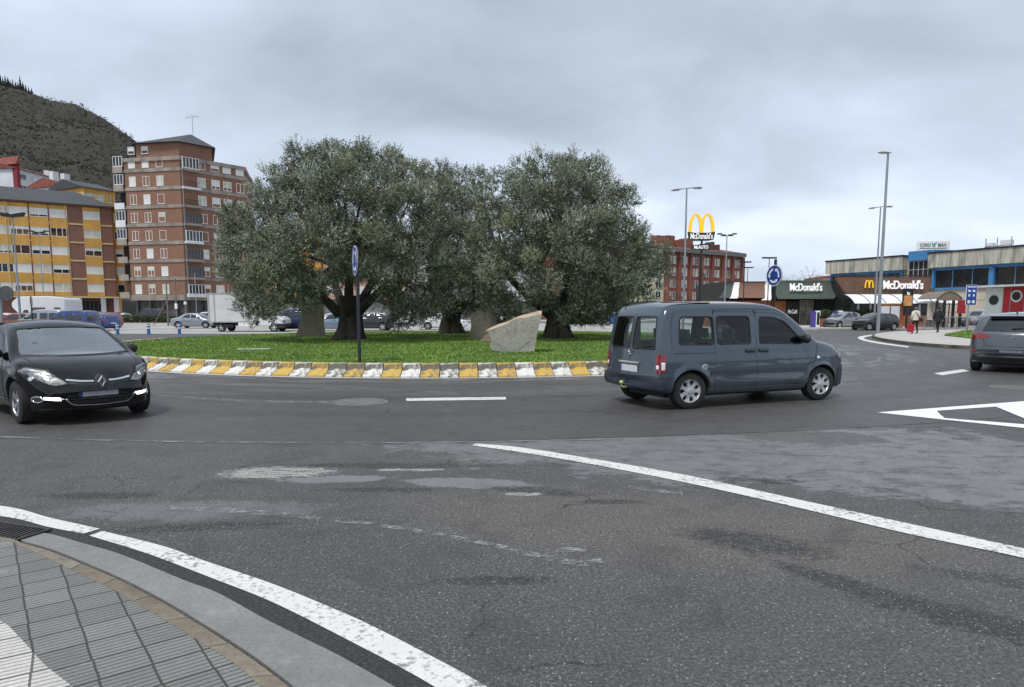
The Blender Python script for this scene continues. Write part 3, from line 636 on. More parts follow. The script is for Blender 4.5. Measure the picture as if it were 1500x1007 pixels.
INT = mat('car interior', (.030, .031, .032), .9); PLAST = mat('black plastic', (.018, .018, .019), .55, bump=.15, bscale=120); RUB = mat('window rubber', (.006, .006, .006), .5)
TYRE = mat('tyre rubber', (.020, .019, .018), .85, var=.3, vscale=6); ALLOY = mat('alloy', (.50, .51, .52), .32, .85, var=.1); HUBC = mat('silver hub cap', (.48, .49, .50), .38, .4, var=.12, vscale=9); DARKM = mat('wheel dark', (.01, .01, .01), .7)
CHROME = mat('chrome', (.75, .76, .78), .12, 1.0, var=.03); REDL = mat('red lamp', (.20, .006, .008), .15, coat=1, var=.2, vscale=20); ORL = mat('amber lamp', (.6, .2, .02), .2, coat=1)
LAMPG = mat('clear lamp', (.17, .185, .20), .35, .1, var=.55, vscale=22, coat=.25); WHL = mat('white lamp', (.75, .76, .78), .2, coat=1, var=.05)
PLATE = mat('number plate', (.60, .60, .62), .4, var=.12, vscale=9); PBLUE = mat('plate blue', (.02, .07, .3), .4); SEATM = mat('seat fabric', (.085, .09, .095), .9, var=.2); DRL = mat('daytime lamp', (.8, .8, .82), .3, emit=(1, 1, 1, .9))
SEAM = mat('panel gap', (.004, .004, .004), .8)
def half_ring(S, x, inset=0, zfloor=None):
    zt, zb, P, r = S['top'](x)-inset, S['bot'](x)+inset, S['plan'](x)-inset, S['rad'](x)
    if zfloor is not None: zb = zfloor
    zt = max(zt, zb+.04); r = min(r, (zt-zb)*.42); rb = min(.07, (zt-zb)*.25); pts = [(0, zb), (P*S['S'](zb+rb)*.5, zb), (max(P*S['S'](zb+rb)-rb, 0), zb)]
    for k in range(1, 4): a_ = k/4*math.pi/2; y = P*S['S'](zb+rb); pts.append((y-rb+rb*math.sin(a_), zb+rb-rb*math.cos(a_)))
    nz = 20
    for k in range(nz+1):
        z = zb+rb+(zt-r-zb-rb)*k/nz; y = P*S['S'](z)
        for wx in S['wheels']:                                   # flare round the arches
            dd = math.hypot(x-wx, z-S['wr'])-(S['wr']+.06); y += S['flare']*math.exp(-(dd/.05)**2)*(1 if abs(y) > .5 else 0)
        for (cz, cw, amt, x0, x1) in S.get('crease', ()):
            y += amt*math.exp(-((z-cz-(x-x0)*.0)/cw)**2)*sstep((x-x0)/.3)*sstep((x1-x)/.3)
        pts.append((y, z))
    ye = P*S['S'](zt-r); rr = min(r*S['rk'], ye*.6)
    for k in range(1, 8): a_ = k/7*math.pi/2; pts.append((ye-rr*(1-math.cos(a_)), zt-r+r*math.sin(a_)))
    yt = ye-rr; cw = S['crown'](x)
    for k in range(1, 9): y = yt*(1-k/8); pts.append((y, zt+cw*(1-(y/max(yt, 1e-4))**2)))
    return pts
def bend(S, x, y):
    L = S['L']; w = (abs(y)/S['W'])**2.2
    return x-S['kf']*w*sstep((x-(L-.9))/.9)+S['kr']*w*sstep((.5-x)/.5)
def loft(S, xs, inset=0, zfloor=None):
    V = []; n = 0
    for x in xs:
        h = half_ring(S, x, inset, zfloor); ring = h+[(-y, z) for y, z in h[-2:0:-1]]; n = len(ring)
        V += [(bend(S, x, y), y, z) for y, z in ring]
    F = [(i*n+k, i*n+(k+1) % n, (i+1)*n+(k+1) % n, (i+1)*n+k) for i in range(len(xs)-1) for k in range(n)]
    # fill the ends as ladders so they stay smooth
    m = len(half_ring(S, xs[0], inset, zfloor))
    for base, rev in ((0, False), ((len(xs)-1)*n, True)):
        def vi(k): return base+(k % n)
        for k in range(m-1):
            a_, b_, c_, d_ = vi(k), vi(k+1), vi(n-k-1), vi(n-k)
            f = [a_, b_, c_, d_]; f = [q for i, q in enumerate(f) if q not in f[:i]]
            if len(f) >= 3: F.append(tuple(f) if not rev else tuple(f[::-1]))
    mb = MB(); mb.add(V, F); return mb
def fixed(me):
    b = bmesh.new(); b.from_mesh(me); bmesh.ops.remove_doubles(b, verts=b.verts, dist=1e-5); bmesh.ops.recalc_face_normals(b, faces=b.faces); b.to_mesh(me); b.free(); return me
def pip(p, poly):
    ins = False
    for i in range(len(poly)):
        a1, b1 = poly[i-1], poly[i]
        if (a1[1] > p[1]) != (b1[1] > p[1]) and p[0] < (b1[0]-a1[0])*(p[1]-a1[1])/(b1[1]-a1[1])+a1[0]: ins = not ins
    return ins
VIEW = {'R': lambda u, v: ((u, -2, v), (0, 1, 0)), 'L': lambda u, v: ((u, 2, v), (0, -1, 0)), 'F': lambda u, v: ((9, u, v), (-1, 0, 0)), 'B': lambda u, v: ((-2, u, v), (1, 0, 0)), 'T': lambda u, v: ((u, v, 4), (0, 0, -1))}
class Shell:
    def __init__(s, me):
        s.me = me; me.polygons.foreach_set('use_smooth', [True]*len(me.polygons)); me.update()
        b = bmesh.new(); b.from_mesh(me); bmesh.ops.triangulate(b, faces=b.faces); b.verts.ensure_lookup_table(); b.faces.ensure_lookup_table(); b.normal_update()
        s.vn = [v.normal.copy() for v in b.verts]; s.vc = [v.co.copy() for v in b.verts]; s.tri = [[v.index for v in f.verts] for f in b.faces]; s.bvh = BVHTree.FromBMesh(b); b.free()
    def nrm(s, p, fi):
        i, j, k = s.tri[fi]; a_, b_, c_ = s.vc[i], s.vc[j], s.vc[k]
        from mathutils.geometry import barycentric_transform
        return barycentric_transform(p, a_, b_, c_, s.vn[i], s.vn[j], s.vn[k]).normalized()
    def hit(s, view, u, v):
        o, d = VIEW[view](u, v); h = s.bvh.ray_cast(Vector(o), Vector(d))
        if h[0] is None:
            h = s.bvh.find_nearest(Vector((u, 0, v)) if view in 'RL' else (Vector((0 if view == 'B' else 9, u, v)) if view in 'FB' else Vector((u, v, 1))))
        return h[0], s.nrm(h[0], h[2])
    def patch(s, view, poly, off=.003, thick=.01, h=.05, hole=None, mb=None):
        mb = mb or MB(); pl = []
        def dens(pp):
            o = []
            for i in range(len(pp)):
                a_, b_ = Vector(pp[i][:2]), Vector(pp[(i+1) % len(pp)][:2]); k = max(1, int((b_-a_).length/h))
                o += [a_.lerp(b_, j/k) for j in range(k)]
            return o
        loops = [dens(poly)]+([dens(q) for q in (hole if isinstance(hole[0][0], (tuple, list)) else [hole])] if hole else [])
        vs = []; ed = []
        for lp in loops: b = len(vs); vs += lp; ed += [(b+i, b+(i+1) % len(lp)) for i in range(len(lp))]
        nb = len(vs); xs = [p[0] for p in loops[0]]; ys = [p[1] for p in loops[0]]
        y = min(ys)+h/2
        while y < max(ys):
            x = min(xs)+h/2
            while x < max(xs):
                if pip((x, y), loops[0]) and not any(pip((x, y), q) for q in loops[1:]): vs.append(Vector((x, y)))
                x += h
            y += h
        r = delaunay_2d_cdt(vs, ed, [], 0, 1e-6); V2, E2, F2 = r[0], r[1], r[2]
        F2 = [f for f in F2 if pip(sum((V2[i] for i in f), Vector((0, 0)))/len(f), loops[0]) and not any(pip(sum((V2[i] for i in f), Vector((0, 0)))/len(f), q) for q in loops[1:])]
        P = []; Nn = []
        for p in V2:
            c, n = s.hit(view, p[0], p[1]); P.append(c); Nn.append(n)
        flip = view in 'LBT' and False
        base = [p+n*off for p, n in zip(P, Nn)]; ns = len(mb.v); fs = []
        for f in F2:
            a_, b_, c_ = [base[i] for i in f[:3]]; nn = (b_-a_).cross(c_-a_)
            fs.append(f if nn.dot(Nn[f[0]]) > 0 else f[::-1])
        if thick:
            cnt = {}
            for f in fs:
                for i in range(len(f)): cnt[(f[i], f[(i+1) % len(f)])] = 1
            bd = [e for e in cnt if (e[1], e[0]) not in cnt]; m = len(base); idx = {}; ex = []
            for e in bd:
                for q in e:
                    if q not in idx: idx[q] = m+len(ex); ex.append(P[q]+Nn[q]*(off-thick))
            fs = fs+[(e[1], e[0], idx[e[0]], idx[e[1]]) for e in bd]; base = base+ex
        mb.add(base, fs); return mb
    def ribbon(s, view, line, w=.006, off=.0015, mb=None, n=6):
        mb = mb or MB(); pts = smooth_line([(p[0], p[1], 0) for p in line], n) if len(line) > 2 else [Vector((line[0][0], line[0][1], 0)).lerp(Vector((line[1][0], line[1][1], 0)), k/12) for k in range(13)]
        q = []
        for i, p in enumerate(pts):
            t = (pts[min(i+1, len(pts)-1)]-pts[max(i-1, 0)]).normalized(); q.append((p.x-t.y*w/2, p.y+t.x*w/2)); q.append((p.x+t.y*w/2, p.y-t.x*w/2))
        vs = []; nn = []
        for u, v in q: c, n_ = s.hit(view, u, v); vs.append(c+n_*off); nn.append(n_)
        fs = []
        for i in range(len(pts)-1):
            f = (2*i, 2*i+1, 2*i+3, 2*i+2); k = (vs[f[1]]-vs[f[0]]).cross(vs[f[2]]-vs[f[0]]); fs.append(f if k.dot(nn[2*i]) > 0 else f[::-1])
        mb.add(vs, fs); return mb
def shifted(mb, dx):
    mb.v = [(v[0]+dx, v[1], v[2]) for v in mb.v]; return mb
def wheel(parent, loc, r, side, w=.20, style='hub', cm=None, spokes=5, dark=False):
    # side -1: faces -y
    wh = MB(); s = side; wh.lathe([(0, s*.02), (r*.30, s*.02), (r*.30, -s*w*.5)], 16, 'y'); o = wh.build('wheel', DARKM, parent, loc)
    t = MB(); pr = [(r*.66, -w*.5), (r*.90, -w*.5), (r*.985, -w*.42), (r, -w*.30), (r, w*.30), (r*.985, w*.42), (r*.90, w*.5), (r*.74, w*.5), (r*.66, w*.44), (r*.66, -w*.5)]
    t.lathe([(a_, b_) for a_, b_ in pr], 40, 'y'); t.build('tyre', TYRE, o, smooth=True, ang=35)
    m = MB(); e = s*w*.5
    m.lathe([(r*.655, e*.9), (r*.63, e*.92), (r*.60, e*.75), (r*.60, -e*.5)], 40, 'y')
    if style == 'hub':
        n = spokes
        m.lathe([(0, e*.94), (r*.12, e*.93), (r*.17, e*.84), (r*.26, e*.82)], 30, 'y')
        for k in range(n):
            a_ = 2*math.pi*k/n; q = []
            for rad, hw in ((r*.24, r*.115), (r*.44, r*.085), (r*.62, r*.17)):
                q.append((rad, hw))
            vs = []
            for rad, hw in q:
                for sg in (-1, 1):
                    x, z = rad*math.cos(a_)-sg*hw*math.sin(a_), rad*math.sin(a_)+sg*hw*math.cos(a_)
                    for dep in (e*(.80 if rad < r*.6 else .88), e*.45): vs.append((x, dep, z))
            m.add(vs, [(0, 2, 6, 4), (4, 6, 10, 8), (0, 4, 5, 1), (4, 8, 9, 5), (2, 3, 7, 6), (6, 7, 11, 10)])
    else:
        m.lathe([(0, e*.80), (r*.11, e*.80), (r*.13, e*.6), (r*.2, e*.6)], 20, 'y')
        for k in range(spokes):
            for tw in (-.13, .13):
                a_ = 2*math.pi*k/spokes; a2 = a_+tw; hw = r*.045; vs = []
                for rad, aa in ((r*.10, a_), (r*.62, a2)):
                    for sg in (-1, 1):
                        x, z = rad*math.cos(aa)-sg*hw*math.sin(aa), rad*math.sin(aa)+sg*hw*math.cos(aa)
                        for dep in (e*(.72 if rad < r*.3 else .86), e*.35): vs.append((x, dep, z))
                m.add(vs, [(0, 2, 6, 4), (0, 4, 5, 1), (2, 3, 7, 6), (0, 1, 3, 2)])
    me = m.mesh('rim', cm or HUBC, False); fixed(me); ro = link('rim', me, o)
    d = MB(); d.lathe([(0, e*.30), (r*.60, e*.30), (r*.60, -e*.9), (0, -e*.9)], 30, 'y'); d.build('brake_disc', DARKM, o)
    return o
def do_bool(o, cutters, shell):
    def vol(me):
        b = bmesh.new(); b.from_mesh(me); r = b.calc_volume(), sum(1 for e in b.edges if not e.is_manifold); b.free(); return r
    cutters = sorted(cutters, key=lambda c: -len(c.data.vertices)) if len(cutters) > 4 else cutters; cutters = ([cutters[0]]+[c for c in cutters[1:] if len(c.data.vertices) != 74]+[c for c in cutters[1:] if len(c.data.vertices) == 74]) if len(cutters) > 4 else cutters
    v0 = vol(o.data)[0]; nm0 = o.data.name
    for c in cutters:
        vc = abs(vol(c.data)[0]); best = None
        for tr_ in range(8):
            m = o.modifiers.new('b', 'BOOLEAN'); m.operation = 'DIFFERENCE'; m.solver = 'EXACT'; m.object = c
            m.material_mode = 'TRANSFER'
            dg = bpy.context.evaluated_depsgraph_get(); me = bpy.data.meshes.new_from_object(o.evaluated_get(dg)); o.modifiers.clear()
            v, nm = vol(me); ok = v0-vc*1.02-.01 < v < v0+.001
            if ok and (best is None or nm < best[0]): best = (nm, me, v)
            if ok and nm == 0: break
            jx = [random.uniform(-.004, .004) for _ in range(3)]
            for q in c.data.vertices: q.co.x += jx[0]; q.co.y += jx[1]; q.co.z += jx[2]
            c.data.update()
        if best: o.data = best[1]; v0 = best[2]
        else: print('BOOLEAN FAILED', [round(q, 2) for q in c.dimensions])
    me = o.data; me.name = nm0
    for c in cutters: bpy.data.objects.remove(c)
    # keep the smooth shell normals on the painted skin
    nrm = [None]*len(me.loops); pi = [i for i, m in enumerate(me.materials) if m and m.name in ('car interior',)]
    for p in me.polygons:
        it = p.material_index in pi
        for li in p.loop_indices:
            if it: nrm[li] = tuple(p.normal)
            else:
                h = shell.bvh.find_nearest(me.vertices[me.loops[li].vertex_index].co); n = shell.nrm(h[0], h[2]); nrm[li] = tuple(n)
    me.polygons.foreach_set('use_smooth', [True]*len(me.polygons)); me.normals_split_custom_set(nrm); me.update()
def cutter(mb):
    j = [random.uniform(-.0013, .0013) for _ in range(3)]; mb.v = [(v[0]+j[0]+1e-4*math.sin(91*v[2]), v[1]+j[1]+1e-4*math.sin(77*v[0]), v[2]+j[2]+1e-4*math.sin(83*v[0]+5*v[1])) for v in mb.v]
    me = mb.mesh('cutter', INT); fixed(me); return link('cutter', me)
def car(S, paint, near=True, name='parked_car', label='', cat='car', group=None, nst=90):
    L = S['L']; root = empty(name, (0, 0, 0), 0, label, cat, group)
    xs = [L*(.5-.5*math.cos(math.pi*k/nst)) for k in range(nst+1)]
    me = loft(S, xs).mesh('body', [paint, INT]); fixed(me); sh = Shell(me)
    body = link('body', me, root); cut = []
    for wx in S['wheels']:
        for sd_ in (-1, 1):
            c = MB(); c.lathe([(0, 0), (S['wr']+.055, 0), (S['wr']+.055, .34), (0, .34)], 36, 'y', (wx, sd_*(S['W']+.12) if sd_ < 0 else S['W']+.12-.34, S['wr']+.005))
            if sd_ < 0: c.v = [(v[0], v[1], v[2]) for v in c.v]
            cut.append(cutter(c))
    if near:
        c0, c1 = S['cabin']; cx = [c0+(c1-c0)*k/24 for k in range(25)]
        cut.append(cutter(loft(S, cx, .055, .745)))
        for pl in S['side']+S.get('qside', []):
            c = MB(); c.xz(pl['p'], -1.5, 1.5); cut.append(cutter(c))
        for k in ('wind', 'rear'):
            for poly in S[k]:
                x0, x1 = (c1-.75 if k == 'wind' else -1), (L+1 if k == 'wind' else c0+.35)
                c = MB(); n = len(poly); c.add([(x0, p[0], p[1]) for p in poly]+[(x1, p[0], p[1]) for p in poly], [tuple(range(n)), tuple(range(n, 2*n))[::-1]]+[(i, n+i, n+(i+1) % n, (i+1) % n) for i in range(n)]); cut.append(cutter(c))
    do_bool(body, cut, sh)
    # underbody
    u = MB(); u.b2(.35, L-.35, -S['W']+.32, S['W']-.32, .17, .5); u.build('underbody', INT, root)
    gs, gw = (S.get('gside', GLASS), GLASS_W) if near else (OPQ, OPQ)
    gr = S.get('grear', gs) if near else OPQ; go = -.004 if near else .003
    for sd_, v in ((-1, 'R'), (1, 'L')):
        doors = []
        for i, d in enumerate(S['doors']):
            hole = d.get('hole'); dm = sh.patch(v, d['p'], .0035, .006, .045 if near else .12, hole=hole)
            do = dm.build('door', [paint], root, smooth=True, ang=40); doors.append(do)
            if near:       # dark gap behind the panel edge
                sh.ribbon(v, d['p']+[d['p'][0]], .014, .0012, n=2).build('seal', SEAM, do)
            hx, hz = d['h']; c, n = sh.hit(v, hx, hz); hb = MB()
            if near: hb.box((hx, c.y+sd_*.004, hz-.004), (.20, .012, .07)); hb.m = 1; hb.box((hx, c.y+sd_*.028, hz+.006), (.19, .022, .028)); hb.build('handle', [PLAST, S.get('handle', paint)], do, bevel=.006)
            else: hb.box((hx, c.y+sd_*.015, hz), (.16, .03, .03)); hb.build('handle', PLAST, do)
        for pl in S['side']+S.get('qside', []):
            par = doors[pl['d']] if pl.get('d') is not None else body
            if near:
                out_ = pl.get('o') or [((p[0]-pl['c'][0])*1.0+pl['c'][0]+(.022 if p[0] > pl['c'][0] else -.022), p[1]+(.02 if p[1] > pl['c'][1] else -.02)) for p in pl['p']]
                tm = sh.patch(v, out_, .0055, .006, .05, hole=pl['p']).build('window_trim', RUB, par, smooth=True)
            sh.patch(v, pl['p'], go, 0 if near else .004, .06 if near else .15).build('side_window', gs, par, smooth=True)
        # wheels
        for wx in S['wheels']: wheel(root, (wx, sd_*(S['W']-.115), S['wr']), S['wr'], sd_, style=S.get('wstyle', 'hub'), cm=S.get('wmat'), spokes=S.get('spokes', 7))
        # mirror
        mx_, mz = S['mirror']; c, n = sh.hit(v, mx_, mz); mm = MB(); y = abs(c.y)
        prof = [(.0, .03), (.03, .07), (.10, .085), (.17, .075), (.21, .04), (.22, .01)]; vs = []
        for q, hh_ in prof:
            for k in range(10): a_ = 2*math.pi*k/10; vs.append((mx_+.02+.055*math.cos(a_)*(hh_/.085)+q*-.12, sd_*(y+.0+q), mz+.03+hh_*math.sin(a_)))
        mm.add(vs, [(i*10+k, i*10+(k+1) % 10, (i+1)*10+(k+1) % 10, (i+1)*10+k) for i in range(5) for k in range(10)]+[tuple(range(10)), tuple(range(50, 60))])
        meh = mm.mesh('mirror', S.get('mirmat', PLAST), True); fixed(meh); link('mirror', meh, root)
        for nm, key, m in (('headlight', 'head', LAMPG), ('tail_lamp', 'tail', REDL)):
            for (vw, poly) in S.get(key, []):
                pp = poly if vw in 'S' else [(sd_*a_, b_) for a_, b_ in poly]
                vv = v if vw == 'S' else vw
                o = sh.patch(vv, pp, .008, .016, .035 if near else .08).build(nm, m, root, smooth=True, ang=40)
                if near:
                    if nm == 'headlight':
                        c_ = [sum(p[0] for p in pp)/len(pp), sum(p[1] for p in pp)/len(pp)]
                        if 'hproj' in S: c_ = [sd_*S['hproj'][0] if vv == 'F' else c_[0], S['hproj'][1]]
                        q = [(c_[0]+.035*math.cos(k*.524), c_[1]+.035*math.sin(k*.524)) for k in range(12)]; sh.patch(vv, q, .012, .006, .02).build('projector', CHROME, o, smooth=True)
                        sh.ribbon(vv, pp+[pp[0]], .012, .0095, n=2).build('lamp_rim', RUB, o)
                    elif 'tailwhite' in S:
                        sh.patch(vv, [(sd_*a_, b_) if vv != v else (a_, b_) for a_, b_ in S['tailwhite']] if vw != 'S' else S['tailwhite_s'], .0105, .006, .03).build('reversing_lamp', WHL, o, smooth=True)
    for poly in S['wind']:
        pf = [(p[0], p[1]) for p in poly]
        if near: sh.patch('F', [(p[0]*1.03, p[1]+(.02 if p[1] > 1.2 else -.02)) for p in pf], .004, .006, .06, hole=pf).build('windscreen_trim', RUB, root, smooth=True)
        sh.patch('F', pf, go, 0 if near else .004, .06 if near else .15).build('windscreen', gw, root, smooth=True)
    for poly in S['rear']:
        if near:
            cx_ = sum(p[0] for p in poly)/len(poly); cz_ = sum(p[1] for p in poly)/len(poly)
            sh.patch('B', [(p[0]+(.02 if p[0] > cx_ else -.02), p[1]+(.02 if p[1] > cz_ else -.02)) for p in poly], .004, .006, .05, hole=poly).build('rear_window_trim', RUB, root, smooth=True)
        sh.patch('B', poly, go, 0 if near else .004, .06 if near else .15).build('rear_window', gr, root, smooth=True)
    for (nm, vw, poly, m, off) in S.get('extra', []): sh.patch(vw, poly, off, .02, .04 if near else .1).build(nm, m, root, smooth=True, ang=40)
    if near:
        for (nm, vw, line, w, m, off) in S.get('lines', []): sh.ribbon(vw, line, w, off).build(nm, m, root)
    # number plates
    for vw, z, ok in (('F', S['pz'][0], 1), ('B', S['pz'][1], -1)):
        xs_ = [sh.hit(vw, y_, z)[0].x for y_ in (-.25, 0, .25)]; x = (max(xs_) if ok > 0 else min(xs_))+ok*.012
        m = MB(); m.box((x, 0, z), (.012, .52, .11)); m.m = 1; m.box((x+ok*.0065, ok*-.24 if ok < 0 else .24 if False else -.24*ok, z), (.003, .04, .11)); m.build('number_plate', [PLATE, PBLUE], root)
    if near:
        # seats, wheel and dashboard seen through the glass
        c0, c1 = S['cabin']; sx_ = S['seats']
        for k, x in enumerate(sx_):
            for y in ((-.36, .36) if k == 0 or True else (0,)):
                m = MB(); m.box((x+.22, y, .62), (.52, .48, .22), taper=.92); m.xz([(x-.10, .55), (x+.08, .55), (x-.06, 1.12), (x-.17, 1.12)], y-.22, y+.22); m.xz([(x-.17, 1.15), (x-.09, 1.15), (x-.11, 1.33), (x-.18, 1.33)], y-.13, y+.13)
                m.b2(x-.14, x-.12, y-.06, y-.04, 1.05, 1.2); m.b2(x-.14, x-.12, y+.04, y+.06, 1.05, 1.2); m.build('seat', SEATM, root, bevel=.03)
        x = sx_[0]; m = MB(); m.xz([(x+.70, .60), (x+.66, .88), (x+.80, .96), (c1-.08, .98), (c1-.08, .6)], -.66, .66); m.build('dashboard', mat('dashboard', (.02, .02, .022), .7), root, bevel=.03)
        m = MB(); m.b2(c1-.62, c1-.60, -.11, .11, S['mz']-.03, S['mz']+.03) if 'mz' in S else m.b2(x+.8, x+.82, -.1, .1, 1.0, 1.02); m.build('inner_mirror', PLAST, root)
        m = MB(); rr = .185; ring = [Vector((x+.56+.10*math.sin(k/20*2*math.pi)*.5, .36+rr*math.cos(k/20*2*math.pi), .90+rr*math.sin(k/20*2*math.pi)*.9)) for k in range(21)]; m.tube(ring, .014, 6, False); m.box((x+.57, .36, .9), (.03, .33, .03)); m.build('steering_wheel', PLAST, root)
    for ch in KIDS(root):
        ch.location.x -= L/2
    S['shell'] = sh; return root
def repaint(root, old, new):
    for o in [root]+[c for k in KIDS(root) for c in [k]+KIDS(k)]:
        if o.type == 'MESH' and any(m == old for m in o.data.materials):
            o.data = o.data.copy()
            for i, m in enumerate(o.data.materials):
                if m == old: o.data.materials[i] = new
def place_car(o, x, y, deg, scale=1): o.location = (x, y, 0); o.rotation_euler = (0, 0, R(deg)); o.scale = scale if hasattr(scale, '__len__') else (scale,)*3; return o
RP = lambda p, r=.05: roundpoly(p, r)
# ---------------------------------------------------------------- the blue-grey van
def spec_van():
    return dict(L=4.14, W=.86, kf=.26, kr=.05, rk=1.0, flare=.022, wr=.305, wheels=(.63, 3.33),
        top=pch([(0, .50), (.02, .62), (.045, 1.02), (.10, 1.40), (.16, 1.62), (.24, 1.715), (.42, 1.765), (.9, 1.785), (1.6, 1.79), (2.1, 1.775), (2.35, 1.73), (2.6, 1.615), (2.9, 1.385), (3.15, 1.17), (3.25, 1.105), (3.4, 1.075), (3.7, 1.02), (3.9, .95), (4.03, .86), (4.10, .72), (4.14, .50)]),
        bot=pch([(0, .42), (.05, .33), (.2, .27), (.6, .24), (3.5, .22), (3.95, .22), (4.08, .27), (4.14, .40)]),
        plan=pch([(0, .80), (.03, .825), (.10, .845), (.3, .858), (.7, .86), (3.3, .86), (3.7, .85), (3.95, .80), (4.06, .73), (4.12, .64), (4.14, .56)]),
        S=pch([(.2, .94), (.34, .975), (.5, .997), (.62, 1.0), (.80, .998), (.92, .985), (1.02, .972), (1.1, .958), (1.35, .915), (1.6, .862), (1.8, .82)]),
        rad=pch([(0, .12), (.2, .13), (.6, .115), (2.6, .12), (3.1, .10), (3.45, .12), (4.14, .14)]), crown=pch([(0, .0), (.4, .03), (2.5, .035), (3.4, .04), (4.14, .03)]),
        crease=[(.80, .035, .012, .25, 3.7), (.40, .05, .010, .9, 3.0)],
        cabin=(.16, 3.12), seats=(1.85, .95), mirror=(2.86, 1.12), pz=(.50, .66), spokes=7, wmat=HUBC,
        side=[dict(p=RP([(.42, 1.10), (1.06, 1.09), (1.06, 1.54), (.46, 1.54)], .08), c=(.75, 1.3), d=None), dict(p=RP([(1.14, 1.09), (1.78, 1.085), (1.78, 1.545), (1.14, 1.545)], .08), c=(1.45, 1.3), d=1),
              dict(p=RP([(1.98, 1.09), (2.84, 1.07), (2.88, 1.11), (2.52, 1.44), (2.33, 1.525), (2.0, 1.535)], .07), c=(2.4, 1.3), d=0)],
        doors=[dict(p=RP([(1.90, .34), (3.02, .34), (3.0, 1.09), (2.56, 1.50), (2.36, 1.60), (1.92, 1.62)], .05), hole=RP([(1.98, 1.09), (2.84, 1.07), (2.88, 1.11), (2.52, 1.44), (2.33, 1.525), (2.0, 1.535)], .07), h=(2.04, .96)),
               dict(p=RP([(1.085, .34), (1.885, .34), (1.895, 1.63), (1.085, 1.63)], .04), hole=RP([(1.14, 1.09), (1.78, 1.085), (1.78, 1.545), (1.14, 1.545)], .08), h=(1.77, .96))],
        wind=[RP([(-.60, 1.16), (.60, 1.16), (.56, 1.58), (-.56, 1.58)], .05)],
        rear=[RP([(-.66, 1.02), (-.055, 1.02), (-.055, 1.54), (-.585, 1.54)], .05), RP([(.055, 1.02), (.66, 1.02), (.585, 1.54), (.055, 1.54)], .05)],
        head=[('S', RP([(3.68, .80), (3.98, .66), (4.04, .72), (4.0, .84), (3.78, .97), (3.72, .95)], .04)), ('F', RP([(.48, .70), (.70, .72), (.74, .84), (.62, .86), (.48, .80)], .03))],
        tail=[('S', RP([(.085, .64), (.16, .63), (.175, .93), (.09, .94)], .02)), ('B', RP([(.725, .63), (.83, .63), (.815, .93), (.725, .93)], .02))],
        tailwhite=[(.735, .68), (.80, .68), (.795, .75), (.735, .75)], tailwhite_s=[(.09, .67), (.145, .67), (.15, .80), (.09, .80)],
        extra=[('bumper', 'S0', None, None, 0)][:0],
        lines=[('door_split', 'B', [(0, .52), (0, 1.66)], .010, SEAM, .002), ('sill_trim', 'R', [(.95, .335), (1.5, .33), (2.95, .33)], .012, mat('trim light', (.12, .13, .15), .4), .006),
               ('door_rail', 'R', [(.30, .945), (.7, .94), (1.08, .94)], .008, SEAM, .002), ('panel_seam', 'R', [(3.10, .36), (3.13, .70), (3.22, 1.05)], .008, SEAM, .002), ('panel_seam', 'R', [(1.08, 1.66), (1.6, 1.68), (2.3, 1.665), (2.55, 1.56)], .008, SEAM, .002), ('roof_seam', 'R', [(.28, 1.02), (.27, 1.35), (.33, 1.60)], .006, SEAM, .002)])
VANP = carpaint('slate blue paint', (.046, .068, .088), .25, .35, dirt=.25)
SV = spec_van(); van = car(SV, VANP, True, 'van', 'slate blue grey passenger van with silver hub caps driving round the island', 'van')
sh = SV['shell']; off = -SV['L']/2
BPL = mat('slate bumper plastic', (.030, .038, .055), .5, var=.1)
rb = sh.patch('B', RP([(-.83, .36), (.83, .36), (.84, .56), (-.84, .56)], .03), .045, .05, .05); o = shifted(rb, off).build('rear_bumper', BPL, van, smooth=True, ang=40)
for v, s_ in (('R', -1), ('L', 1)):
    m = sh.patch(v, RP([(.0, .37), (.27, .30), (.31, .52), (.30, .565), (.0, .565)], .02), .022, .03, .04); shifted(m, off).build('bumper_corner', BPL, o, smooth=True, ang=40)
    m = sh.patch(v, RP([(3.72, .24), (4.12, .28), (4.13, .55), (3.96, .64), (3.74, .62)], .03), .015, .02, .04); shifted(m, off).build('front_bumper', BPL, van, smooth=True, ang=40)
    m = sh.patch(v, RP([(1.0, .555), (1.88, .555), (1.88, .635), (1.0, .635)], .02), .012, .014, .06); shifted(m, off).build('rub_strip', BPL, van, smooth=True, ang=40)
    m = sh.patch(v, RP([(1.91, .555), (3.0, .555), (2.98, .635), (1.91, .635)], .02), .012, .014, .06); shifted(m, off).build('rub_strip', BPL, van, smooth=True, ang=40)
m = sh.patch('F', RP([(-.7, .26), (.7, .26), (.7, .58), (-.7, .58)], .03), .02, .03, .06); shifted(m, off).build('front_bumper', BPL, van, smooth=True, ang=40)
c, n = sh.hit('R', .88, .72); m = MB(); m.lathe([(0, .008), (.05, .008), (.058, .002), (.06, -.01)], 20, 'y'); m.v = [(v[0], -v[1], v[2]) for v in m.v]; fc = m.build('fuel_cap', CHROME, van, (.88+off, c.y-.002, .70))
c, n = sh.hit('R', 3.22, .80); m = MB(); m.lathe([(0, .02), (.02, .016), (.028, 0)], 12, 'y'); m.v = [(v[0], -v[1], v[2]) for v in m.v]; m.build('side_repeater', WHL, van, (3.22+off, c.y, .80))
m = MB(); m.box((0, 0, 0), (.03, .62, .035)); m.build('plate_lamp_bar', CHROME, van, (.015+off, 0, .765), bevel=.006)
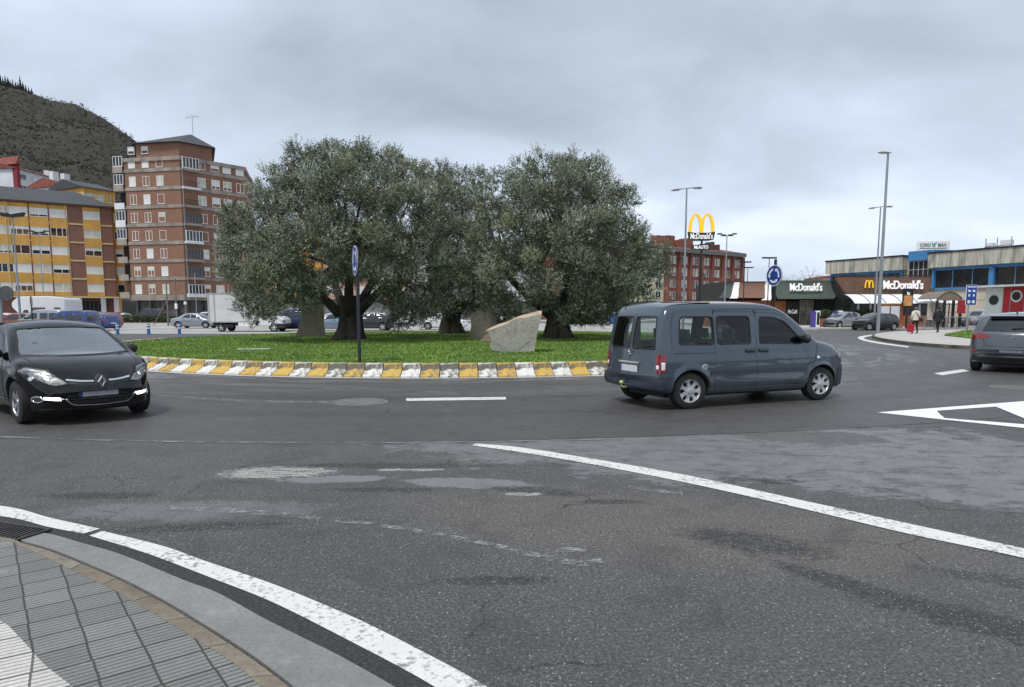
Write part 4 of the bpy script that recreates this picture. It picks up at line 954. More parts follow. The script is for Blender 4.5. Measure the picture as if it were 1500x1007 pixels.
# rearing-animal badge, wiper, tow ball, roof aerial
m = MB(); m.tube([(-.02, .03, .98), (-.03, -.015, .955), (-.028, .02, .93), (-.026, -.03, .905)], [.010, .014, .012, .007], 6); m.tube([(-.03, -.02, .955), (-.03, -.06, .965)], [.009, .005], 6); m.tube([(-.03, .01, .93), (-.03, -.05, .925)], .007, 6); o = m.build('badge', CHROME, van, (off+.035, -.0, -.01), smooth=True)
m = MB(); m.tube([(0, -.10, 1.0), (-.03, -.16, 1.01), (-.01, -.50, 1.06)], [.012, .009, .006], 6); m.build('rear_wiper', PLAST, van, (off+.03, 0, 0))
m = MB(); m.tube([(.08, 0, .33), (-.07, 0, .32), (-.09, 0, .36)], .018, 8); m.lathe([(0, .0), (.03, .01), (.036, .035), (.03, .06), (0, .07)], 14, 'z', (-.09, 0, .37)); m.build('tow_ball', mat('yellow green cap', (.45, .55, .2), .5), van, (off, .05, 0), smooth=True)
for y in (-.66, .66):
    m = MB(); m.box((.62, y, 1.785), (.9, .03, .014)); m.build('roof_rail', PLAST, van, (off, 0, 0), bevel=.004)
m = MB(); m.tube([(1.2, 0, 1.82), (1.05, 0, 2.0)], [.006, .003], 6); m.lathe([(.03, 1.8), (.02, 1.84), (0, 1.845)], 10, 'z', (1.2, 0, 0)); m.build('aerial', PLAST, van, (off, 0, 0))
P1, P2 = G(1010, 600), G(1200, 586); hd = math.degrees(math.atan2(P2.y-P1.y, P2.x-P1.x))-1.0
def place_by_wheels(o, S, P, deg, side, which=0, scale=(1, 1, 1)):       # put the contact patch of one wheel on a ground point
    wx = (S['wheels'][which]-S['L']/2)*scale[0]; wy = side*(S['W']-.03)*scale[1]; a_ = R(deg)
    o.location = (P.x-(wx*math.cos(a_)-wy*math.sin(a_)), P.y-(wx*math.sin(a_)+wy*math.cos(a_)), .005); o.rotation_euler = (0, 0, a_); o.scale = scale
place_by_wheels(van, SV, P1, hd, -1, 0, (1.10, 1.0, 1.0))
# ---------------------------------------------------------------- the black hatchback (front three-quarter)
def spec_hatch(L=4.30, W=.90, H=1.47):
    k = H/1.47
    return dict(L=L, W=W, kf=.42, kr=.16, rk=1.4, flare=.02, wr=.32, wheels=(.78, 3.42),
        top=pch([(0, .52), (.03, .70), (.07, .90), (.15, 1.02), (.28, 1.16), (.45, 1.30*k), (.6, 1.385*k), (.9, 1.43*k), (1.5, 1.465*k), (2.0, 1.465*k), (2.35, 1.42*k), (2.65, 1.31*k), (2.95, 1.15*k), (3.2, 1.01), (3.35, .955), (3.6, .915), (3.9, .845), (4.08, .765), (4.2, .66), (4.27, .57), (4.30, .47)]),
        bot=pch([(0, .40), (.05, .30), (.2, .22), (.7, .20), (3.5, .19), (4.0, .19), (4.22, .23), (4.30, .38)]),
        plan=pch([(0, .72), (.04, .79), (.15, .85), (.4, .885), (.8, W), (3.4, W), (3.8, .88), (4.05, .83), (4.18, .77), (4.26, .70), (4.30, .62)]),
        S=pch([(.18, .93), (.32, .965), (.45, .99), (.6, 1.0), (.78, .998), (.88, .985), (.96, .955), (1.02, .93), (1.2, .845), (1.4, .74), (1.5, .69)]),
        rad=pch([(0, .12), (.4, .10), (1, .10), (2.6, .11), (3.0, .09), (3.4, .10), (4.3, .10)]), crown=pch([(0, .0), (.4, .02), (2.0, .045), (2.9, .05), (3.5, .05), (4.1, .04), (4.3, .02)]),
        crease=[(.74, .03, .010, .3, 3.8)],
        cabin=(.55, 3.05), seats=(1.75, .95), mirror=(2.78, .98), pz=(.44, .62), spokes=5, wstyle='alloy', wmat=ALLOY,
        side=[dict(p=RP([(1.62, .98), (2.72, .965), (2.80, 1.0), (2.36, 1.26), (2.02, 1.355), (1.64, 1.375)], .05), c=(2.1, 1.15), d=0), dict(p=RP([(.72, 1.04), (1.54, .985), (1.55, 1.375), (1.15, 1.365), (.82, 1.27)], .06), c=(1.2, 1.2), d=1)],
        doors=[dict(p=RP([(1.57, .30), (2.86, .30), (2.90, .96), (2.40, 1.30), (2.04, 1.40), (1.59, 1.42)], .05), hole=RP([(1.62, .98), (2.72, .965), (2.80, 1.0), (2.36, 1.26), (2.02, 1.355), (1.64, 1.375)], .05), h=(1.78, .87)),
               dict(p=RP([(1.15, .30), (1.56, .30), (1.575, 1.42), (1.13, 1.405), (.76, 1.28), (.64, 1.03), (.72, .76), (.98, .62)], .05), hole=RP([(.72, 1.04), (1.54, .985), (1.55, 1.375), (1.15, 1.365), (.82, 1.27)], .06), h=(.98, .89))],
        wind=[RP([(-.74, 1.00), (-.3, .985), (.3, .985), (.74, 1.00), (.60, 1.36*k), (.2, 1.385*k), (-.2, 1.385*k), (-.60, 1.36*k)], .04)],
        rear=[RP([(-.58, 1.04), (.58, 1.04), (.50, 1.33), (-.50, 1.33)], .06)],
        head=[('F', RP([(.40, .60), (.55, .575), (.74, .66), (.83, .78), (.72, .775), (.50, .685)], .02)), ('S', RP([(3.62, .79), (3.86, .70), (4.0, .63), (4.05, .70), (3.92, .79), (3.70, .835)], .02))],
        hproj=(.62, .68), tail=[('B', RP([(.50, .80), (.80, .82), (.80, .95), (.58, .93)], .03)), ('S', RP([(.22, .83), (.38, .87), (.36, .95), (.24, .94)], .02))], extra=[], lines=[])
BLK = carpaint('black paint', (.003, .003, .0035), .05, 0, coat=.0, dirt=.0)
SM = spec_hatch(); SM['mz'] = 1.27; SM['lines'] = [('bonnet_seam', 'T', [(3.35, -.72), (3.75, -.68), (4.0, -.50)], .008, SEAM, .002), ('bonnet_seam', 'T', [(3.35, .72), (3.75, .68), (4.0, .50)], .008, SEAM, .002),
    ('chrome_strip', 'F', [(-.42, .655), (-.25, .632), (-.10, .625)], .022, CHROME, .012), ('chrome_strip', 'F', [(.42, .655), (.25, .632), (.10, .625)], .022, CHROME, .012),
    ('lower_chrome', 'F', [(-.60, .40), (-.46, .385), (-.36, .305), (-.2, .29), (0, .285), (.2, .29), (.36, .305), (.46, .385), (.60, .40)], .013, CHROME, .014),
    ('side_strip', 'R', [(1.3, .34), (2.0, .335), (2.8, .335)], .02, CHROME, .01), ('side_strip', 'L', [(1.3, .34), (2.0, .335), (2.8, .335)], .02, CHROME, .01)]
SM['extra'] = [('upper_grille', 'F', RP([(-.40, .60), (-.12, .565), (.12, .565), (.40, .60), (.40, .64), (.12, .61), (-.12, .61), (-.40, .64)], .01), PLAST, .004),
    ('lower_grille', 'F', RP([(-.36, .30), (.36, .30), (.42, .42), (-.42, .42)], .02), PLAST, .003), ('lower_lip', 'F', RP([(-.72, .20), (.72, .20), (.72, .25), (-.72, .25)], .02), PLAST, .012)]
meg = car(SM, BLK, True, 'hatchback_car', 'glossy black hatchback with chrome diamond badge driving at the left edge of the photo', 'car')
sh = SM['shell']; off = -SM['L']/2
for s_ in (-1, 1):
    m = sh.patch('F', RP([(s_*.50, .37), (s_*.68, .385), (s_*.68, .425), (s_*.50, .41)], .008), .014, .015, .03); shifted(m, off).build('daytime_light', DRL, meg, smooth=True)
    c, n = sh.hit('F', s_*.735, .385); q = [(s_*.735+.055*math.cos(k*.524), .385+.05*math.sin(k*.524)) for k in range(12)]; q2 = [(s_*.735+.042*math.cos(k*.524), .385+.037*math.sin(k*.524)) for k in range(12)]
    m = sh.patch('F', q, .012, .012, .02, hole=q2); o = shifted(m, off).build('fog_lamp', CHROME, meg, smooth=True); m = sh.patch('F', q2, .006, .004, .02); shifted(m, off).build('fog_lamp_lens', mat('dark lens', (.03, .03, .035), .1, coat=1), o, smooth=True)
c, n = sh.hit('F', 0, .61); m = MB(); A_ = [(0, .095), (.062, 0), (0, -.095), (-.062, 0)]; B_ = [(0, .048), (.024, 0), (0, -.048), (-.024, 0)]
for i in range(4):
    j = (i+1) % 4; vs = [(0, A_[i][0], A_[i][1]), (0, A_[j][0], A_[j][1]), (0, B_[j][0], B_[j][1]), (0, B_[i][0], B_[i][1])]; mid = [(.02, (A_[k][0]+B_[k][0])/2, (A_[k][1]+B_[k][1])/2) for k in (i, j)]
    m.add([vs[0], vs[1], mid[1], mid[0]], [(0, 1, 2, 3)]); m.add([mid[0], mid[1], vs[2], vs[3]], [(0, 1, 2, 3)])
m.build('badge', CHROME, meg, (c.x+off+.02, 0, .615)); q = [(.085*math.cos(k*.524), .61+.115*math.sin(k*.524)) for k in range(12)]; m = sh.patch('F', q, .008, .008, .03); shifted(m, off).build('badge_surround', PLAST, meg, smooth=True)
m = MB(); m.tube([(3.13, .1, 1.02), (3.0, -.35, 1.115), (2.97, -.5, 1.14)], .008, 6); m.tube([(3.17, .55, .99), (3.08, .1, 1.07), (3.02, -.1, 1.105)], .008, 6); m.build('wipers', PLAST, meg, (off, 0, .02))
Pf = G(30, 621)+Vector((math.cos(R(49)), math.sin(R(49)), 0))*.84; hdg = -41; a_ = R(hdg); wx = SM['wheels'][1]-SM['L']/2
meg.location = (Pf.x-wx*math.cos(a_)+.0, Pf.y-wx*math.sin(a_), .005); meg.rotation_euler = (0, 0, a_)
# ---------------------------------------------------------------- the grey hatchback seen from behind
GRYP = carpaint('grey paint', (.095, .105, .12), .3, .5, dirt=.2)
SO = spec_hatch(4.06, .885, 1.44); SO.update(kr=.22, flare=.03, wheels=(.72, 3.28), wstyle='alloy', gside=GLASS_D, grear=GLASS_D)
SO['top'] = pch([(0, .56), (.03, .80), (.06, .93), (.14, 1.0), (.26, 1.12), (.40, 1.27), (.50, 1.36), (.58, 1.395), (.9, 1.425), (1.5, 1.44), (1.9, 1.43), (2.3, 1.37), (2.6, 1.25), (2.9, 1.08), (3.1, .98), (3.3, .93), (3.7, .86), (3.9, .74), (4.0, .62), (4.06, .5)])
SO['plan'] = pch([(0, .74), (.04, .81), (.12, .85), (.4, .88), (.8, .885), (3.2, .885), (3.6, .86), (3.85, .80), (4.0, .70), (4.06, .6)])
SO['rear'] = [RP([(-.60, 1.02), (.60, 1.02), (.49, 1.31), (-.49, 1.31)], .05)]
SO['tail'] = [('B', RP([(.42, .86), (.80, .79), (.83, .92), (.70, .955), (.44, .92)], .02))]
SO['head'] = [('F', RP([(.40, .60), (.55, .575), (.74, .66), (.80, .76), (.70, .755), (.50, .685)], .02))]
SO['pz'] = (.44, .55)
SO['lines'] = [('tailgate_seam', 'B', [(-.62, 1.0), (-.56, .80), (-.50, .66), (-.2, .635), (.2, .635), (.50, .66), (.56, .80), (.62, 1.0)], .010, SEAM, .002)]
SO['extra'] = [('lower_bumper', 'B', RP([(-.80, .28), (.80, .28), (.78, .42), (.55, .46), (-.55, .46), (-.78, .42)], .02), PLAST, .006), ('third_light', 'B', RP([(-.12, .385), (.12, .385), (.10, .42), (-.10, .42)], .005), REDL, .012)]
ops = car(SO, GRYP, True, 'hatchback_car', 'grey hatchback seen from behind at the right edge of the photo', 'car')
sh = SO['shell']; off = -SO['L']/2
for s_ in (-1, 1): m = sh.patch('B', RP([(s_*.72, .47), (s_*.80, .47), (s_*.80, .56), (s_*.72, .55)], .01), .008, .01, .03); shifted(m, off).build('reflector', REDL, ops, smooth=True)
c, n = sh.hit('B', 0, .87); m = MB(); m.tube([Vector((0, .062*math.cos(k/24*6.2832), .062*math.sin(k/24*6.2832))) for k in range(25)], .007, 6, False); m.add([(-.004, -.09, .008), (-.004, -.005, .014), (-.004, .09, -.006), (-.004, .005, -.014)], [(0, 1, 2, 3)]); m.build('badge', CHROME, ops, (c.x+off-.015, 0, .87))
m = MB(); m.xz([(.40, 1.345), (.62, 1.40), (.62, 1.415), (.36, 1.375)], -.5, .5); m.build('spoiler', GRYP, ops, (off, 0, .0), bevel=.01)
m = MB(); m.tube([(.22, 0, 1.06), (.20, -.03, 1.08), (.25, -.38, 1.11)], [.02, .014, .008], 6); m.build('rear_wiper', PLAST, ops, (off-.02, 0, 0))
m = MB(); m.xz([(.70, 1.44), (.86, 1.44), (.73, 1.50), (.70, 1.50)], -.015, .015); m.build('aerial', PLAST, ops, (off, 0, -.02), bevel=.004)
place_by_wheels(ops, SO, G(1424, 542), 46, 1, 0, (1.06, 1.09, 1.10))
# ================================================================ BUILDINGS
def brick(name, c1, c2, mort, scale=1.0, stain=.3):
    a = N(name, .85); bt = a.n('ShaderNodeTexBrick'); bt.inputs['Scale'].default_value = 1
    bt.inputs['Color1'].default_value = (*c1, 1); bt.inputs['Color2'].default_value = (*c2, 1); bt.inputs['Mortar'].default_value = (*mort, 1)
    bt.inputs['Brick Width'].default_value = .5*scale; bt.inputs['Row Height'].default_value = .16*scale; bt.inputs['Mortar Size'].default_value = .012*scale
    a.lk(a.map(rot=(math.pi/2, 0, 0)), bt.inputs['Vector']); n1 = a.noise(.35, 6, .7, src=a.map((1, 1, .35))); n2 = a.noise(2.5, 5, .7)
    c = a.mix(a.math('MULTIPLY', a.ramp(n1, [(.4, 0), (.75, 1)]), stain), bt.outputs[0], [q*.35 for q in c1]); c = a.mix(a.math('MULTIPLY', n2, .35), c, [q*1.35 for q in c2]); a.base(c); return a.m
B_RED = brick('red brown brick', (.20, .098, .060), (.255, .128, .080), (.16, .12, .10)); B_BRN = brick('brown brick', (.19, .088, .060), (.235, .11, .075), (.15, .12, .10)); B_ORG = brick('orange brick', (.30, .10, .055), (.36, .13, .07), (.2, .15, .12), stain=.2)
B_REDF = mat('far red brick', (.23, .085, .058), .9, var=.25, vscale=.25)
YEL = mat('mustard render', (.56, .31, .075), .85, var=.14, vscale=.5, stretch=(1, 1, .5)); CREAM = mat('cream band', (.58, .44, .24), .85, var=.12); CONC = mat('weathered concrete', (.27, .235, .20), .9, var=.3, vscale=.6, stretch=(1, 1, .3)); WHT = mat('white frame', (.74, .74, .72), .5, var=.06, vscale=1)
SHUT = mat('roller shutter', (.66, .65, .61), .6, var=.12, vscale=.4); SHUTC = mat('cream shutter', (.50, .50, .42), .6, var=.2, vscale=.5); WINP = mat('window glass', (.018, .022, .026), .08, var=.5, vscale=.6, coat=.4); SLATE = mat('dark slate roof', (.050, .053, .060), .75, var=.25, vscale=1.2, stretch=(1, 6, 6))
DKW = mat('dark opening', (.010, .010, .011), .8); PINK = mat('salmon render', (.50, .30, .22), .9, var=.15, vscale=.4); RTILE = mat('red roof tiles', (.22, .065, .050), .85, var=.25, vscale=1); WHR = mat('white render', (.62, .63, .65), .85, var=.12, vscale=.3)
CARD = mat('dark red render', (.22, .03, .04), .85, var=.15); ZINC = mat('galvanised steel', (.34, .36, .38), .45, .6, var=.15, vscale=3); BLKM = mat('black steel', (.014, .015, .018), .45, .2, var=.15); BEIGE = mat('beige panel', (.46, .40, .32), .8, var=.12, vscale=.3, stretch=(1, 1, .3))
class Face:                                       # a straight facade between two ground points, local frame at P0
    def __init__(s, P0, P1, root=None):
        s.P0 = Vector((P0[0], P0[1], 0)); d = Vector((P1[0], P1[1], 0))-s.P0; s.L = d.length; s.d = d.normalized(); s.rz = math.atan2(d.y, d.x); s.n = Vector((s.d.y, -s.d.x, 0))
    def u(s, px, py):                             # distance along the facade seen at a pixel
        r = ray(px, py); k = r.x/r.y; x0, y0 = s.P0.x, s.P0.y; return (k*y0-x0)/(s.d.x-k*s.d.y)
    def z(s, u, px, py):
        P = s.P0+s.d*u; r = ray(px, py); return CAMH+r.z*P.y/r.y
WM = {}
def win_meshes(w, h, nb, sh_, frame, shm):
    key = (w, h, nb, sh_, frame.name, shm.name)
    if key in WM: return WM[key]
    f = MB(); t = .06
    f.b2(-w/2, w/2, -.05, .12, h/2-t, h/2); f.b2(-w/2, w/2, -.06, .12, -h/2-.03, -h/2+t); f.b2(-w/2, -w/2+t, -.05, .12, -h/2+t, h/2-t); f.b2(w/2-t, w/2, -.05, .12, -h/2+t, h/2-t)
    for k in range(1, nb): x = -w/2+w*k/nb; f.b2(x-.045, x+.045, -.045, .10, -h/2+t, h/2-t)
    p = MB(); p.b2(-w/2+t, w/2-t, .02, .05, -h/2+t, h/2-t)
    s = None
    if sh_ > 0:
        s = MB(); z1 = h/2-t; z0 = z1-(h-2*t)*sh_; s.b2(-w/2+t, w/2-t, -.03, .015, z0, z1)
        s = s.mesh('shutter', shm)
    WM[key] = (f.mesh('window', frame), p.mesh('pane', WINP), s); return WM[key]
def window(root, loc, rz, w, h, nb=2, sh_=0, frame=WHT, shm=SHUT, simple=False):
    f, p, s = win_meshes(w, h, nb, sh_, frame, shm); o = link('window', f, root, loc, rz); link('pane', p, o)
    if s: link('shutter', s, o)
    return o
def broot(name, F, label, cat='building'): return empty(name, F.P0, F.rz, label, cat)
rnd = random.Random(11)
# ---- yellow and brick apartment block, far left
def on(px, py, Y): p = at(px, py, Y); return (p.x, p.y)
P0, P1 = on(0, 294, 105), on(163, 307, 113)
F = Face(P0, P1); rt = broot('apartment_building', F, 'mustard yellow and brown brick apartment block with slate roof at the left edge'); EV = F.z(0, 0, 294); L0 = -9.0
m = MB(); m.b2(L0, F.L, 0, 11, 4.0, EV); m.build('wall', B_BRN, rt)
cols = [(F.u(px, 312), w) for px, w in ((1, 2.2), (26.7, 2.3), (56.4, 2.3), (85.2, 2.3), (133.5, 2.3))]; cols = [(cols[0][0]-3.6, 2.3)]+cols; rows = [5.35+2.86*k for k in range(5)]
def sep(name, boxes, m_, root_):
    for q_ in boxes: MB().b2(*q_).build(name, m_, root_)
sep('render_panel', [(u-w/2-.05, u+w/2+.05, -.10, -.004, (rows[k]+.66) if k >= 0 else 4.05, (rows[k+1]-.66) if k < 4 else EV-.1) for u, w in cols for k in range(-1, 5)], YEL, rt)
EDG = [L0]+[v for u, w in cols for v in (u-w/2-.06, u+w/2+.06)]+[F.L]
sep('cream_band', [(EDG[i], EDG[i+1], -.07, -.003, rows[k]+1.30, rows[k]+1.52) for i in range(0, len(EDG), 2) for k in range(4)], CREAM, rt)
for i, (u, w) in enumerate(cols):
    for k in range(5):
        q = rnd.choice((.0, .35, .55, 1, 1, .8, 1)); window(rt, (u, -.02, rows[k]), 0, w, 1.30, rnd.choice((2, 2, 3)), q, shm=rnd.choice((SHUT, SHUT, SHUTC)))
m = MB(); m.b2(L0, F.L+.35, -.45, 11, 3.75, 4.0); m.build('cornice', CREAM, rt)
m = MB(); m.b2(L0, F.L+.5, -.5, 11.4, EV, EV+.22); m.build('eaves', mat('timber eaves', (.12, .06, .035), .8), rt)
m = MB(); m.add([(L0, -.55, EV+.222), (F.L+.6, -.55, EV+.222), (F.L+.6, 11.5, EV+.222), (L0, 11.5, EV+.222), (L0, 5.4, EV+2.9), (F.L-4.5, 5.4, EV+2.9)], [(0, 1, 5, 4), (1, 2, 5), (2, 3, 4, 5), (3, 0, 4), (3, 2, 1, 0)]); m.build('roof', SLATE, rt)
m = MB(); m.b2(F.L-.0, F.L+1.5, .9, 8.8, 4.0, EV-.15); m.build('side_bay', YEL, rt)
for k in range(5): window(rt, (F.L+.8, .86, rows[k]), 0, 1.1, 1.35, 1, (0, 1, .6, 0, 1)[k])
for u in (F.u(95, 330)+.15, F.u(9, 330)): MB().tube([(u, -.14, 4.0), (u, -.14, EV)], .06, 6).build('drainpipe', CREAM, rt)
m = MB(); m.b2(L0, F.L, 1.2, 10, 0, 3.75); m.build('shopfront_wall', mat('ground floor tiles', (.20, .10, .07), .8, var=.2), rt)
for px in (98, 117, 152, 171): u = F.u(px, 450); MB().b2(u-.35, u+.35, -.1, .6, 0, 3.74).build('column', WHR, rt)
u0, u1 = F.u(119, 450), F.u(151, 450); m = MB(); m.b2(u0, u1, .9, 1.19, .1, 3.2); m.build('shop_window', DKW, rt); m = MB()
for k in range(6): u = u0+(u1-u0)*k/5; m.b2(u-.05, u+.05, .84, .89, .1, 3.2)
m.build('shop_window_frame', mat('bronze frame', (.10, .07, .05), .5), rt); u0, u1 = F.u(97, 450), F.u(115, 450); m = MB(); m.b2(u0, u1, .9, 1.19, .2, 3.5); m.build('poster_wall', WHR, rt)
# ---- nine storey red brick tower block
C = Vector((*on(262, 228, 105), 0)); A_ = Vector((*on(181, 232, 106.8), 0)); B_ = Vector((*on(358, 242, 113), 0))
FL, FR = Face(A_, C), Face(C, B_); tw = empty('apartment_tower', C, 0, 'nine storey red brick tower block with concrete bands and a hipped slate roof', 'building')
def lw(v): return Vector((v[0]-C.x, v[1]-C.y))
TOP = at(262, 228, 105).z; PT = at(262, 207, 105).z; Ab, Bb = Vector((A_.x-4, A_.y+12)), Vector((B_.x-4, B_.y+14))
poly = [lw(A_), (0, 0), lw(B_), lw(Bb), lw(Ab)]
m = MB(); m.prism([tuple(p) for p in poly], 3.5, TOP-.2); m.build('wall', B_RED, tw)
def grow(poly, d):
    c = Vector((sum(p[0] for p in poly)/len(poly), sum(p[1] for p in poly)/len(poly))); return [tuple(Vector(p[:2])+(Vector(p[:2])-c).normalized()*d) for p in poly]
zr = [5.0+2.70*k for k in range(8)]
for k in range(8): m = MB(); m.prism(grow(poly, .12), zr[k]-1.36, zr[k]-.86); m.build('concrete_band', CONC, tw)
m = MB(); m.prism(grow(poly, .2), TOP-.62, TOP-.05); m.build('parapet', CONC, tw)
D = C+(B_-C)*.50; Db = Vector((D.x-5, D.y+11)); pp = [lw(A_+(C-A_)*.22), (0, 0), lw(D), lw(Db), lw(Ab)]; pp = grow(pp, -.12)
m = MB(); m.prism(pp, TOP-.06, PT-.12); m.build('penthouse_wall', B_RED, tw)
e_ = grow(pp, .75); pk = [Vector(pp[1])*.62+Vector(pp[3])*.38, Vector(pp[1])*.4+Vector(pp[3])*.45+Vector(pp[4])*.15]
m = MB(); n = 5; m.add([(p[0], p[1], PT-.1) for p in e_]+[(pk[0].x, pk[0].y, PT+2.4), (pk[1].x, pk[1].y, PT+2.4)], [(0, 1, 5, 6), (1, 2, 5), (2, 3, 5), (3, 4, 6, 5), (4, 0, 6), (4, 3, 2, 1, 0)]); m.build('roof', SLATE, tw)
def tl(Fc, u, off=0): p = Fc.P0+Fc.d*u+Fc.n*off; return (p.x-C.x, p.y-C.y)
wc = 0
for px, w in ((193, 1.15), (213, 1.15), (233.5, 1.15)):
    u = FL.u(px, 246)
    for k in range(8):
        x, y = tl(FL, u); fr = WHT; q = rnd.choice((0, 0, .5, 1, 1, .4)); window(tw, (x, y, zr[k]), FL.rz, w, 1.45, rnd.choice((2, 2, 1)), q, shm=rnd.choice((SHUT, SHUTC)))
    if px < 230: x, y = tl(FL, u, -.05); window(tw, (x, y, TOP+1.05), FL.rz, 1.1, 1.1, 1, .6)
for px, w in ((294.6, 1.3), (315, 1.35), (332, 1.35), (351, 1.35)):
    u = FR.u(px, 255)
    for k in range(8): x, y = tl(FR, u); window(tw, (x, y, zr[k]), FR.rz, w, 1.45, rnd.choice((2, 1)), rnd.choice((0, .4, .7, 1)), shm=rnd.choice((SHUT, SHUTC)))
u = FR.u(278, 255)
for k in range(8):                                # glazed enclosed balconies near the corner
    x, y = tl(FR, u, .35); b = MB(); b.b2(-1.35, 1.35, -.30, .36, -1.25, -.95 if k else -.7); o = b.build('balcony', CONC if k % 3 else WHR, tw, (x, y, zr[k]), FR.rz)
    if k in (0, 1, 2, 3, 4, 7): f_, p_, s_ = win_meshes(2.5, 1.6, 5, 0, WHT if k in (0, 3, 7) else mat('brown frame', (.16, .12, .10), .6), SHUT); g = link('glazing', f_, o, (0, -.15, -.1)); link('pane', p_, g)
    else:
        b = MB(); [b.tube([(q*.15, -.25, -.95), (q*.15, -.25, -.15)], .015, 4) for q in range(-8, 9)]; b.tube([(-1.25, -.25, -.15), (1.25, -.25, -.15)], .025, 4); b.build('railing', BLKM, o)
        b = MB(); b.b2(-1.2, 1.2, .40, .43, -.9, .75); b.build('opening', DKW, o)
# loggia stack on the left end
for k in range(8):
    p = lw(A_)-Vector((FL.d.x, FL.d.y))*.85; b = MB(); b.b2(-.95, .75, -.35, 3.2, -1.38, -1.15); b.b2(-.95, .75, -.35, -.25, -1.15, -.45); b.b2(-.95, -.85, -.25, 3.2, -1.15, -.45); o = b.build('loggia', (WHR, CONC)[k not in (4, 5)], tw, (p.x, p.y, zr[k]), FL.rz)
    b = MB(); b.b2(-.75, .75, .8, 3.0, -1.1, 1.2); b.build('loggia_back', DKW if k % 3 else B_RED, o)
    if k in (3, 4, 6, 7): f_, p_, s_ = win_meshes(1.6, 1.5, 3, 0, WHT, SHUT); g = link('glazing', f_, o, (-.1, -.2, .35)); link('pane', p_, g)
p = lw(A_); m = MB(); m.box((0, 0, 0), (.1, .1, .1)); dpx = tl(FR, FR.u(265.5, 240), .15)
m = MB(); m.tube([(dpx[0], dpx[1], 3.5), (dpx[0], dpx[1], TOP)], .07, 6); m.build('drainpipe', ZINC, tw)
m = MB(); m.prism(grow(poly, -.5), 0, 3.5); m.build('garage_wall', mat('dark graffiti wall', (.045, .045, .048), .9, col2=(.13, .125, .12), vscale=1.6), tw)
m = MB(); m.prism(grow(poly, .25), 3.3, 3.62); m.build('canopy', CONC, tw)
for q in range(9):
    f2 = FR if q > 3 else FL; u = (f2.L*(.1+.24*(q % 4))) if q <= 3 else f2.L*(.08+.2*(q-4)); x, y = tl(f2, u, .02); m = MB(); m.b2(-.15, .15, -.15, .25, 0, 3.3); m.build('pillar', mat('dark pillar', (.05, .048, .046), .8), tw, (x, y, 0), f2.rz)
g = empty('roof_aerial', C+Vector((pk[1].x+1.5, pk[1].y-1, PT+1.8)), 0, 'thin television aerial on the slate roof of the red brick tower', 'aerial'); m = MB(); m.tube([(0, 0, 0), (0, 0, 4.2)], .045, 5); m.build('mast', ZINC, g); m = MB(); m.tube([(-1.1, 0, 3.7), (1.1, 0, 3.9)], .03, 4); [m.tube([(x_, -.0, 3.5), (x_, 0, 4.15)], .022, 4) for x_ in (-.8, -.4, .4, .8)]; m.build('antenna', ZINC, g)
# ---- blocks glimpsed behind the olive trees
def simple_block(name, P0, P1, top, m_wall, lab, rows_n, cols_n, depth=12, gf=3.6, roofm=None, base_m=None, w=1.3, hh=1.4, z0=0):
    F = Face(P0, P1); r = broot(name, F, lab); b = MB(); b.b2(0, F.L, 0, depth, z0+gf, top); b.build('wall', m_wall, r)
    b = MB(); b.b2(.05, F.L-.05, .35, depth, z0, z0+gf); b.build('ground_floor', base_m or mat('shopfront grey', (.16, .155, .15), .8, var=.5, vscale=.5), r)
    b = MB(); b.b2(-.3, F.L+.3, -.35, depth+.3, top, top+.3); b.build('eaves', CONC, r)
    if roofm: b = MB(); b.add([(-.4, -.5, top+.3), (F.L+.4, -.5, top+.3), (F.L+.4, depth+.4, top+.3), (-.4, depth+.4, top+.3), (2.5, depth/2, top+2.4), (F.L-2.5, depth/2, top+2.4)], [(0, 1, 5, 4), (1, 2, 5), (2, 3, 4, 5), (3, 0, 4), (3, 2, 1, 0)]); b.build('roof', roofm, r)
    for i in range(cols_n):
        for k in range(rows_n): window(r, (F.L*(i+.5)/cols_n, -.02, z0+gf+1.4+(top-z0-gf)*k/rows_n), 0, w, hh, 2, rnd.choice((0, .5, 1, 1)))
    return r, F
simple_block('apartment_building', on(372, 400, 118), on(470, 400, 114), 14.6, YEL, 'ochre apartment block glimpsed behind the left olive tree above the blue off-roader', 4, 5)
simple_block('apartment_building', on(474, 400, 113), on(600, 400, 118), 14.2, PINK, 'salmon pink apartment block glimpsed through the fork of the left olive tree', 4, 6)
simple_block('apartment_building', on(604, 400, 130), on(790, 400, 140), 12.5, WHR, 'white apartment block almost hidden behind the middle olive tree', 3, 7)
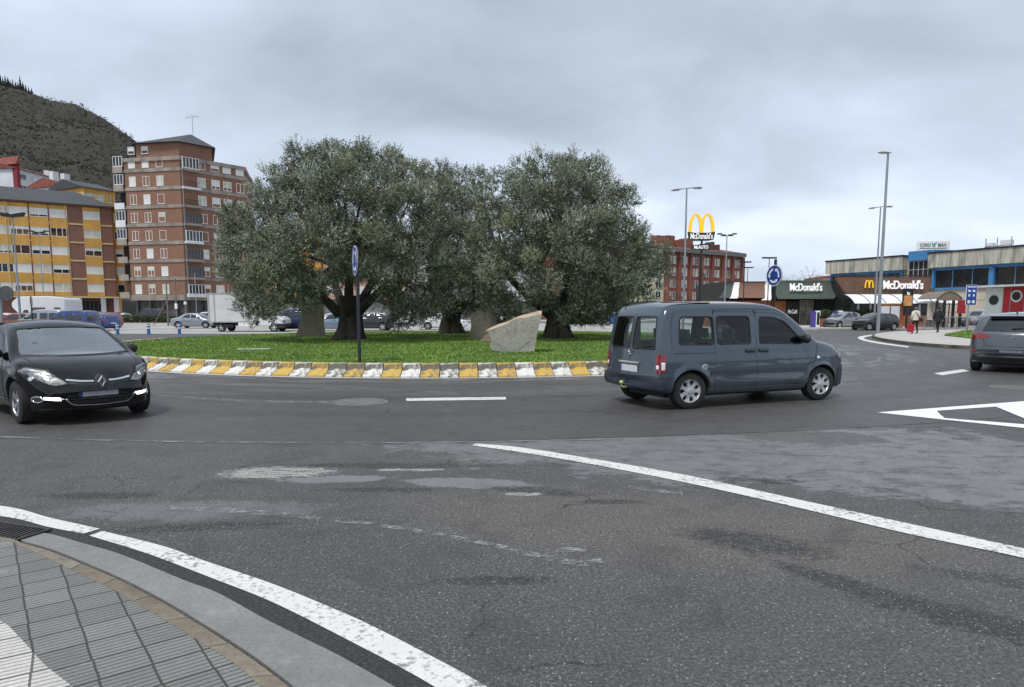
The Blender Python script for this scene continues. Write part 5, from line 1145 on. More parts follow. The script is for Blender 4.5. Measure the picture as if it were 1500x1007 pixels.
# ---- long red brick block on the right
F = Face(on(820, 370, 150), on(1087, 386, 188)); ap = broot('apartment_building', F, 'long red brick apartment block behind the golden arches pylon'); TP = F.z(F.u(985, 369.6), 985, 369.6)
b = MB(); b.b2(0, F.L, 0, 13, 0, TP); b.build('wall', B_REDF, ap); b = MB(); b.b2(-.3, F.L+.6, -.9, 13.5, TP, TP+1.0); b.build('eaves', mat('grey eaves', (.15, .145, .135), .85, var=.2), ap)
b = MB(); b.add([(-.3, -.7, TP+1.0), (F.L+.5, -.7, TP+1.0), (F.L+.5, 13.4, TP+1.0), (-.3, 13.4, TP+1.0), (0, 6.5, TP+2.6), (F.L-3, 6.5, TP+2.6)], [(0, 1, 5, 4), (1, 2, 5), (2, 3, 4, 5), (3, 0, 4), (3, 2, 1, 0)]); b.build('roof', RTILE, ap)
NP = 15
for i in range(NP):
    u = F.L*(i+.5)/NP; bb = MB(); bb.b2(u-.25+F.L/NP*.5, u+.55+F.L/NP*.5, -.55, -.01, 0, TP-.1); bb.build('pilaster', B_REDF, ap)
    for k in range(5):
        for s_ in (-.95, .55): window(ap, (u+s_*.95, -.04, 2.6+(TP-1.5)/5*k), 0, .95, 1.9, 1, rnd.choice((0, 1, 1, .6)), shm=SHUTC)
for i, px in enumerate((975, 990, 1004, 1017, 1043, 1052, 1060)):
    u = F.u(px, 365); b = MB(); w_, h_ = ((2.6, 3.6) if i < 4 else (.8, 3.0)); b.b2(u-w_/2, u+w_/2, 1.5, 4.0, TP+.9, TP+h_+rnd.uniform(-.4, .9)); b.build('chimney', B_REDF if i < 4 else mat('dark chimney', (.10, .05, .04), .9), ap)
for px, y0_ in ((955, 420), ): pass
simple_block('apartment_building', on(940, 420, 139), on(972, 420, 141), 11.5, mat('pale yellow render', (.52, .47, .33), .9), 'narrow pale yellow block at the edge of the right olive tree', 4, 2, depth=6)
# ---- blocks up the slope on the left
def slope_block(name, pa, ya, pb, yb, top_a, m_w, roofm, lab, z0, nrow, ncol, depth=14):
    F = Face(on(pa, top_a, ya), on(pb, top_a, yb)); r = broot(name, F, lab); t = at(pa, top_a, ya).z; b = MB(); b.b2(0, F.L, 0, depth, z0, t); b.build('wall', m_w, r)
    b = MB(); b.add([(-.5, -.6, t), (F.L+.5, -.6, t), (F.L+.5, depth, t), (-.5, depth, t), (-.5, depth/2, t+2.2), (F.L+.5, depth/2, t+2.2)], [(0, 1, 5, 4), (1, 2, 5), (2, 3, 4, 5), (3, 0, 4), (3, 2, 1, 0)]); b.build('roof', roofm, r)
    for i in range(ncol):
        for k in range(nrow): window(r, (F.L*(i+.5)/ncol, -.02, t-1.9-3.0*k), 0, 1.5 if i % 3 else 2.6, 1.4, 2, rnd.choice((0, .5, 1)), shm=SHUTC)
    return r, F, t
r, F, t = slope_block('apartment_building', 25, 190, 100, 210, 247, WHR, RTILE, 'white apartment block with a red roof on the slope above the mustard block', 0, 4, 6)
r2, F2, t2 = slope_block('apartment_building', -45, 196, 24.5, 189.5, 248, CARD, RTILE, 'dark red gable-ended block beside the white one on the slope', 0, 3, 3, depth=.8)
for px in (50, 97): u = F.u(px, 250); b = MB(); b.b2(u-.8, u+.8, 5, 6.5, t+.8, t+3.2); b.build('chimney', WHR, r)
r, F, t = slope_block('apartment_building', 122, 150, 168, 156, 274, YEL, SLATE, 'small yellow block with a slate roof between the white block and the tower', 0, 3, 3)
r, F, t = slope_block('apartment_building', 98, 158, 124, 162, 272, WHR, RTILE, 'small white walled block with two chimneys left of the small yellow block', 0, 3, 2)
for px in (105, 121): u = F.u(px, 266); b = MB(); b.b2(u-.7, u+.7, 5, 6.3, t+1, t+3.6); b.build('chimney', WHR, r)
# ---- wooded hill
HO = [(-520, 40), (-200, 80), (-60, 108), (0, 120), (30, 128), (50, 137), (75, 146), (110, 152), (150, 171), (180, 190), (205, 208), (250, 243), (300, 285), (360, 335), (430, 392), (520, 440), (620, 453)]
a = N('winter woodland', .95); n2 = a.noise(.16, 8, .75); a.base(a.ramp(n2, [(.3, (.018, .019, .012)), (.5, (.028, .026, .017)), (.7, (.040, .036, .024))]))
m = MB(); NX, NY = 220, 90; hx = np.linspace(HO[0][0], HO[-1][0], NX); hy = np.interp(hx, [p[0] for p in HO], [p[1] for p in HO]); vs = []
from mathutils import noise as mn
for i in range(NX):
    pr = at(hx[i], hy[i], 640)
    for j in range(NY):
        t = j/(NY-1)*1.25; Y = 150+(640-150)*t; fx = .35+.65*min(t, 1.25); x = pr.x*(150+490*t)/640*1.0
        s_ = t if t <= 1 else 1-(t-1)*.5; z_ = max(pr.z, 0)*(s_**1.25) if t <= 1 else pr.z*s_
        z_ += (mn.fractal(Vector((x*.012, Y*.012, 0)), 1, 2, 5)*9+mn.noise(Vector((x*.13, Y*.13, 3)))*2.6+mn.noise(Vector((x*.33, Y*.33, 7)))*1.6)*min(1, max(pr.z, 0)/60)*min(1, t*3)*(1 if t < .93 else .35)
        vs.append((x, Y, z_-.5))
m.add(vs, [(i*NY+j, (i+1)*NY+j, (i+1)*NY+j+1, i*NY+j+1) for i in range(NX-1) for j in range(NY-1)]); HV = np.array(m.v); tag(m.build('hill', a.m, smooth=True), kind='structure')
rg = np.random.default_rng(5); HV = HV[(HV[:, 2] > 6) & (HV[:, 0] < 60) & (HV[:, 1] < 690)]; k_ = rg.integers(0, len(HV), 42000); tp = HV[k_]+rg.normal(0, 1, (42000, 3))*np.array([2.2, 4, .25]); V_ = []; M_ = []
lowm = (tp[:, 2]+22*np.sin(tp[:, 0]*.02)+rg.normal(0, 9, len(tp))) < 62; sz = rg.uniform(.5, 1.4, len(tp))
for q_ in range(6):
    d = rg.normal(0, 1, (len(tp), 3)); d[:, 2] = np.abs(d[:, 2]); d /= np.linalg.norm(d, axis=1)[:, None]; c_ = tp+d*sz[:, None]*.6*np.array([1, 1, 1.1])+np.array([0, 0, .6])*sz[:, None]; t1 = np.cross(d, rg.normal(0, 1, (len(tp), 3))); t1 /= np.linalg.norm(t1, axis=1)[:, None]; t2 = np.cross(d, t1); r_ = sz[:, None]*rg.uniform(.2, .45, (len(tp), 1))
    V_.append(np.stack([c_-t1*r_, c_-t2*r_, c_+t1*r_, c_+t2*r_], 1)); M_.append(np.where(lowm, rg.choice([0, 1], len(tp), p=[.75, .25]), rg.choice([0, 1, 2, 3], len(tp), p=[.10, .25, .45, .20])))
tag(link('woodland', np_mesh('woodland', np.concatenate(V_).reshape(-1, 3), 4, [mat('evergreen scrub', (.016, .024, .012), .9, var=.4, vscale=.05), mat('dark scrub', (.022, .025, .014), .9, var=.3, vscale=.05), mat('winter twig brown', (.040, .035, .023), .9, var=.3, vscale=.05), mat('grey twig', (.048, .043, .030), .9, var=.3, vscale=.05)], np.concatenate(M_))), 'dark winter woodland covering the hill', 'woodland', kind='stuff')
CONI = mat('conifer green', (.010, .018, .010), .9, var=.4, vscale=.3); BARK = mat('tree bark', (.045, .036, .028), .95, var=.4, vscale=3, bump=.5, bscale=12)
def conifer(h, seed):
    r = random.Random(seed); m = MB()
    for k in range(9):
        z0 = h*(.12+.09*k); rr = h*.17*(1-k/10.5)*r.uniform(.8, 1.2); n = 9; p = [(rr*math.cos(j*.698)*r.uniform(.6, 1.25), rr*math.sin(j*.698)*r.uniform(.6, 1.25), z0-rr*.15) for j in range(n)]; m.add(p+[(0, 0, z0+h*.17)], [(j, (j+1) % n, n) for j in range(n)])
    return m
cproto = []
for s_ in range(3): cproto.append(conifer(15, s_).mesh('crown', CONI))
trunkm = MB().tube([(0, 0, -2), (0, 0, 12)], [.35, .1], 6).mesh('trunk', BARK)
for i, px in enumerate((0, 4.5, 8, 12, 15.5, 19, 23, 26.5, 30, 34, 38, 42, 46.5)):
    pr = at(px, np.interp(px, [p[0] for p in HO], [p[1] for p in HO])+1.5, 640); e = empty('conifer', (pr.x, pr.y, pr.z-3.5), rnd.random()*6, 'dark conifer standing on the crest of the hill at the left edge', 'tree', 'conifers on the hill crest'); s_ = rnd.uniform(.55, .85); e.scale = (s_, s_, s_*rnd.uniform(.9, 1.15)); link('crown', cproto[i % 3], e); link('trunk', trunkm, e)
# ---- restaurant on the right
GRN = mat('dark green roofing', (.045, .062, .050), .7, var=.2, vscale=1, stretch=(6, 1, 1)); TIM = mat('brown timber cladding', (.155, .085, .055), .7, var=.35, vscale=1.2, stretch=(1, 1, 8)); TIMV = mat('vertical timber slats', (.19, .125, .08), .75, var=.45, vscale=1.5, stretch=(8, 8, .3)); ORB = mat('orange brown brick', (.30, .105, .045), .8, var=.18, vscale=2); GOLD = mat('golden yellow', (.85, .52, .02), .4, var=.04, emit=(1, .62, .03, .15)); WLT = mat('white letter', (.85, .85, .85), .4, emit=(1, 1, 1, .15), var=.02)
D0 = 75.0
def wx(px, py, Y): return at(px, py, Y).x
R0 = Vector((wx(1060, 440, D0), D0, 0)); rs = empty('restaurant', R0, 0, 'fast food restaurant with sloping green and brown roofs and white lettering', 'restaurant')
X = lambda px, py=440: wx(px, py, D0)-R0.x
Z = lambda py, px=1180: at(px, py, D0).z
def mansard(x0, x1, zb, zt, m, name, ov=1.5, x0t=None, x1t=None):       # concave sweeping roof, front and back
    b = MB(); prof = []
    for k in range(9): t = k/8; prof.append((-ov*(1-t)**1.9, zb+(zt-zb)*(t**.85 if False else t)))
    xa, xb = (x0, x0t if x0t is not None else x0), (x1, x1t if x1t is not None else x1); vs = []
    for k, (y, z) in enumerate(prof):
        t = (k/8)**.6; vs += [(xa[0]+(xa[1]-xa[0])*t, y, z), (xb[0]+(xb[1]-xb[0])*t, y, z)]
    nb = len(vs); vs += [(v[0], v[1]+.18, v[2]-.02) for v in vs]; fs = []
    for k in range(8): fs += [(2*k, 2*k+1, 2*k+3, 2*k+2), (nb+2*k, nb+2*k+2, nb+2*k+3, nb+2*k+1), (2*k, 2*k+2, nb+2*k+2, nb+2*k), (2*k+1, nb+2*k+1, nb+2*k+3, 2*k+3)]
    fs += [(0, nb, nb+1, 1), (16, 17, nb+17, nb+16)]; b.add(vs, fs); return b.build(name, m, rs)
zt_, zb_ = Z(411), Z(437)
b = MB(); b.b2(X(1062), X(1226), .2, 12, 0, zt_-.1); b.build('wall', mat('restaurant dark wall', (.03, .028, .026), .8, var=.3), rs)
mansard(X(1130), X(1212), zb_, zt_, GRN, 'green_roof', 1.7, X(1133, 411), X(1228, 411)); b = MB(); b.b2(X(1130), X(1211), -1.7, -1.64, zb_-.12, zb_+.02); b.build('gutter', mat('pale green trim', (.10, .13, .11), .6), rs)
mansard(X(1072), X(1112), zb_, zt_-.25, mat('brown roof', (.17, .085, .06), .8, var=.2, stretch=(6, 1, 1)), 'brown_roof', 1.5, X(1083, 415), X(1122, 415))
mansard(X(1108), X(1121), zb_-.25, zt_-.18, WHT, 'white_roof_strip', 1.62, X(1122, 415), X(1131, 415)); mansard(X(1062), X(1073), zb_-.05, zt_-.2, WHT, 'white_roof_strip', 1.62, X(1076, 415), X(1084, 415)); mansard(X(1046), X(1062), zb_, zt_-.3, GRN, 'green_roof', 1.5, X(1066, 415), X(1075, 415))
b = MB(); b.b2(X(1130), X(1150), -.25, .19, 0, Z(441)); b.b2(X(1030), X(1128), -.25, .19, 0, Z(441)); b.build('brick_panel', ORB, rs)
b = MB(); b.b2(X(1151), X(1169.5), -.15, .19, .1, Z(442)); b.build('cafe_panel', BLKM, rs); lettering('McCafé', .62, WLT, rs, ((X(1151)+X(1169.5))/2, -.19, Z(457)), depth=.04, shear=.3, sx=.55)
b = MB(); b.b2(X(1171), X(1172), -.2, .19, .1, Z(441)); b.b2(X(1181), X(1182), -.2, .19, .1, Z(441)); b.b2(X(1189.5), X(1190.5), -.2, .19, .1, Z(441)); b.b2(X(1171), X(1190), -.2, .19, Z(441), Z(440)); b.build('door', mat('door frame', (.25, .22, .18), .5), rs); b = MB(); b.b2(X(1172), X(1189.5), -.05, .15, .1, Z(441)); b.build('door_glass', mat('shop glass', (.05, .05, .045), .08, col2=(.20, .19, .15), vscale=1.5), rs)
lettering("McDonald's", 1.12, WLT, rs, (X(1174, 422), -1.15, Z(422)), depth=.15, bold=.012, sx=.66)
for px in (1197, 1205, 1213): b = MB(); b.b2(X(px)-.25, X(px)+.25, .08, .195, 1.2, 3.0); b.build('window', WINP, rs)
sb = empty('timber_screen', (R0.x+X(1238), D0-2.2, 0), 0, 'tall brown vertical timber screen between the green roof and the brown fascia', 'screen'); b = MB()
for k in range(14): xx = -1.0+k*.16; b.add([(xx, 0, 0), (xx+.13, 0, 0), (xx*.80+.09, 0, 5.0), (xx*.80-.02, 0, 5.0), (xx, .1, 0), (xx+.13, .1, 0), (xx*.80+.09, .1, 5.0), (xx*.80-.02, .1, 5.0)], [(0, 1, 2, 3), (4, 7, 6, 5), (0, 3, 7, 4), (1, 5, 6, 2)])
b.build('slats', TIMV, sb); b = MB(); b.b2(-.95, 1.1, .13, 1.5, 0, 4.6); b.build('core', mat('timber core', (.09, .06, .04), .8), sb)
D1 = 70.0; F1 = empty('restaurant_annex', (wx(1247, 420, D1), D1, 0), 0, 'brown timber clad restaurant annex with golden letter and white lettering', 'restaurant'); X1 = lambda px, py=420: wx(px, py, D1)-wx(1247, 420, D1); Z1 = lambda py: at(1300, py, D1).z
b = MB(); b.xz([(X1(1224, 406), Z1(404.5)), (X1(1228, 415), Z1(415)), (X1(1237, 428), Z1(428)), (X1(1243, 435), Z1(434)), (X1(1363), Z1(434)), (X1(1363), Z1(406))], 0, .3); b.build('fascia', TIM, F1); b = MB(); b.b2(X1(1224, 405)-.05, X1(1363)+.1, -.08, .38, Z1(404.5), Z1(404.5)+.1); b.b2(X1(1250), X1(1363), .31, 10, 0, Z1(408)); b.build('wall', mat('restaurant glass wall', (.02, .02, .02), .3, var=.4), F1)
for k in range(6): x_ = X1(1260+k*18); b = MB(); b.b2(x_-.08, x_+.08, .1, .3, 0, Z1(434)); b.build('mullion', ZINC, F1)
b = MB(); b.b2(X1(1310), X1(1363), -.05, .30, 0, 1.2); b.b2(X1(1250), X1(1288), -.05, .30, 0, 1.3); b.build('brick_plinth', ORB, F1)
def arches(parent, loc, w, h, m, dep=.12, name='golden_letter'):
    # two tall arches, stroke thick at the feet and thin at the crown
    b = MB(); n = 22
    for s_ in (-1, 1):
        cx = s_*w*.25; o_, i_ = [], []
        for k in range(n+1):
            a_ = math.pi*k/n; t = math.sin(a_)**.75
            ro, ri = w*.25+.055*w, w*.25-.065*w; o_.append((cx-ro*math.cos(a_)*1.0, h*t)); i_.append((cx-ri*math.cos(a_)*.92, (h-.10*h)*t))
        for k in range(n):
            q = [o_[k], o_[k+1], i_[k+1], i_[k]]; b.add([(p[0], s_*.001, p[1]) for p in q]+[(p[0], dep+s_*.001, p[1]) for p in q], [(0, 1, 2, 3), (7, 6, 5, 4), (0, 4, 5, 1), (3, 2, 6, 7)])
    return b.build(name, m, parent, loc)
arches(F1, (X1(1272, 418), -.22, Z1(422)), .78, .78, GOLD); lettering("McDonald's", 1.2, WLT, F1, (X1(1322, 418), -.12, Z1(418.3)), depth=.15, bold=.015, sx=.72)
# ---- forecourt canopy with white curved panels
DC = 65.0; cz = at(1300, 431.5, DC).z; e = empty('canopy', (wx(1252, 440, DC), DC, .13), 0, 'long entrance canopy of white curved panels on thin posts before the brown fascia', 'canopy'); XC = lambda px: wx(px, 440, DC)-wx(1252, 440, DC)
WPAN = mat('translucent panel', (.70, .72, .72), .4, var=.06); x = 0; LC = XC(1408); k = 0
while x < LC-.1:
    b = MB(); vs = []; x2 = min(x+1.5, LC)
    for j in range(9): t = j/8; vs += [(x+.03, 2.8*t, cz-1.0+.95*math.sin(t*math.pi*.5)**.8), (x2-.03, 2.8*t, cz-1.0+.95*math.sin(t*math.pi*.5)**.8)]
    nb = len(vs); vs += [(v[0], v[1], v[2]-.04) for v in vs]; b.add(vs, [(2*j, 2*j+1, 2*j+3, 2*j+2) for j in range(8)]+[(nb+2*j, nb+2*j+2, nb+2*j+3, nb+2*j+1) for j in range(8)]+[(0, nb, nb+1, 1)]); b.build('roof_panel', WPAN, e); x += 1.5; k += 1
b = MB(); b.b2(0, LC, -.06, .0, cz-1.08, cz-.98); b.b2(0, LC, 2.8, 2.86, cz-.12, cz-.0)
for q in range(k+1): xx = min(q*1.5, LC); b.tube([(xx, 2.8*j/6, cz-1.0+.95*math.sin(j/6*math.pi*.5)**.8+.02) for j in range(7)], .03, 5)
b.build('frame', BLKM, e)
for q in range(0, k+1, 2): b = MB(); b.tube([(min(q*1.5, LC), .05, 0), (min(q*1.5, LC), .05, cz-1.05)], .05, 6); b.build('post', BLKM, e)
# gabled end frame of the canopy
e2 = empty('porch', (wx(1373, 440, 62), 62, .13), 0, 'open porch with shallow arched roof and dark posts right of the white canopy', 'porch'); w_ = wx(1410, 440, 62)-wx(1373, 440, 62); zz = at(1390, 437, 62).z-.13; b = MB()
prof = [(w_*k/10, zz+.62*math.sin(math.pi*k/10)**.9) for k in range(11)]; b.xz(prof+[(p[0], p[1]-.07) for p in prof[::-1]], 0, 3.0); b.build('roof', mat('bronze roof edge', (.17, .14, .11), .6), e2); b = MB(); b.xz([(p[0], p[1]-.075) for p in prof[::-1]]+[(0, zz-.22), (w_, zz-.22)], .05, .12); b.build('gable', mat('timber gable', (.20, .15, .11), .8), e2)
for q in (.06, w_*.33, w_*.68, w_-.06): b = MB(); b.b2(q-.09, q+.09, .02, .2, 0, zz-.22); b.build('post', BLKM, e2)
b = MB(); b.b2(w_*.36, w_*.65, 1.4, 1.46, .1, zz-.4); b.b2(w_*.02, w_*.30, 1.4, 1.46, .1, zz-.4); b.build('screen', mat('cream screen', (.50, .46, .38), .8, var=.25, vscale=1.2), e2); b = MB(); b.b2(w_*.72, w_+.1, -.35, -.31, 1.3, zz-.2); b.build('banner', mat('dark red banner', (.30, .012, .02), .6), e2)
# planters and hedges
HED = [mat('hedge leaf', (.030, .055, .018), .7, var=.4, vscale=1.5), mat('hedge leaf olive', (.06, .075, .025), .7, var=.3, vscale=1.5)]
def leaf_cloud(c, rad, n, size, mats, name='foliage', parent=None, up=.3):
    p = RNG.normal(0, 1, (n, 3)); p /= np.linalg.norm(p, axis=1)[:, None]; p *= (RNG.uniform(.25, 1, (n, 1))**.4)*np.array(rad); p += RNG.normal(0, .04, (n, 3))*np.array(rad); c = np.array(c)
    d = RNG.normal(0, 1, (n, 3)); d[:, 2] += up; d /= np.linalg.norm(d, axis=1)[:, None]; s = np.cross(d, RNG.normal(0, 1, (n, 3))); s /= np.linalg.norm(s, axis=1)[:, None]; L_ = size*RNG.uniform(.6, 1.4, (n, 1)); q = p+c
    V = np.stack([q-s*L_*.28, q+d*L_*.5-s*L_*.1, q+d*L_, q+s*L_*.28], 1).reshape(-1, 3); me = np_mesh(name, V, 4, mats, RNG.integers(0, len(mats), n)); return link(name, me, parent)
pl = empty('planter', (wx(1200, 470, 66), 66, .13), 0, 'long orange brick planter with a low clipped hedge behind the parked silver hatchback', 'planter'); w_ = wx(1290, 470, 66)-wx(1200, 470, 66); b = MB(); b.b2(0, w_, 0, 1.0, 0, at(1240, 467, 66).z-.13); b.build('brick_wall', ORB, pl)
for k in range(4): leaf_cloud((w_*(.12+.25*k), .5, 1.25), (w_*.13, .5, .42), 900, .14, HED, 'hedge', pl)
# menu kiosk and burger totem
e = empty('menu_kiosk', (wx(1305, 470, 61), 61, .13), 0, 'orange brick kiosk wall with two white poster panels behind the dark parked car', 'kiosk'); b = MB(); b.b2(-1.0, 1.05, 0, .5, 0, at(1305, 446, 61).z-.13); b.build('wall', ORB, e); b = MB(); b.b2(-1.1, 1.1, -.05, .55, at(1305, 446, 61).z-.13, at(1305, 445, 61).z-.1); b.build('cap', CREAM, e)
for q in (-.95, -.05): b = MB(); b.b2(q, q+.75, -.05, -.003, .5, 1.95); b.build('poster', mat('pale poster', (.66, .68, .72), .5, var=.1, vscale=3), e)
e = empty('advertising_totem', (wx(1330, 440, 60.5), 60.5, .13), 0, 'black advertising totem with an orange burger picture above the light-coated pedestrian', 'sign'); zt2, zb2 = at(1330, 423, 60.5).z-.13, at(1330, 450, 60.5).z-.13; b = MB(); b.b2(-.45, .45, 0, .12, zb2, zt2); b.build('panel', BLKM, e); b = MB(); b.b2(-.06, .06, .02, .1, 0, zb2); b.build('post', BLKM, e)
b = MB(); b.b2(-.38, .38, -.02, -.003, zb2+.1, zb2+1.0); b.build('picture', mat('burger picture', (.45, .12, .03), .5, col2=(.75, .42, .16), vscale=4), e); lettering('iz', .42, WLT, e, (0, -.02, zt2-.42), depth=.02, bold=.01)
# electric chargers
for px, dd, lab in ((1194, 64.5, 'white and purple charging pillar left of the parked silver hatchback'), (1227, 66.9, 'white and purple charging pillar seen over the roof of the parked silver hatchback')):
    if dd > 66: dd = 65.4
    e = empty('charging_pillar', (wx(px, 465, dd), dd, .13), R(-8), lab, 'charger'); b = MB(); b.b2(.0, .38, -.3, .3, 0, 1.55); b.build('body', WHT, e, bevel=.04); b = MB(); b.b2(.08, .30, -.33, -.303, .25, 1.4); b.build('screen', BLKM, e); b = MB(); b.b2(-.36, -.003, -.28, .28, 0, 1.5); b.build('side_panel', mat('purple panel', (.07, .05, .26), .5, var=.2), e); b = MB(); b.tube([(.3, -.34, 1.1), (.42, -.42, .5), (.25, -.36, .3)], .025, 5); b.build('cable', BLKM, e)
mb = MB(); g1, g2 = G(1150, 482.2), G(1196, 482.2); mb.prism([(g1.x, 61.5), (g2.x, 61.5), (g2.x+.4, 65), (g1.x+.6, 65)], .1, .136); tag(mb.build('charging_bay', mat('lilac paint', (.33, .29, .45), .8, var=.15)), kind='structure')
# ---- blue framed industrial building
BLU = mat('blue steel', (.05, .20, .43), .5, var=.12); PAR = N('stained parapet', .85); n1 = PAR.noise(.8, 6, .7, src=PAR.map((2.5, 2.5, .25))); PAR.base(PAR.ramp(n1, [(.35, (.20, .19, .165)), (.55, (.46, .44, .37)), (.8, (.56, .54, .46))])); PAR = PAR.m
H9 = 9.2
def dep(px, py, z): r = ray(px, py); return (z-CAMH)/r.z*r.y
a1 = at(1219, 383.5, dep(1219, 383.5, H9)); a2 = at(1326, 375.5, dep(1326, 375.5, H9)); a3 = at(1371, 371.5, dep(1371, 371.5, H9)); a4 = at(1500, 361, dep(1500, 361, H9))
def ind(Pa, Pb, lab, n, ext=0):
    F = Face((Pa.x, Pa.y), (Pb.x, Pb.y)); F.L += ext; r = broot('industrial_building', F, lab); b = MB(); b.b2(0, F.L, 0, 20, 0, H9-.15); b.build('wall', BEIGE, r); b = MB(); b.b2(-.4, F.L+.2, -.9, 20.3, H9-1.9, H9-.08); b.build('parapet', PAR, r); b = MB(); b.b2(-.5, F.L+.3, -1.0, 20.4, H9-.08, H9+.12); b.build('coping', BLKM, r)
    b = MB(); b.b2(0, F.L, -.22, -.003, H9-2.25, H9-1.9); b.b2(0, F.L, -.22, -.003, H9-4.75, H9-4.55)
    for k in range(n+1): u = F.L*k/n; b.b2(max(0, u-.28), min(F.L, u+.28), -.5, -.003, H9-4.55, H9-2.25)
    for k in range(n*2): u = F.L*(k+.5)/n/2; 
    b.build('blue_frame', BLU, r)
    for k in range(n*3):
        u = F.L*(k+.5)/(n*3); w = F.L/(n*3)-.12; b = MB(); b.b2(u-w/2, u+w/2, -.06, -.005, H9-4.5, H9-2.3); o = b.build('window', WINP, r); b = MB(); b.b2(u-w/2-.06, u-w/2-.005, -.14, -.005, H9-4.5, H9-2.3); b.build('mullion', mat('pale blue steel', (.12, .33, .6), .5), o)
    b = MB()
    for zz in (1.5, 3.0, H9-5.0): b.b2(0, F.L, -.02, -.002, zz, zz+.05)
    b.build('panel_joint', mat('joint grey', (.2, .18, .15), .9), r); return r, F
ind(a1, a2, 'left wing of the blue framed industrial building above the restaurant', 3)
r, F = ind(a3, a4, 'right wing of the blue framed industrial building at the right edge', 3, 12)
e = empty('rooftop_frame', r.matrix_basis @ Vector((F.L*.42, 3, H9+.12)) if False else (F.P0+F.d*(F.u(1440, 355))-F.n*3+Vector((0, 0, H9+.1))), F.rz, 'white air conditioning frame on the industrial building roof', 'roof unit'); b = MB()
for x_ in (-1.6, -.2, 1.5): b.tube([(x_, 0, 0), (x_, 0, 1.5)], .06, 5)
b.tube([(-1.7, 0, .45), (1.6, 0, .5)], .07, 5); b.build('frame', ZINC, e); b = MB(); b.b2(.2, 1.5, -.1, .5, .5, 1.1); b.b2(-1.5, -.7, -.1, .5, .5, .9); b.build('unit', WHT, e)
F = Face((a2.x, a2.y), (a3.x, a3.y)); r = broot('glazed_tower', F, 'blue topped glass stair tower carrying the roof sign'); z0 = at(1350, 382, (a2.y+a3.y)/2).z; z1 = at(1350, 368, (a2.y+a3.y)/2).z; b = MB(); b.b2(F.L*.22, F.L+.0, -.6, 10, z0, z1); b.build('blue_box', BLU, r); b = MB(); b.b2(F.L*.0, F.L, .4, 10, 0, z0); b.build('wall', BEIGE, r); b = MB(); b.b2(F.L*.2, F.L-.02, -.2, .39, 2.5, z0); b.build('glass', WINP, r); b = MB()
for k in range(6): u = F.L*.2+F.L*.79*k/5; b.b2(u-.04, u+.04, -.27, -.2, 2.5, z0)
for k in range(6): zz = 2.6+(z0-2.7)*k/5; b.b2(F.L*.2, F.L-.02, -.28, -.21, zz, zz+.07)
b.build('glazing_bars', mat('pale glazing bar', (.35, .38, .42), .5), r)
s0 = F.u(1343, 361); s1 = F.u(1387, 361); ym = F.P0.y; sgn = empty('roof_sign', at(1343, 368, a3.y-1)-Vector((0, 0, 0)), R(-35), 'white roof sign reading COROMAN with a blue green emblem on the blue tower', 'sign'); k_ = wx(1387, 361, a3.y)-wx(1343, 361, a3.y); w_ = k_/math.cos(R(35)); w_ = k_*1.0
sgn.rotation_euler = (0, 0, R(-8)); hs = at(1343, 354, a3.y-1).z-at(1343, 368, a3.y-1).z; b = MB(); b.b2(0, w_, 0, .12, .15, hs); b.build('board', WHT, sgn); NAVY = mat('dark sign letter', (.03, .05, .07), .5)
lettering('CORO', .62, NAVY, sgn, (w_*.25, -.02, hs*.58), depth=.03, sx=.74, bold=.005); lettering('MAN', .62, NAVY, sgn, (w_*.76, -.02, hs*.58), depth=.03, sx=.74, bold=.005); b = MB(); b.xz([(w_*.47, hs*.48), (w_*.53, hs*.38), (w_*.60, hs*.95), (w_*.50, hs*.70), (w_*.44, hs*.92)], -.04, -.003); b.build('emblem', mat('teal', (.04, .32, .38), .5), sgn); b = MB(); b.b2(w_*.08, w_*.90, -.02, -.003, hs*.24, hs*.31); b.build('underline', NAVY, sgn)
b = MB(); [b.b2(q-.05, q+.05, .03, .1, -.1, .149) for q in (.3, w_*.5, w_-.3)]; b.build('leg', ZINC, sgn)
# ---- red kiosk building far right
RED = mat('red panel', (.50, .018, .022), .5, var=.12, vscale=1); F = Face(on(1450, 440, 52), on(1580, 440, 46)); r = broot('kiosk_building', F, 'red and white panelled kiosk with round emblems behind the grey hatchback', 'kiosk'); zt3 = at(1455, 422, 52).z; b = MB(); b.b2(1.05, F.L, 0, 4, .13, zt3); b.build('red_wall', RED, r); b = MB(); b.b2(-.35, 1.04, -.03, 4, .13, zt3); b.build('white_wall', WHT, r)
b = MB(); b.b2(-1.0, F.L+.5, -1.1, 4.4, zt3+.02, zt3+.16); b.build('roof', mat('pale roof sheet', (.55, .56, .55), .5), r)
def disc(parent, u, z, rr, m, nm, y=-.05, r0=0): b = MB(); b.lathe([(r0, 0), (rr, 0), (rr, .03), (r0, .03)], 28, 'y'); me = b.mesh(nm, m); fixed(me); return link(nm, me, parent, (u, y, z))
zc_ = at(1459, 436, 52).z; disc(r, .35, at(1459, 440, 52).z, .36, mat('dark green disc', (.012, .03, .018), .5), 'emblem', -.08); zc2 = at(1483, 434, 50).z; disc(r, 2.05, zc2, .44, WHT, 'emblem_ring', -.05); disc(r, 2.05, zc2, .30, mat('dark red disc', (.03, .01, .015), .5), 'emblem', -.09)
for q in (1.0, 1.6, 2.65, 3.6): b = MB(); b.b2(q-.02, q+.02, -.035, -.002, .13, zt3); b.build('panel_joint', mat('pale joint', (.5, .4, .4), .6), r)
b = MB(); b.b2(1.75, 2.5, -.045, -.003, .5, 1.5); b.build('hatch', BLKM, r)
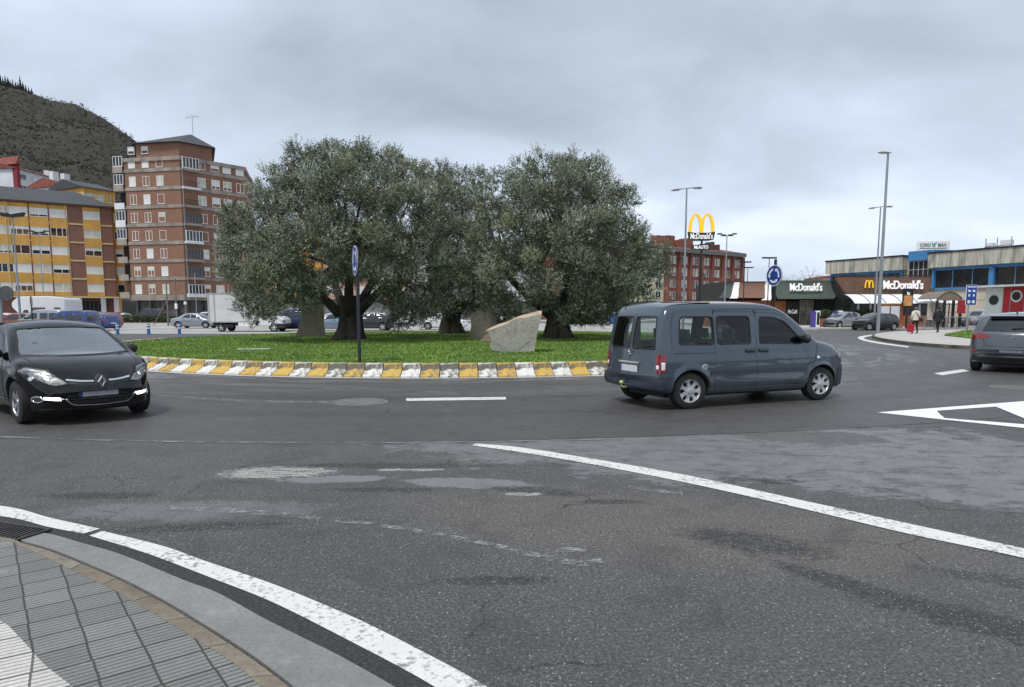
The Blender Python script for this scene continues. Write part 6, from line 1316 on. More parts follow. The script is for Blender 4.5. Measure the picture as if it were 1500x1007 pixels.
# bare winter trees behind the restaurant and low hedge
TWIG = mat('bare twigs', (.14, .10, .085), .9, var=.3)
def bare_tree(x, y, h, lab, seed, z0=0):
    r_ = random.Random(seed); e = empty('bare_tree', (x, y, z0), 0, lab, 'tree', 'bare winter trees behind the restaurant'); tr = MB(); cr = MB()
    tr.tube([(0, 0, 0), (.1, 0, h*.25), (0, .1, h*.45)], [h*.022, h*.018, h*.012], 6)
    def br(p, d, l, rad, lv):
        q = p+d*l; cr.tube([p, p+d*l*.5+Vector((r_.gauss(0, .04), r_.gauss(0, .04), 0))*l, q], [rad, rad*.75, rad*.5], 4 if lv else 5, False)
        if lv < 4:
            for _ in range(r_.choice((2, 3, 3))): br(q, (d+Vector((r_.gauss(0, .5), r_.gauss(0, .5), r_.uniform(-.05, .45)))).normalized(), l*r_.uniform(.6, .8), rad*.55, lv+1)
    for _ in range(6): br(Vector((0, 0, h*r_.uniform(.25, .45))), Vector((r_.gauss(0, .6), r_.gauss(0, .6), .9)).normalized(), h*.2, h*.009, 0)
    tr.build('trunk', BARK, e); cr.build('crown', TWIG, e); return e
for i, (px, t) in enumerate(((1150, 401), (1166, 396), (1183, 392), (1198, 396), (1211, 400))): p = at(px, t, 100); bare_tree(p.x, 100, p.z*1.02, 'bare reddish brown winter tree rising behind the green restaurant roof', i)
e = empty('house', (wx(1212, 405, 125), 125, 0), 0, 'small orange gabled house end just left of the industrial building', 'house'); b = MB(); b.b2(-1.5, 2.5, 0, 6, 0, at(1212, 407, 125).z); b.build('wall', PINK, e); b = MB(); b.xz([(-1.8, at(1212, 407, 125).z), (2.8, at(1212, 407, 125).z), (.5, at(1212, 403.5, 125).z)], -.2, 6.2); b.build('roof', RTILE, e)
# ================================================================ OLIVE TREES, STONES
OBARK = N('olive bark', .95); n1 = OBARK.noise(3, 7, .75, src=OBARK.map((5, 5, 1.0))); n2 = OBARK.noise(1.2, 4, .6); OBARK.base(OBARK.mix(n2, OBARK.ramp(n1, [(.35, (.022, .018, .014)), (.65, (.095, .08, .062))]), OBARK.ramp(n1, [(.4, (.03, .026, .02)), (.7, (.12, .105, .085))]))); OBARK.bump(n1, 1, .06); OBARK = OBARK.m
def leafmat(name, c1, c2, tr=.12):
    a = N(name, .5); n = a.noise(.9, 4, .6); n2 = a.noise(7, 3, .6); c = a.ramp(a.math('ADD', a.math('MULTIPLY', n, .5), a.math('MULTIPLY', n2, .5)), [(.35, c1), (.65, c2)]); a.base(c); a.b.inputs['Specular IOR Level'].default_value = .6
    t = a.n('ShaderNodeBsdfTranslucent'); a.lk(c, t.inputs[0]); m = a.n('ShaderNodeMixShader'); m.inputs[0].default_value = tr; a.lk(a.b.outputs[0], m.inputs[1]); a.lk(t.outputs[0], m.inputs[2]); o = [x for x in a.t.nodes if x.type == 'OUTPUT_MATERIAL'][0]; a.lk(m.outputs[0], o.inputs[0]); return a.m
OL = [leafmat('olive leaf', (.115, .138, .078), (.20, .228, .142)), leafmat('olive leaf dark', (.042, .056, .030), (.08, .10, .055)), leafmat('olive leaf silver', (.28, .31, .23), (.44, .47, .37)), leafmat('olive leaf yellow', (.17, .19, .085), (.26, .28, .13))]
def olive(Y, base_px, base_y, lobes, trunk, label, dens, seed, limbs):
    rng = np.random.default_rng(seed); bp = G(base_px, base_y, .33); bp = Vector((bp.x, Y, islz((Vector((bp.x, Y, 0))-IC).length) if (Vector((bp.x, Y, 0))-IC).length < IR-.3 else .27))
    e = empty('olive_tree', bp, 0, label, 'tree', 'olive trees on the roundabout island')
    C0 = []; 
    for (px, py, r) in lobes: p = at(px, py, Y); C0.append((p.x, p.z, r*Y/1000))
    C0 = np.array(C0); cx = C0[:, 0].mean(); halfw = (C0[:, 0].max()-C0[:, 0].min())/2+.4; cz = C0[:, 1].mean(); halfh = (C0[:, 1].max()-C0[:, 1].min())/2+.6
    L3 = []
    for x, z, r in C0:
        q = min(1, ((x-cx)/halfw)**2+((z-cz)/halfh)**2); dmax = halfw*.85*math.sqrt(max(0, 1-q)); 
        if dmax < r*.7: L3.append((x, Y+rng.uniform(-.3, .3)*halfw*.5, z, r))
        else:
            L3.append((x, Y-dmax*rng.uniform(.75, 1), z, r)); L3.append((x+rng.normal(0, .2), Y+dmax*rng.uniform(.6, 1), z, r*.95))
            if dmax > 3.2*r: L3.append((x+rng.normal(0, .3), Y+rng.uniform(-.4, .4)*dmax, z+rng.normal(0, .2), r))
    # shift in depth keeps its real place: compensate so the near lobes do not swell past the outline
    P, Dv, S_ = [], [], []
    for x, y, z, r in L3:
        # every lobe is broken into tufts
        k = y/Y; x = x*(.25+.75*k); z = CAMH+(z-CAMH)*(.25+.75*k); r = r*(.4+.6*k)*.89
        nt_ = max(7, int(13*r)); 
        for _ in range(nt_):
            d = rng.normal(0, 1, 3); d /= np.linalg.norm(d); rr = r*rng.uniform(.45, .98); c = np.array([x, y, z])+d*rr*np.array([1, 1, .85]); tr = r*rng.uniform(.17, .40); n = int(dens*2.0*tr*tr*rng.uniform(.7, 1.2))+4
            q = rng.normal(0, 1, (n, 3)); q /= np.linalg.norm(q, axis=1)[:, None]; rad = tr*(rng.uniform(.15, 1, (n, 1))**.5); pos = c+q*rad*np.array([1, 1, .9]); dr = q*.65+d*.40+np.array([0, 0, .75])+rng.normal(0, .35, (n, 3)); P.append(pos); Dv.append(dr); 
            S_.append(np.full(n, 1.0+int(rng.choice(4, p=[.44, .22, .22, .12]))))
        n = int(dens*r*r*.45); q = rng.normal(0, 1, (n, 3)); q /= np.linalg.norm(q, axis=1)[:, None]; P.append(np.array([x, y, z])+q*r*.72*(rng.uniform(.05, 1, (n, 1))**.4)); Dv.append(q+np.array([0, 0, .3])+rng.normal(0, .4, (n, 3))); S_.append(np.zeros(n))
    P = np.concatenate(P); Dv = np.concatenate(Dv); S_ = np.concatenate(S_); Dv /= np.linalg.norm(Dv, axis=1)[:, None]
    # each entry is a shoot carrying leaves in pairs
    nl = 9; n = len(P); ln = rng.uniform(.18, .42, (n, 1)); A = np.cross(Dv, rng.normal(0, 1, (n, 3))); A /= np.linalg.norm(A, axis=1)[:, None]; Bv = np.cross(Dv, A); V = []; MI = []
    base_mi = np.where(S_ > 0, np.where(rng.uniform(0, 1, n) < .62, S_.astype(int)-1, rng.choice([0, 1, 2, 3], n, p=[.50, .20, .18, .12])), rng.choice([0, 1], n, p=[.4, .6]))  # lobe cores get mostly dark leaves, inner crown shade put into the colour
    for k in range(nl):
        t = (k+.5)/nl; th = k*2.4; o = P+Dv*ln*t; side = A*math.cos(th)+Bv*math.sin(th); ld = Dv*.75+side*.7+rng.normal(0, .12, (n, 3)); ld /= np.linalg.norm(ld, axis=1)[:, None]; w = np.cross(ld, Dv+rng.normal(0, .5, (n, 3))); w /= np.linalg.norm(w, axis=1)[:, None]
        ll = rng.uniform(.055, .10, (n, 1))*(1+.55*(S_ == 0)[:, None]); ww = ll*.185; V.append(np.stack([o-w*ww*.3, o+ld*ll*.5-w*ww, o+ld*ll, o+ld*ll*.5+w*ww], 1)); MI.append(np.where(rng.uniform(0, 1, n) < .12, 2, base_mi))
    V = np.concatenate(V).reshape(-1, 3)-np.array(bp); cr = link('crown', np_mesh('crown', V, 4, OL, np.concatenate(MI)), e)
    # trunk: several fused, fluted stems, then limbs towards the lobes
    m = MB(); r0 = trunk
    for k in range(5):
        a_ = k*1.257+.3; q = Vector((math.cos(a_), math.sin(a_), 0)); m.tube([q*r0*1.05+Vector((0, 0, -.25)), q*r0*.72+Vector((0, 0, .12)), q*r0*.5+Vector((0, 0, .6)), q*r0*.45+Vector((.05, 0, 1.2)), q*r0*.5+Vector((.05, 0, 1.9))], [r0*.62, r0*.52, r0*.45, r0*.42, r0*.3], 9)
    m.tube([(0, 0, -.2), (0, 0, 1.0), (.05, 0, 1.8)], [r0*1.0, r0*.75, r0*.55], 12); me = m.mesh('trunk', OBARK, True)
    for v in me.vertices:
        f = mn.fractal(Vector((v.co.x*2.2, v.co.y*2.2, v.co.z*.8+seed)), 1, 2, 4)*.16*r0*1.6; d = Vector((v.co.x, v.co.y, 0)).normalized() if v.co.xy.length > .01 else Vector((1, 0, 0)); v.co += d*f
    tk = link('trunk', me, e)
    rr = random.Random(seed)
    tg = [Vector((x-bp.x, y-bp.y, z-bp.z)) for x, y, z, r in L3]; roots = [Vector((x, y, z)) for x, y, z in limbs]
    for i, rt_ in enumerate(roots):
        s0 = Vector((rt_.x*.15, rt_.y*.15, 1.1)); mid = s0.lerp(rt_, .55)+Vector((rr.gauss(0, .18), rr.gauss(0, .18), -.05)); b = MB(); pts = [tuple(p) for p in smooth_line([s0, mid, rt_], 5)]; rad = [r0*.42*(1-.55*k/(len(pts)-1)) for k in range(len(pts))]; b.tube(pts, rad, 8)
        mine = [t for t in tg if min(range(len(roots)), key=lambda j: (roots[j]-t).length) == i][:9]
        for t in mine:
            c1 = rt_.lerp(t, .5)+Vector((rr.gauss(0, .25), rr.gauss(0, .25), rr.gauss(0, .15))); st = Vector(pts[-2]).lerp(rt_, rr.random()); pp = smooth_line([st, c1, t], 4); b.tube([tuple(p) for p in pp], [max(.015, r0*.16*(1-k/len(pp))) for k in range(len(pp))], 6)
        me = b.mesh('limb', OBARK, True); link('limb', me, e)
    return e
lift = lambda L_, d: [(x, y+d*max(0, (300-y)/70), r) for x, y, r in L_]
T1 = [(452, 232, 30), (490, 222, 26), (527, 222, 30), (572, 232, 28), (425, 262, 32), (604, 258, 32), (400, 300, 34), (445, 300, 42), (500, 270, 46), (555, 285, 46), (600, 305, 40), (645, 275, 28), (630, 330, 34), (350, 322, 26), (342, 360, 26), (380, 355, 36), (430, 365, 44), (490, 345, 48), (550, 350, 46), (600, 370, 38),
      (350, 398, 26), (372, 432, 27), (395, 455, 20), (400, 400, 36), (445, 412, 30), (448, 440, 20), (420, 435, 20), (595, 410, 36), (640, 380, 32), (575, 445, 30), (610, 455, 26), (560, 405, 30), (640, 430, 26), (585, 472, 14), (515, 392, 32), (630, 458, 18), (358, 452, 22), (375, 462, 16), (480, 415, 22)]
olive(29.5, 517, 500, lift(T1, 11), .55, 'big spreading silver green olive tree with a forked trunk, left of the island trees', 290, 1, [(-2.3, -.6, 2.7), (-1.0, 1.6, 3.4), (.6, -1.6, 3.6), (2.0, .4, 2.8), (.9, 1.6, 3.6)])
T2 = [(645, 262, 26), (672, 262, 24), (700, 290, 28), (655, 300, 34), (690, 330, 36), (650, 350, 36), (700, 385, 34), (655, 400, 34), (690, 430, 30), (650, 440, 26), (722, 430, 24), (625, 455, 18), (700, 460, 13), (685, 448, 20)]
olive(37.5, 662, 491, T2, .55, 'olive tree with a narrow dark trunk standing behind and between the two larger ones', 230, 2, [(-1.6, 0, 2.8), (.2, 1.5, 3.4), (1.7, -.4, 2.9), (.1, -1.5, 3.3)])
T3 = [(765, 250, 26), (795, 240, 24), (830, 246, 26), (868, 248, 26), (738, 272, 28), (702, 262, 20), (780, 285, 38), (830, 290, 42), (880, 285, 34), (912, 300, 26), (720, 315, 34), (765, 335, 42), (820, 345, 44), (870, 340, 40), (915, 342, 30), (935, 365, 24), (700, 362, 32), (690, 405, 30), (735, 385, 40), (790, 395, 42), (850, 395, 42), (900, 400, 36), (940, 395, 26), (962, 372, 18),
      (966, 396, 18), (948, 430, 20), (905, 435, 26), (720, 430, 28), (750, 445, 20), (860, 440, 30), (880, 462, 16), (790, 432, 26), (830, 462, 18), (712, 455, 16), (760, 452, 17), (866, 462, 15), (905, 458, 18), (842, 455, 22), (735, 462, 12)]
olive(31, 817, 499, lift(T3, 4), .60, 'big dense olive tree with a thick fluted trunk, right of the island trees', 270, 3, [(-2.4, -.3, 2.9), (-.8, 1.7, 3.5), (.5, -1.7, 3.6), (2.3, .3, 2.9), (1.0, 1.7, 3.4)])
# ---- stones on the island
def stonemat(name, c1, c2, top=None):
    a = N(name, .9); n1 = a.noise(2.2, 8, .72); n2 = a.noise(14, 6, .75); c = a.ramp(n1, [(.35, c1), (.65, c2)]); c = a.mix(a.math('MULTIPLY', a.ramp(n2, [(.35, 1), (.55, 0)]), .5), c, [q*.4 for q in c1]); c = a.mix(a.math('MULTIPLY', a.ramp(a.noise(5, 6, .8), [(.55, 0), (.68, 1)]), .5), c, (.42, .41, .36))
    if top: g = a.n('ShaderNodeNewGeometry'); z = a.n('ShaderNodeSeparateXYZ'); a.lk(g.outputs['Normal'], z.inputs[0]); c = a.mix(a.ramp(z.outputs[2], [(.45, 0), (.6, 1)]), c, a.ramp(n1, [(.3, [q*.7 for q in top]), (.7, top)]))
    a.base(c); a.bump(n2, .7, .03); return a.m
def stone(name, px_poly, Y, thick, m, label, skew=(0, 0), seed=0, z0=None, cat='boulder'):
    P = [at(px, py, Y) for px, py in px_poly]; zb = min(p.z for p in P); c = Vector((sum(p.x for p in P)/len(P), Y, zb)); mb = MB(); pts = [(p.x-c.x, p.z-zb) for p in P]
    mb.xz(pts, 0, thick); me = mb.mesh(name, m); b = bmesh.new(); b.from_mesh(me)
    for v in b.verts:
        if v.co.y > .01: v.co.x += skew[0]; v.co.z += skew[1]*(v.co.z > .25); v.co.x *= .92
    bmesh.ops.recalc_face_normals(b, faces=b.faces); bmesh.ops.triangulate(b, faces=b.faces); 
    for _ in range(5): bmesh.ops.subdivide_edges(b, edges=[e for e in b.edges if e.calc_length() > .12], cuts=1)
    b.normal_update()
    for v in b.verts: v.co += v.normal*(mn.fractal(v.co*2.3+Vector((seed, 0, 0)), 1, 2, 5)*.035+mn.noise(v.co*1.1+Vector((seed, 5, 0)))*.03)
    b.to_mesh(me); b.free(); me.polygons.foreach_set('use_smooth', [True]*len(me.polygons)); me.set_sharp_from_angle(angle=R(38)); o = link(name, me, None, (c.x, Y, zb-.03)); return tag(o, label, cat)
SG = stonemat('grey green stone', (.29, .28, .235), (.45, .435, .37), (.52, .39, .28)); ST = stonemat('tan stone', (.20, .175, .135), (.31, .275, .215), (.33, .26, .19))
stone('boulder', [(712, 483), (716, 487), (720, 497), (716, 505), (722, 513), (752, 517), (783, 514), (787, 490), (793, 459), (779, 461), (757, 466), (735, 476)], 21.6, .85, SG, 'big wedge shaped grey boulder with an orange top on the grass in front', (.12, .10), 3)
stone('boulder', [(686, 500), (690, 478), (689, 459), (700, 455), (718, 455), (728, 466), (730, 498)], 29.8, .55, ST, 'upright tan stone slab directly behind the big wedge shaped boulder', (.1, 0), 9)
stone('boulder', [(703, 499), (712, 489), (735, 477), (742, 499)], 27.5, .6, stonemat('orange stone', (.26, .19, .12), (.38, .29, .2)), 'low orange stone wedge between the tan slab and the big wedge boulder', (.1, 0), 19)
stone('standing_stone', [(431, 495), (436, 484), (441, 470), (443, 440), (466, 440), (466, 470), (469, 494)], 33.5, .8, stonemat('pale buff stone', (.32, .27, .195), (.50, .44, .34)), 'tapering pale standing stone under the left side of the left olive tree', (.1, 0), 5, cat='stone')
q = G(372, 513.5, .33); m = MB(); m.box((0, 0, .03), (1.05, .12, .05), .2); tag(m.build('plank', mat('weathered white wood', (.45, .45, .43), .8, var=.3, vscale=5), None, (q.x, q.y, .34), .15, bevel=.01), 'weathered whitish plank lying in the grass left of the olive trees', 'plank')
# ================================================================ SIGNS, LAMPS, POSTS
SBLU = mat('sign blue', (.015, .055, .30), .4, var=.06); SWH = mat('sign white', (.72, .74, .78), .4, var=.04); SBACK = mat('sign back', (.10, .10, .105), .6, .3, var=.2)
def round_sign(loc, face_deg, dia, hz_, label, pole_m, pole_r=.04, top=None, lean=0):
    # face_deg: direction the face looks at (0 = +x)
    e = empty('traffic_sign', loc, R(face_deg)+math.pi/2, label, 'traffic sign'); h = hz_-loc[2]; b = MB(); b.tube([(0, .05, -.1), (0, .05, top-loc[2] if top else h+dia*.4)], pole_r, 10); b.build('pole', pole_m, e, smooth=True, ang=40)
    r = dia/2; b = MB(); b.lathe([(0, -.008), (r, -.008), (r, .02), (0, .02)], 48, 'y', (0, 0, h)); me = b.mesh('disc', [SBACK]); fixed(me); d = link('disc', me, e)
    b = MB(); b.lathe([(r*.93, -.013), (r*.995, -.013), (r*.995, -.009), (r*.93, -.009)], 48, 'y', (0, 0, h)); me = b.mesh('rim', SWH); fixed(me); link('rim', me, d); b = MB(); b.lathe([(0, -.011), (r*.93, -.011), (r*.93, -.009), (0, -.009)], 48, 'y', (0, 0, h)); me = b.mesh('blue_field', SBLU); fixed(me); link('blue_field', me, d)
    for k in range(3):
        b = MB(); a0 = R(90+k*120+12); n = 14; a1 = a0+R(76); ro, ri = r*.70, r*.50; o, i_ = [], []      # anticlockwise arrows
        for j in range(n+1): t = a0+(a1-a0)*j/n; o.append((ro*math.cos(t), ro*math.sin(t))); i_.append((ri*math.cos(t), ri*math.sin(t)))
        for j in range(n): q = [o[j], o[j+1], i_[j+1], i_[j]]; b.add([(p[0], -.016, p[1]+h) for p in q], [(0, 1, 2, 3)])
        tp = (r*.60*math.cos(a1+R(26)), r*.60*math.sin(a1+R(26))); q = [(r*.80*math.cos(a1), r*.80*math.sin(a1)), tp, (r*.40*math.cos(a1), r*.40*math.sin(a1))]; b.add([(p[0], -.016, p[1]+h) for p in q], [(0, 1, 2)]); me = b.mesh('arrow', SWH); link('arrow', me, d)
    return e
q = G(524, 531, .32); round_sign((q.x, q.y, .25), 203, .76, at(516, 382, q.y).z, 'round blue roundabout sign seen nearly edge-on on a dark pole left of centre', mat('dark sign pole', (.02, .022, .035), .5), .045, top=at(518, 363, q.y).z)
q = at(1134, 404, 29.5); round_sign((q.x, 29.5, 0), 203, .90, q.z, 'round blue roundabout sign facing the camera behind the van bonnet', BLKM, .06, top=at(1134, 380, 29.5).z)
# small black cap lamp on that post's neighbour
def mast(loc, h, r0, r1, m, e, name='pole', lean=(0, 0)): b = MB(); b.tube([(0, 0, -.05), (lean[0]*.5, 0, h*.5), (lean[0], 0, h)], [r0, (r0+r1)/2, r1], 10); b.b2(-r0*1.8, r0*1.8, -r0*1.8, r0*1.8, 0, .03); return b.build(name, m, e, smooth=True, ang=40)
def head(e, x, z, L_, m, up=.12, name='lamp_head'):
    b = MB(); s_ = 1 if L_ > 0 else -1; a_ = abs(L_); pr = [(0, .03), (a_*.3, .09), (a_*.75, .13), (a_, .03)]; vs = []
    for xx, hh_ in pr:
        for k in range(8): t = k*math.pi/4; vs.append((x+s_*xx, math.cos(t)*hh_*1.5, z+up*xx/a_+math.sin(t)*hh_*.55))
    b.add(vs, [(8*i+k, 8*i+(k+1) % 8, 8*i+8+(k+1) % 8, 8*i+8+k) for i in range(3) for k in range(8)]+[tuple(range(8)), tuple(range(24, 32))]); me = b.mesh(name, m, True); fixed(me); h = link(name, me, e)
    b = MB(); b.b2(min(x+s_*a_*.3, x+s_*a_*.9), max(x+s_*a_*.3, x+s_*a_*.9), -.11, .11, z-.075+up*.5, z-.05+up*.5); b.build('lamp_glass', WHT, h); return h
GALV = mat('galvanised mast', (.30, .32, .34), .5, .5, var=.18, vscale=1.5, stretch=(4, 4, .4)); LHD = mat('lamp housing', (.26, .27, .29), .5, .3, var=.1)
def street_lamp(px_top, py_top, Y, kind, label, r=.09, rz=0, m=GALV):
    p = at(px_top, py_top, Y); h = p.z; e = empty('street_lamp', (p.x, Y, 0), R(rz), label, 'street lamp')
    mast(None, h, r, r*.55, m, e)
    if kind == 'single': b = MB(); b.tube([(0, 0, h-.05), (-.25, 0, h+.02)], .04, 6); b.build('arm', m, e); head(e, .25, h+.0, -.95, LHD, .02)
    if kind == 'double':
        b = MB(); b.tube([(-.35, 0, h-.02), (0, 0, h+.05), (.35, 0, h+.06)], .035, 6); b.build('arm', m, e); head(e, -.30, h, -.75, LHD, -.10); head(e, .30, h+.07, .75, LHD, .0)
    if kind == 'four':
        for s_ in (-1, 1):
            for q in (0, 1): b = MB(); b.box((s_*(.28+.36*q), 0, h+.02+.10*q), (.34, .30, .10)); b.build('lamp_head', BLKM, e)
        b = MB(); b.b2(-.6, .6, -.03, .03, h-.08, h-.03); b.build('arm', m, e)
    if kind == 'bowl':
        for s_ in (-1, 1): b = MB(); b.xz([(s_*.0, h-.25), (s_*.75, h-.18), (s_*.95, h+.12), (s_*.80, h+.10), (s_*.0, h-.02)] if s_ > 0 else [(-.0, h-.02), (-.80, h+.10), (-.95, h+.12), (-.75, h-.18), (0, h-.25)], -.16, .16); me = b.mesh('lamp_head', BLKM); fixed(me); link('lamp_head', me, e)
    if kind == 'tee': b = MB(); b.b2(-.62, -.06, -.18, .18, h, h+.12); b.build('lamp_head', BLKM, e); b = MB(); b.b2(.06, .62, -.18, .18, h, h+.12); b.build('lamp_head', BLKM, e); b = MB(); b.b2(-.06, .06, -.05, .05, h-.02, h+.08); b.build('bracket', BLKM, e)
    return e
street_lamp(1301, 224, 48.9, 'single', 'tallest grey lamp post with one head, rising from the tip of the right pavement', .13)
street_lamp(1290, 304, 60.2, 'double', 'grey double headed lamp post just left of the tallest one', .09)
street_lamp(1006, 277, 47, 'double', 'slim grey double headed lamp post behind the van left of the golden arches', .09)
street_lamp(1065, 345, 60, 'four', 'grey lamp post with four black floodlights right of the golden arches', .07)
street_lamp(1091, 385, 70, 'tee', 'black T shaped car park lamp left of the white roof strip', .06, m=BLKM)
street_lamp(1095.5, 393, 82, 'tee', 'smaller black T shaped lamp behind the first one by the white roof strip', .06, m=BLKM)
street_lamp(1127, 379, 62, 'tee', 'black T shaped car park lamp directly behind the round blue sign', .06, m=BLKM)
street_lamp(18, 314, 53, 'bowl', 'grey lamp post with two black boat shaped heads before the mustard block', .10)
street_lamp(57, 341, 60, 'four', 'thin grey lamp post with black floodlights before the mustard block', .06)
e = empty('traffic_sign', (G(3, 490).x*.75, 38, 0), 0, 'back of a round grey sign on a thick grey post at the far left edge', 'traffic sign')
p = at(9, 430, 38); e.location = (p.x, 38, 0); b = MB(); b.tube([(-.35, 0, 0), (-.42, 0, 6)], .09, 8); b.build('pole', GALV, e); b = MB(); b.lathe([(0, 0), (.42, 0), (.42, .02), (0, .02)], 24, 'y', (0, 0, p.z)); me = b.mesh('disc', SBACK); fixed(me); link('disc', me, e)
p = at(45.5, 442, 44); e = empty('traffic_sign', (p.x, 44, 0), R(-45), 'round sign with dark pole seen from behind in front of the white motorhome', 'traffic sign'); b = MB(); b.tube([(0, 0, 0), (0, 0, p.z+.3)], .04, 8); b.build('pole', BLKM, e); b = MB(); b.lathe([(0, 0), (.38, 0), (.38, .02), (0, .02)], 24, 'y', (0, 0, p.z)); me = b.mesh('disc', mat('ochre sign back', (.25, .2, .12), .6)); fixed(me); link('disc', me, e)
# blue and white bollards
def bollard(): 
    e = empty('bollard', (0, 0, 0), 0, 'blue plastic bollard with two white bands beside the pale car park', 'bollard', 'blue and white bollards along the car park edge'); b = MB(); b.lathe([(0, 0), (.15, 0), (.15, .03), (.105, .05), (.10, .74), (.08, .78), (0, .79)], 18); b.build('post', mat('bollard blue', (.03, .12, .30), .5, var=.1), e, smooth=True, ang=40)
    for z in (.42, .62): c = MB(); c.lathe([(.104, z), (.107, z), (.107, z+.09), (.104, z+.09)], 18); me = c.mesh('white_band', SWH); fixed(me); link('white_band', me, e)
    c = MB(); c.b2(-.11, .11, -.108, -.104, .3, .36); return e
b0 = bollard(); bl = ('leftmost of the three blue and white bollards by the car park', 'middle one of the three blue and white bollards by the car park', 'rightmost of the three bollards, in front of the silver saloon')
for i, (px, py) in enumerate(((172.5, 490.5), (218, 490.5), (263, 490))):
    q = G(px, py); o = b0 if i == 0 else clone(b0); o.location = (q.x, q.y, 0); o['label'] = bl[i]; o.scale = (1.05, 1.05, .98)
# golden arches pylon
D = 85.0; p0 = at(1027, 352, D); zt_, zb_ = at(1027, 313, D).z, at(1027, 343, D).z; e = empty('pylon_sign', (p0.x, D, 0), R(-4), 'tall pole sign with golden arches over black boards with white lettering', 'sign'); b = MB(); b.tube([(.1, .1, 0), (.1, .1, zb_+.4)], .13, 8); b.build('pole', BLKM, e)
w = 33*D/1000; arches(e, (0, -.15, zb_), w*1.0, zt_-zb_, GOLD, .4); z1 = at(1027, 340, D).z; z2 = at(1027, 353, D).z; b = MB(); b.xz([(-w*.58, z1), (-w*.52, z2+.12), (-w*.3, z2), (w*.3, z2), (w*.52, z2+.12), (w*.58, z1), (w*.3, z1-.12), (-w*.3, z1-.12)][::-1], -.2, .3); me = b.mesh('name_board', mat('board black', (.018, .03, .022), .5)); fixed(me); link('name_board', me, e)
lettering("McDonald's", .95, WLT, e, (0, -.23, (z1+z2)/2-.03), depth=.03, bold=.02, sx=.60); z3, z4 = at(1027, 359, D).z, at(1027, 366.5, D).z; b = MB(); b.b2(-w*.42, w*.42, -.15, .15, z4, z3); b.build('lower_board', MATS['board black'], e); lettering('McAUTO', .55, WLT, e, (0, -.17, (z3+z4)/2), depth=.03, bold=.015, sx=.78)
# blue information board on the right pavement
q = G(1416, 487, .154); D = q.y; e = empty('information_sign', (q.x, D, .15), R(6), 'blue panel sign with white symbols on a grey post behind the grey hatchback', 'sign'); b = MB(); zt_, zb_ = at(1421, 418, D).z-.15, at(1421, 447, D).z-.15; b.tube([(0, .06, -.05), (0.05, .06, zt_-.1)], .045, 8); b.build('pole', GALV, e); w = 16*D/1000; b = MB(); b.b2(-.25, w-.25, -.03, .0, zb_, zt_); b.build('panel', SBLU, e); hh = zt_-zb_
b = MB(); b.b2(-.27, w-.23, -.028, .012, zb_-.02, zt_+.02); b.build('edge', SWH, e); b = MB(); b.b2(-.19, w-.31, -.036, -.031, zt_-.16, zt_-.08); b.build('title_bar', SWH, e)
for i in range(2):
    cx = -.25+w*(.28+.44*i); b = MB(); b.b2(cx-.11, cx+.11, -.036, -.031, zb_+hh*.66, zb_+hh*.72); b.add([(cx+(.02 if i else -.02)-.1, -.036, zb_+hh*.78), (cx+.1, -.036, zb_+hh*.74), (cx+.1, -.036, zb_+hh*.72), (cx-.1, -.036, zb_+hh*.72)], [(3, 2, 1, 0)]); b.build('symbol', SWH, e)
    b = MB(); b.b2(cx-.06, cx+.06, -.036, -.031, zb_+hh*.42, zb_+hh*.55); b.build('symbol', SWH, e); b = MB(); b.lathe([(0, 0), (.12, 0), (.12, .005), (0, .005)], 16, 'y', (cx, -.037, zb_+hh*.16)); me = b.mesh('symbol', SWH); fixed(me); link('symbol', me, e)
# wooden poles with stays before the tower
WOODP = mat('grey timber pole', (.16, .145, .125), .9, var=.3, vscale=3, stretch=(4, 4, .5))
for i, (px, ptop, lab) in enumerate(((243, 410, 'grey timber pole with a diagonal stay before the tower block'), (256, 408, 'second timber pole right of the stayed one before the tower'), (270, 415, 'third timber pole with a pale lamp, right of the stayed one'), (285, 400, 'thin steel pole nearest the white box truck before the tower'))):
    p = at(px, ptop, 78); e = empty('pole', (p.x, 78, 0), 0, lab, 'pole'); b = MB(); b.tube([(0, 0, 0), (0, 0, p.z)], [.11, .08] if i < 3 else [.05, .04], 8); b.build('post', WOODP if i < 3 else GALV, e)
    if i == 0: b = MB(); b.tube([(-1.7, 0, 0), (0, 0, 2.9)], .05, 6); b.build('stay', WOODP, e); b = MB(); b.tube([(-.5, 0, 1.5), (.5, 0, 1.55)], .04, 5); b.build('crossbar', WOODP, e)
    if i in (1, 2): b = MB(); b.b2(-.12, .12, -.15, .1, 2.4 if i == 2 else 1.9, 2.7 if i == 2 else 2.5); b.build('tag', WHT, e)
    if i == 2: b = MB(); b.tube([(.2, 0, 2.0), (.55, 0, 1.2), (.3, 0, .5), (-.3, 0, .6), (-.4, 0, 1.5)], .05, 6); b.build('hoop', BLKM, e)
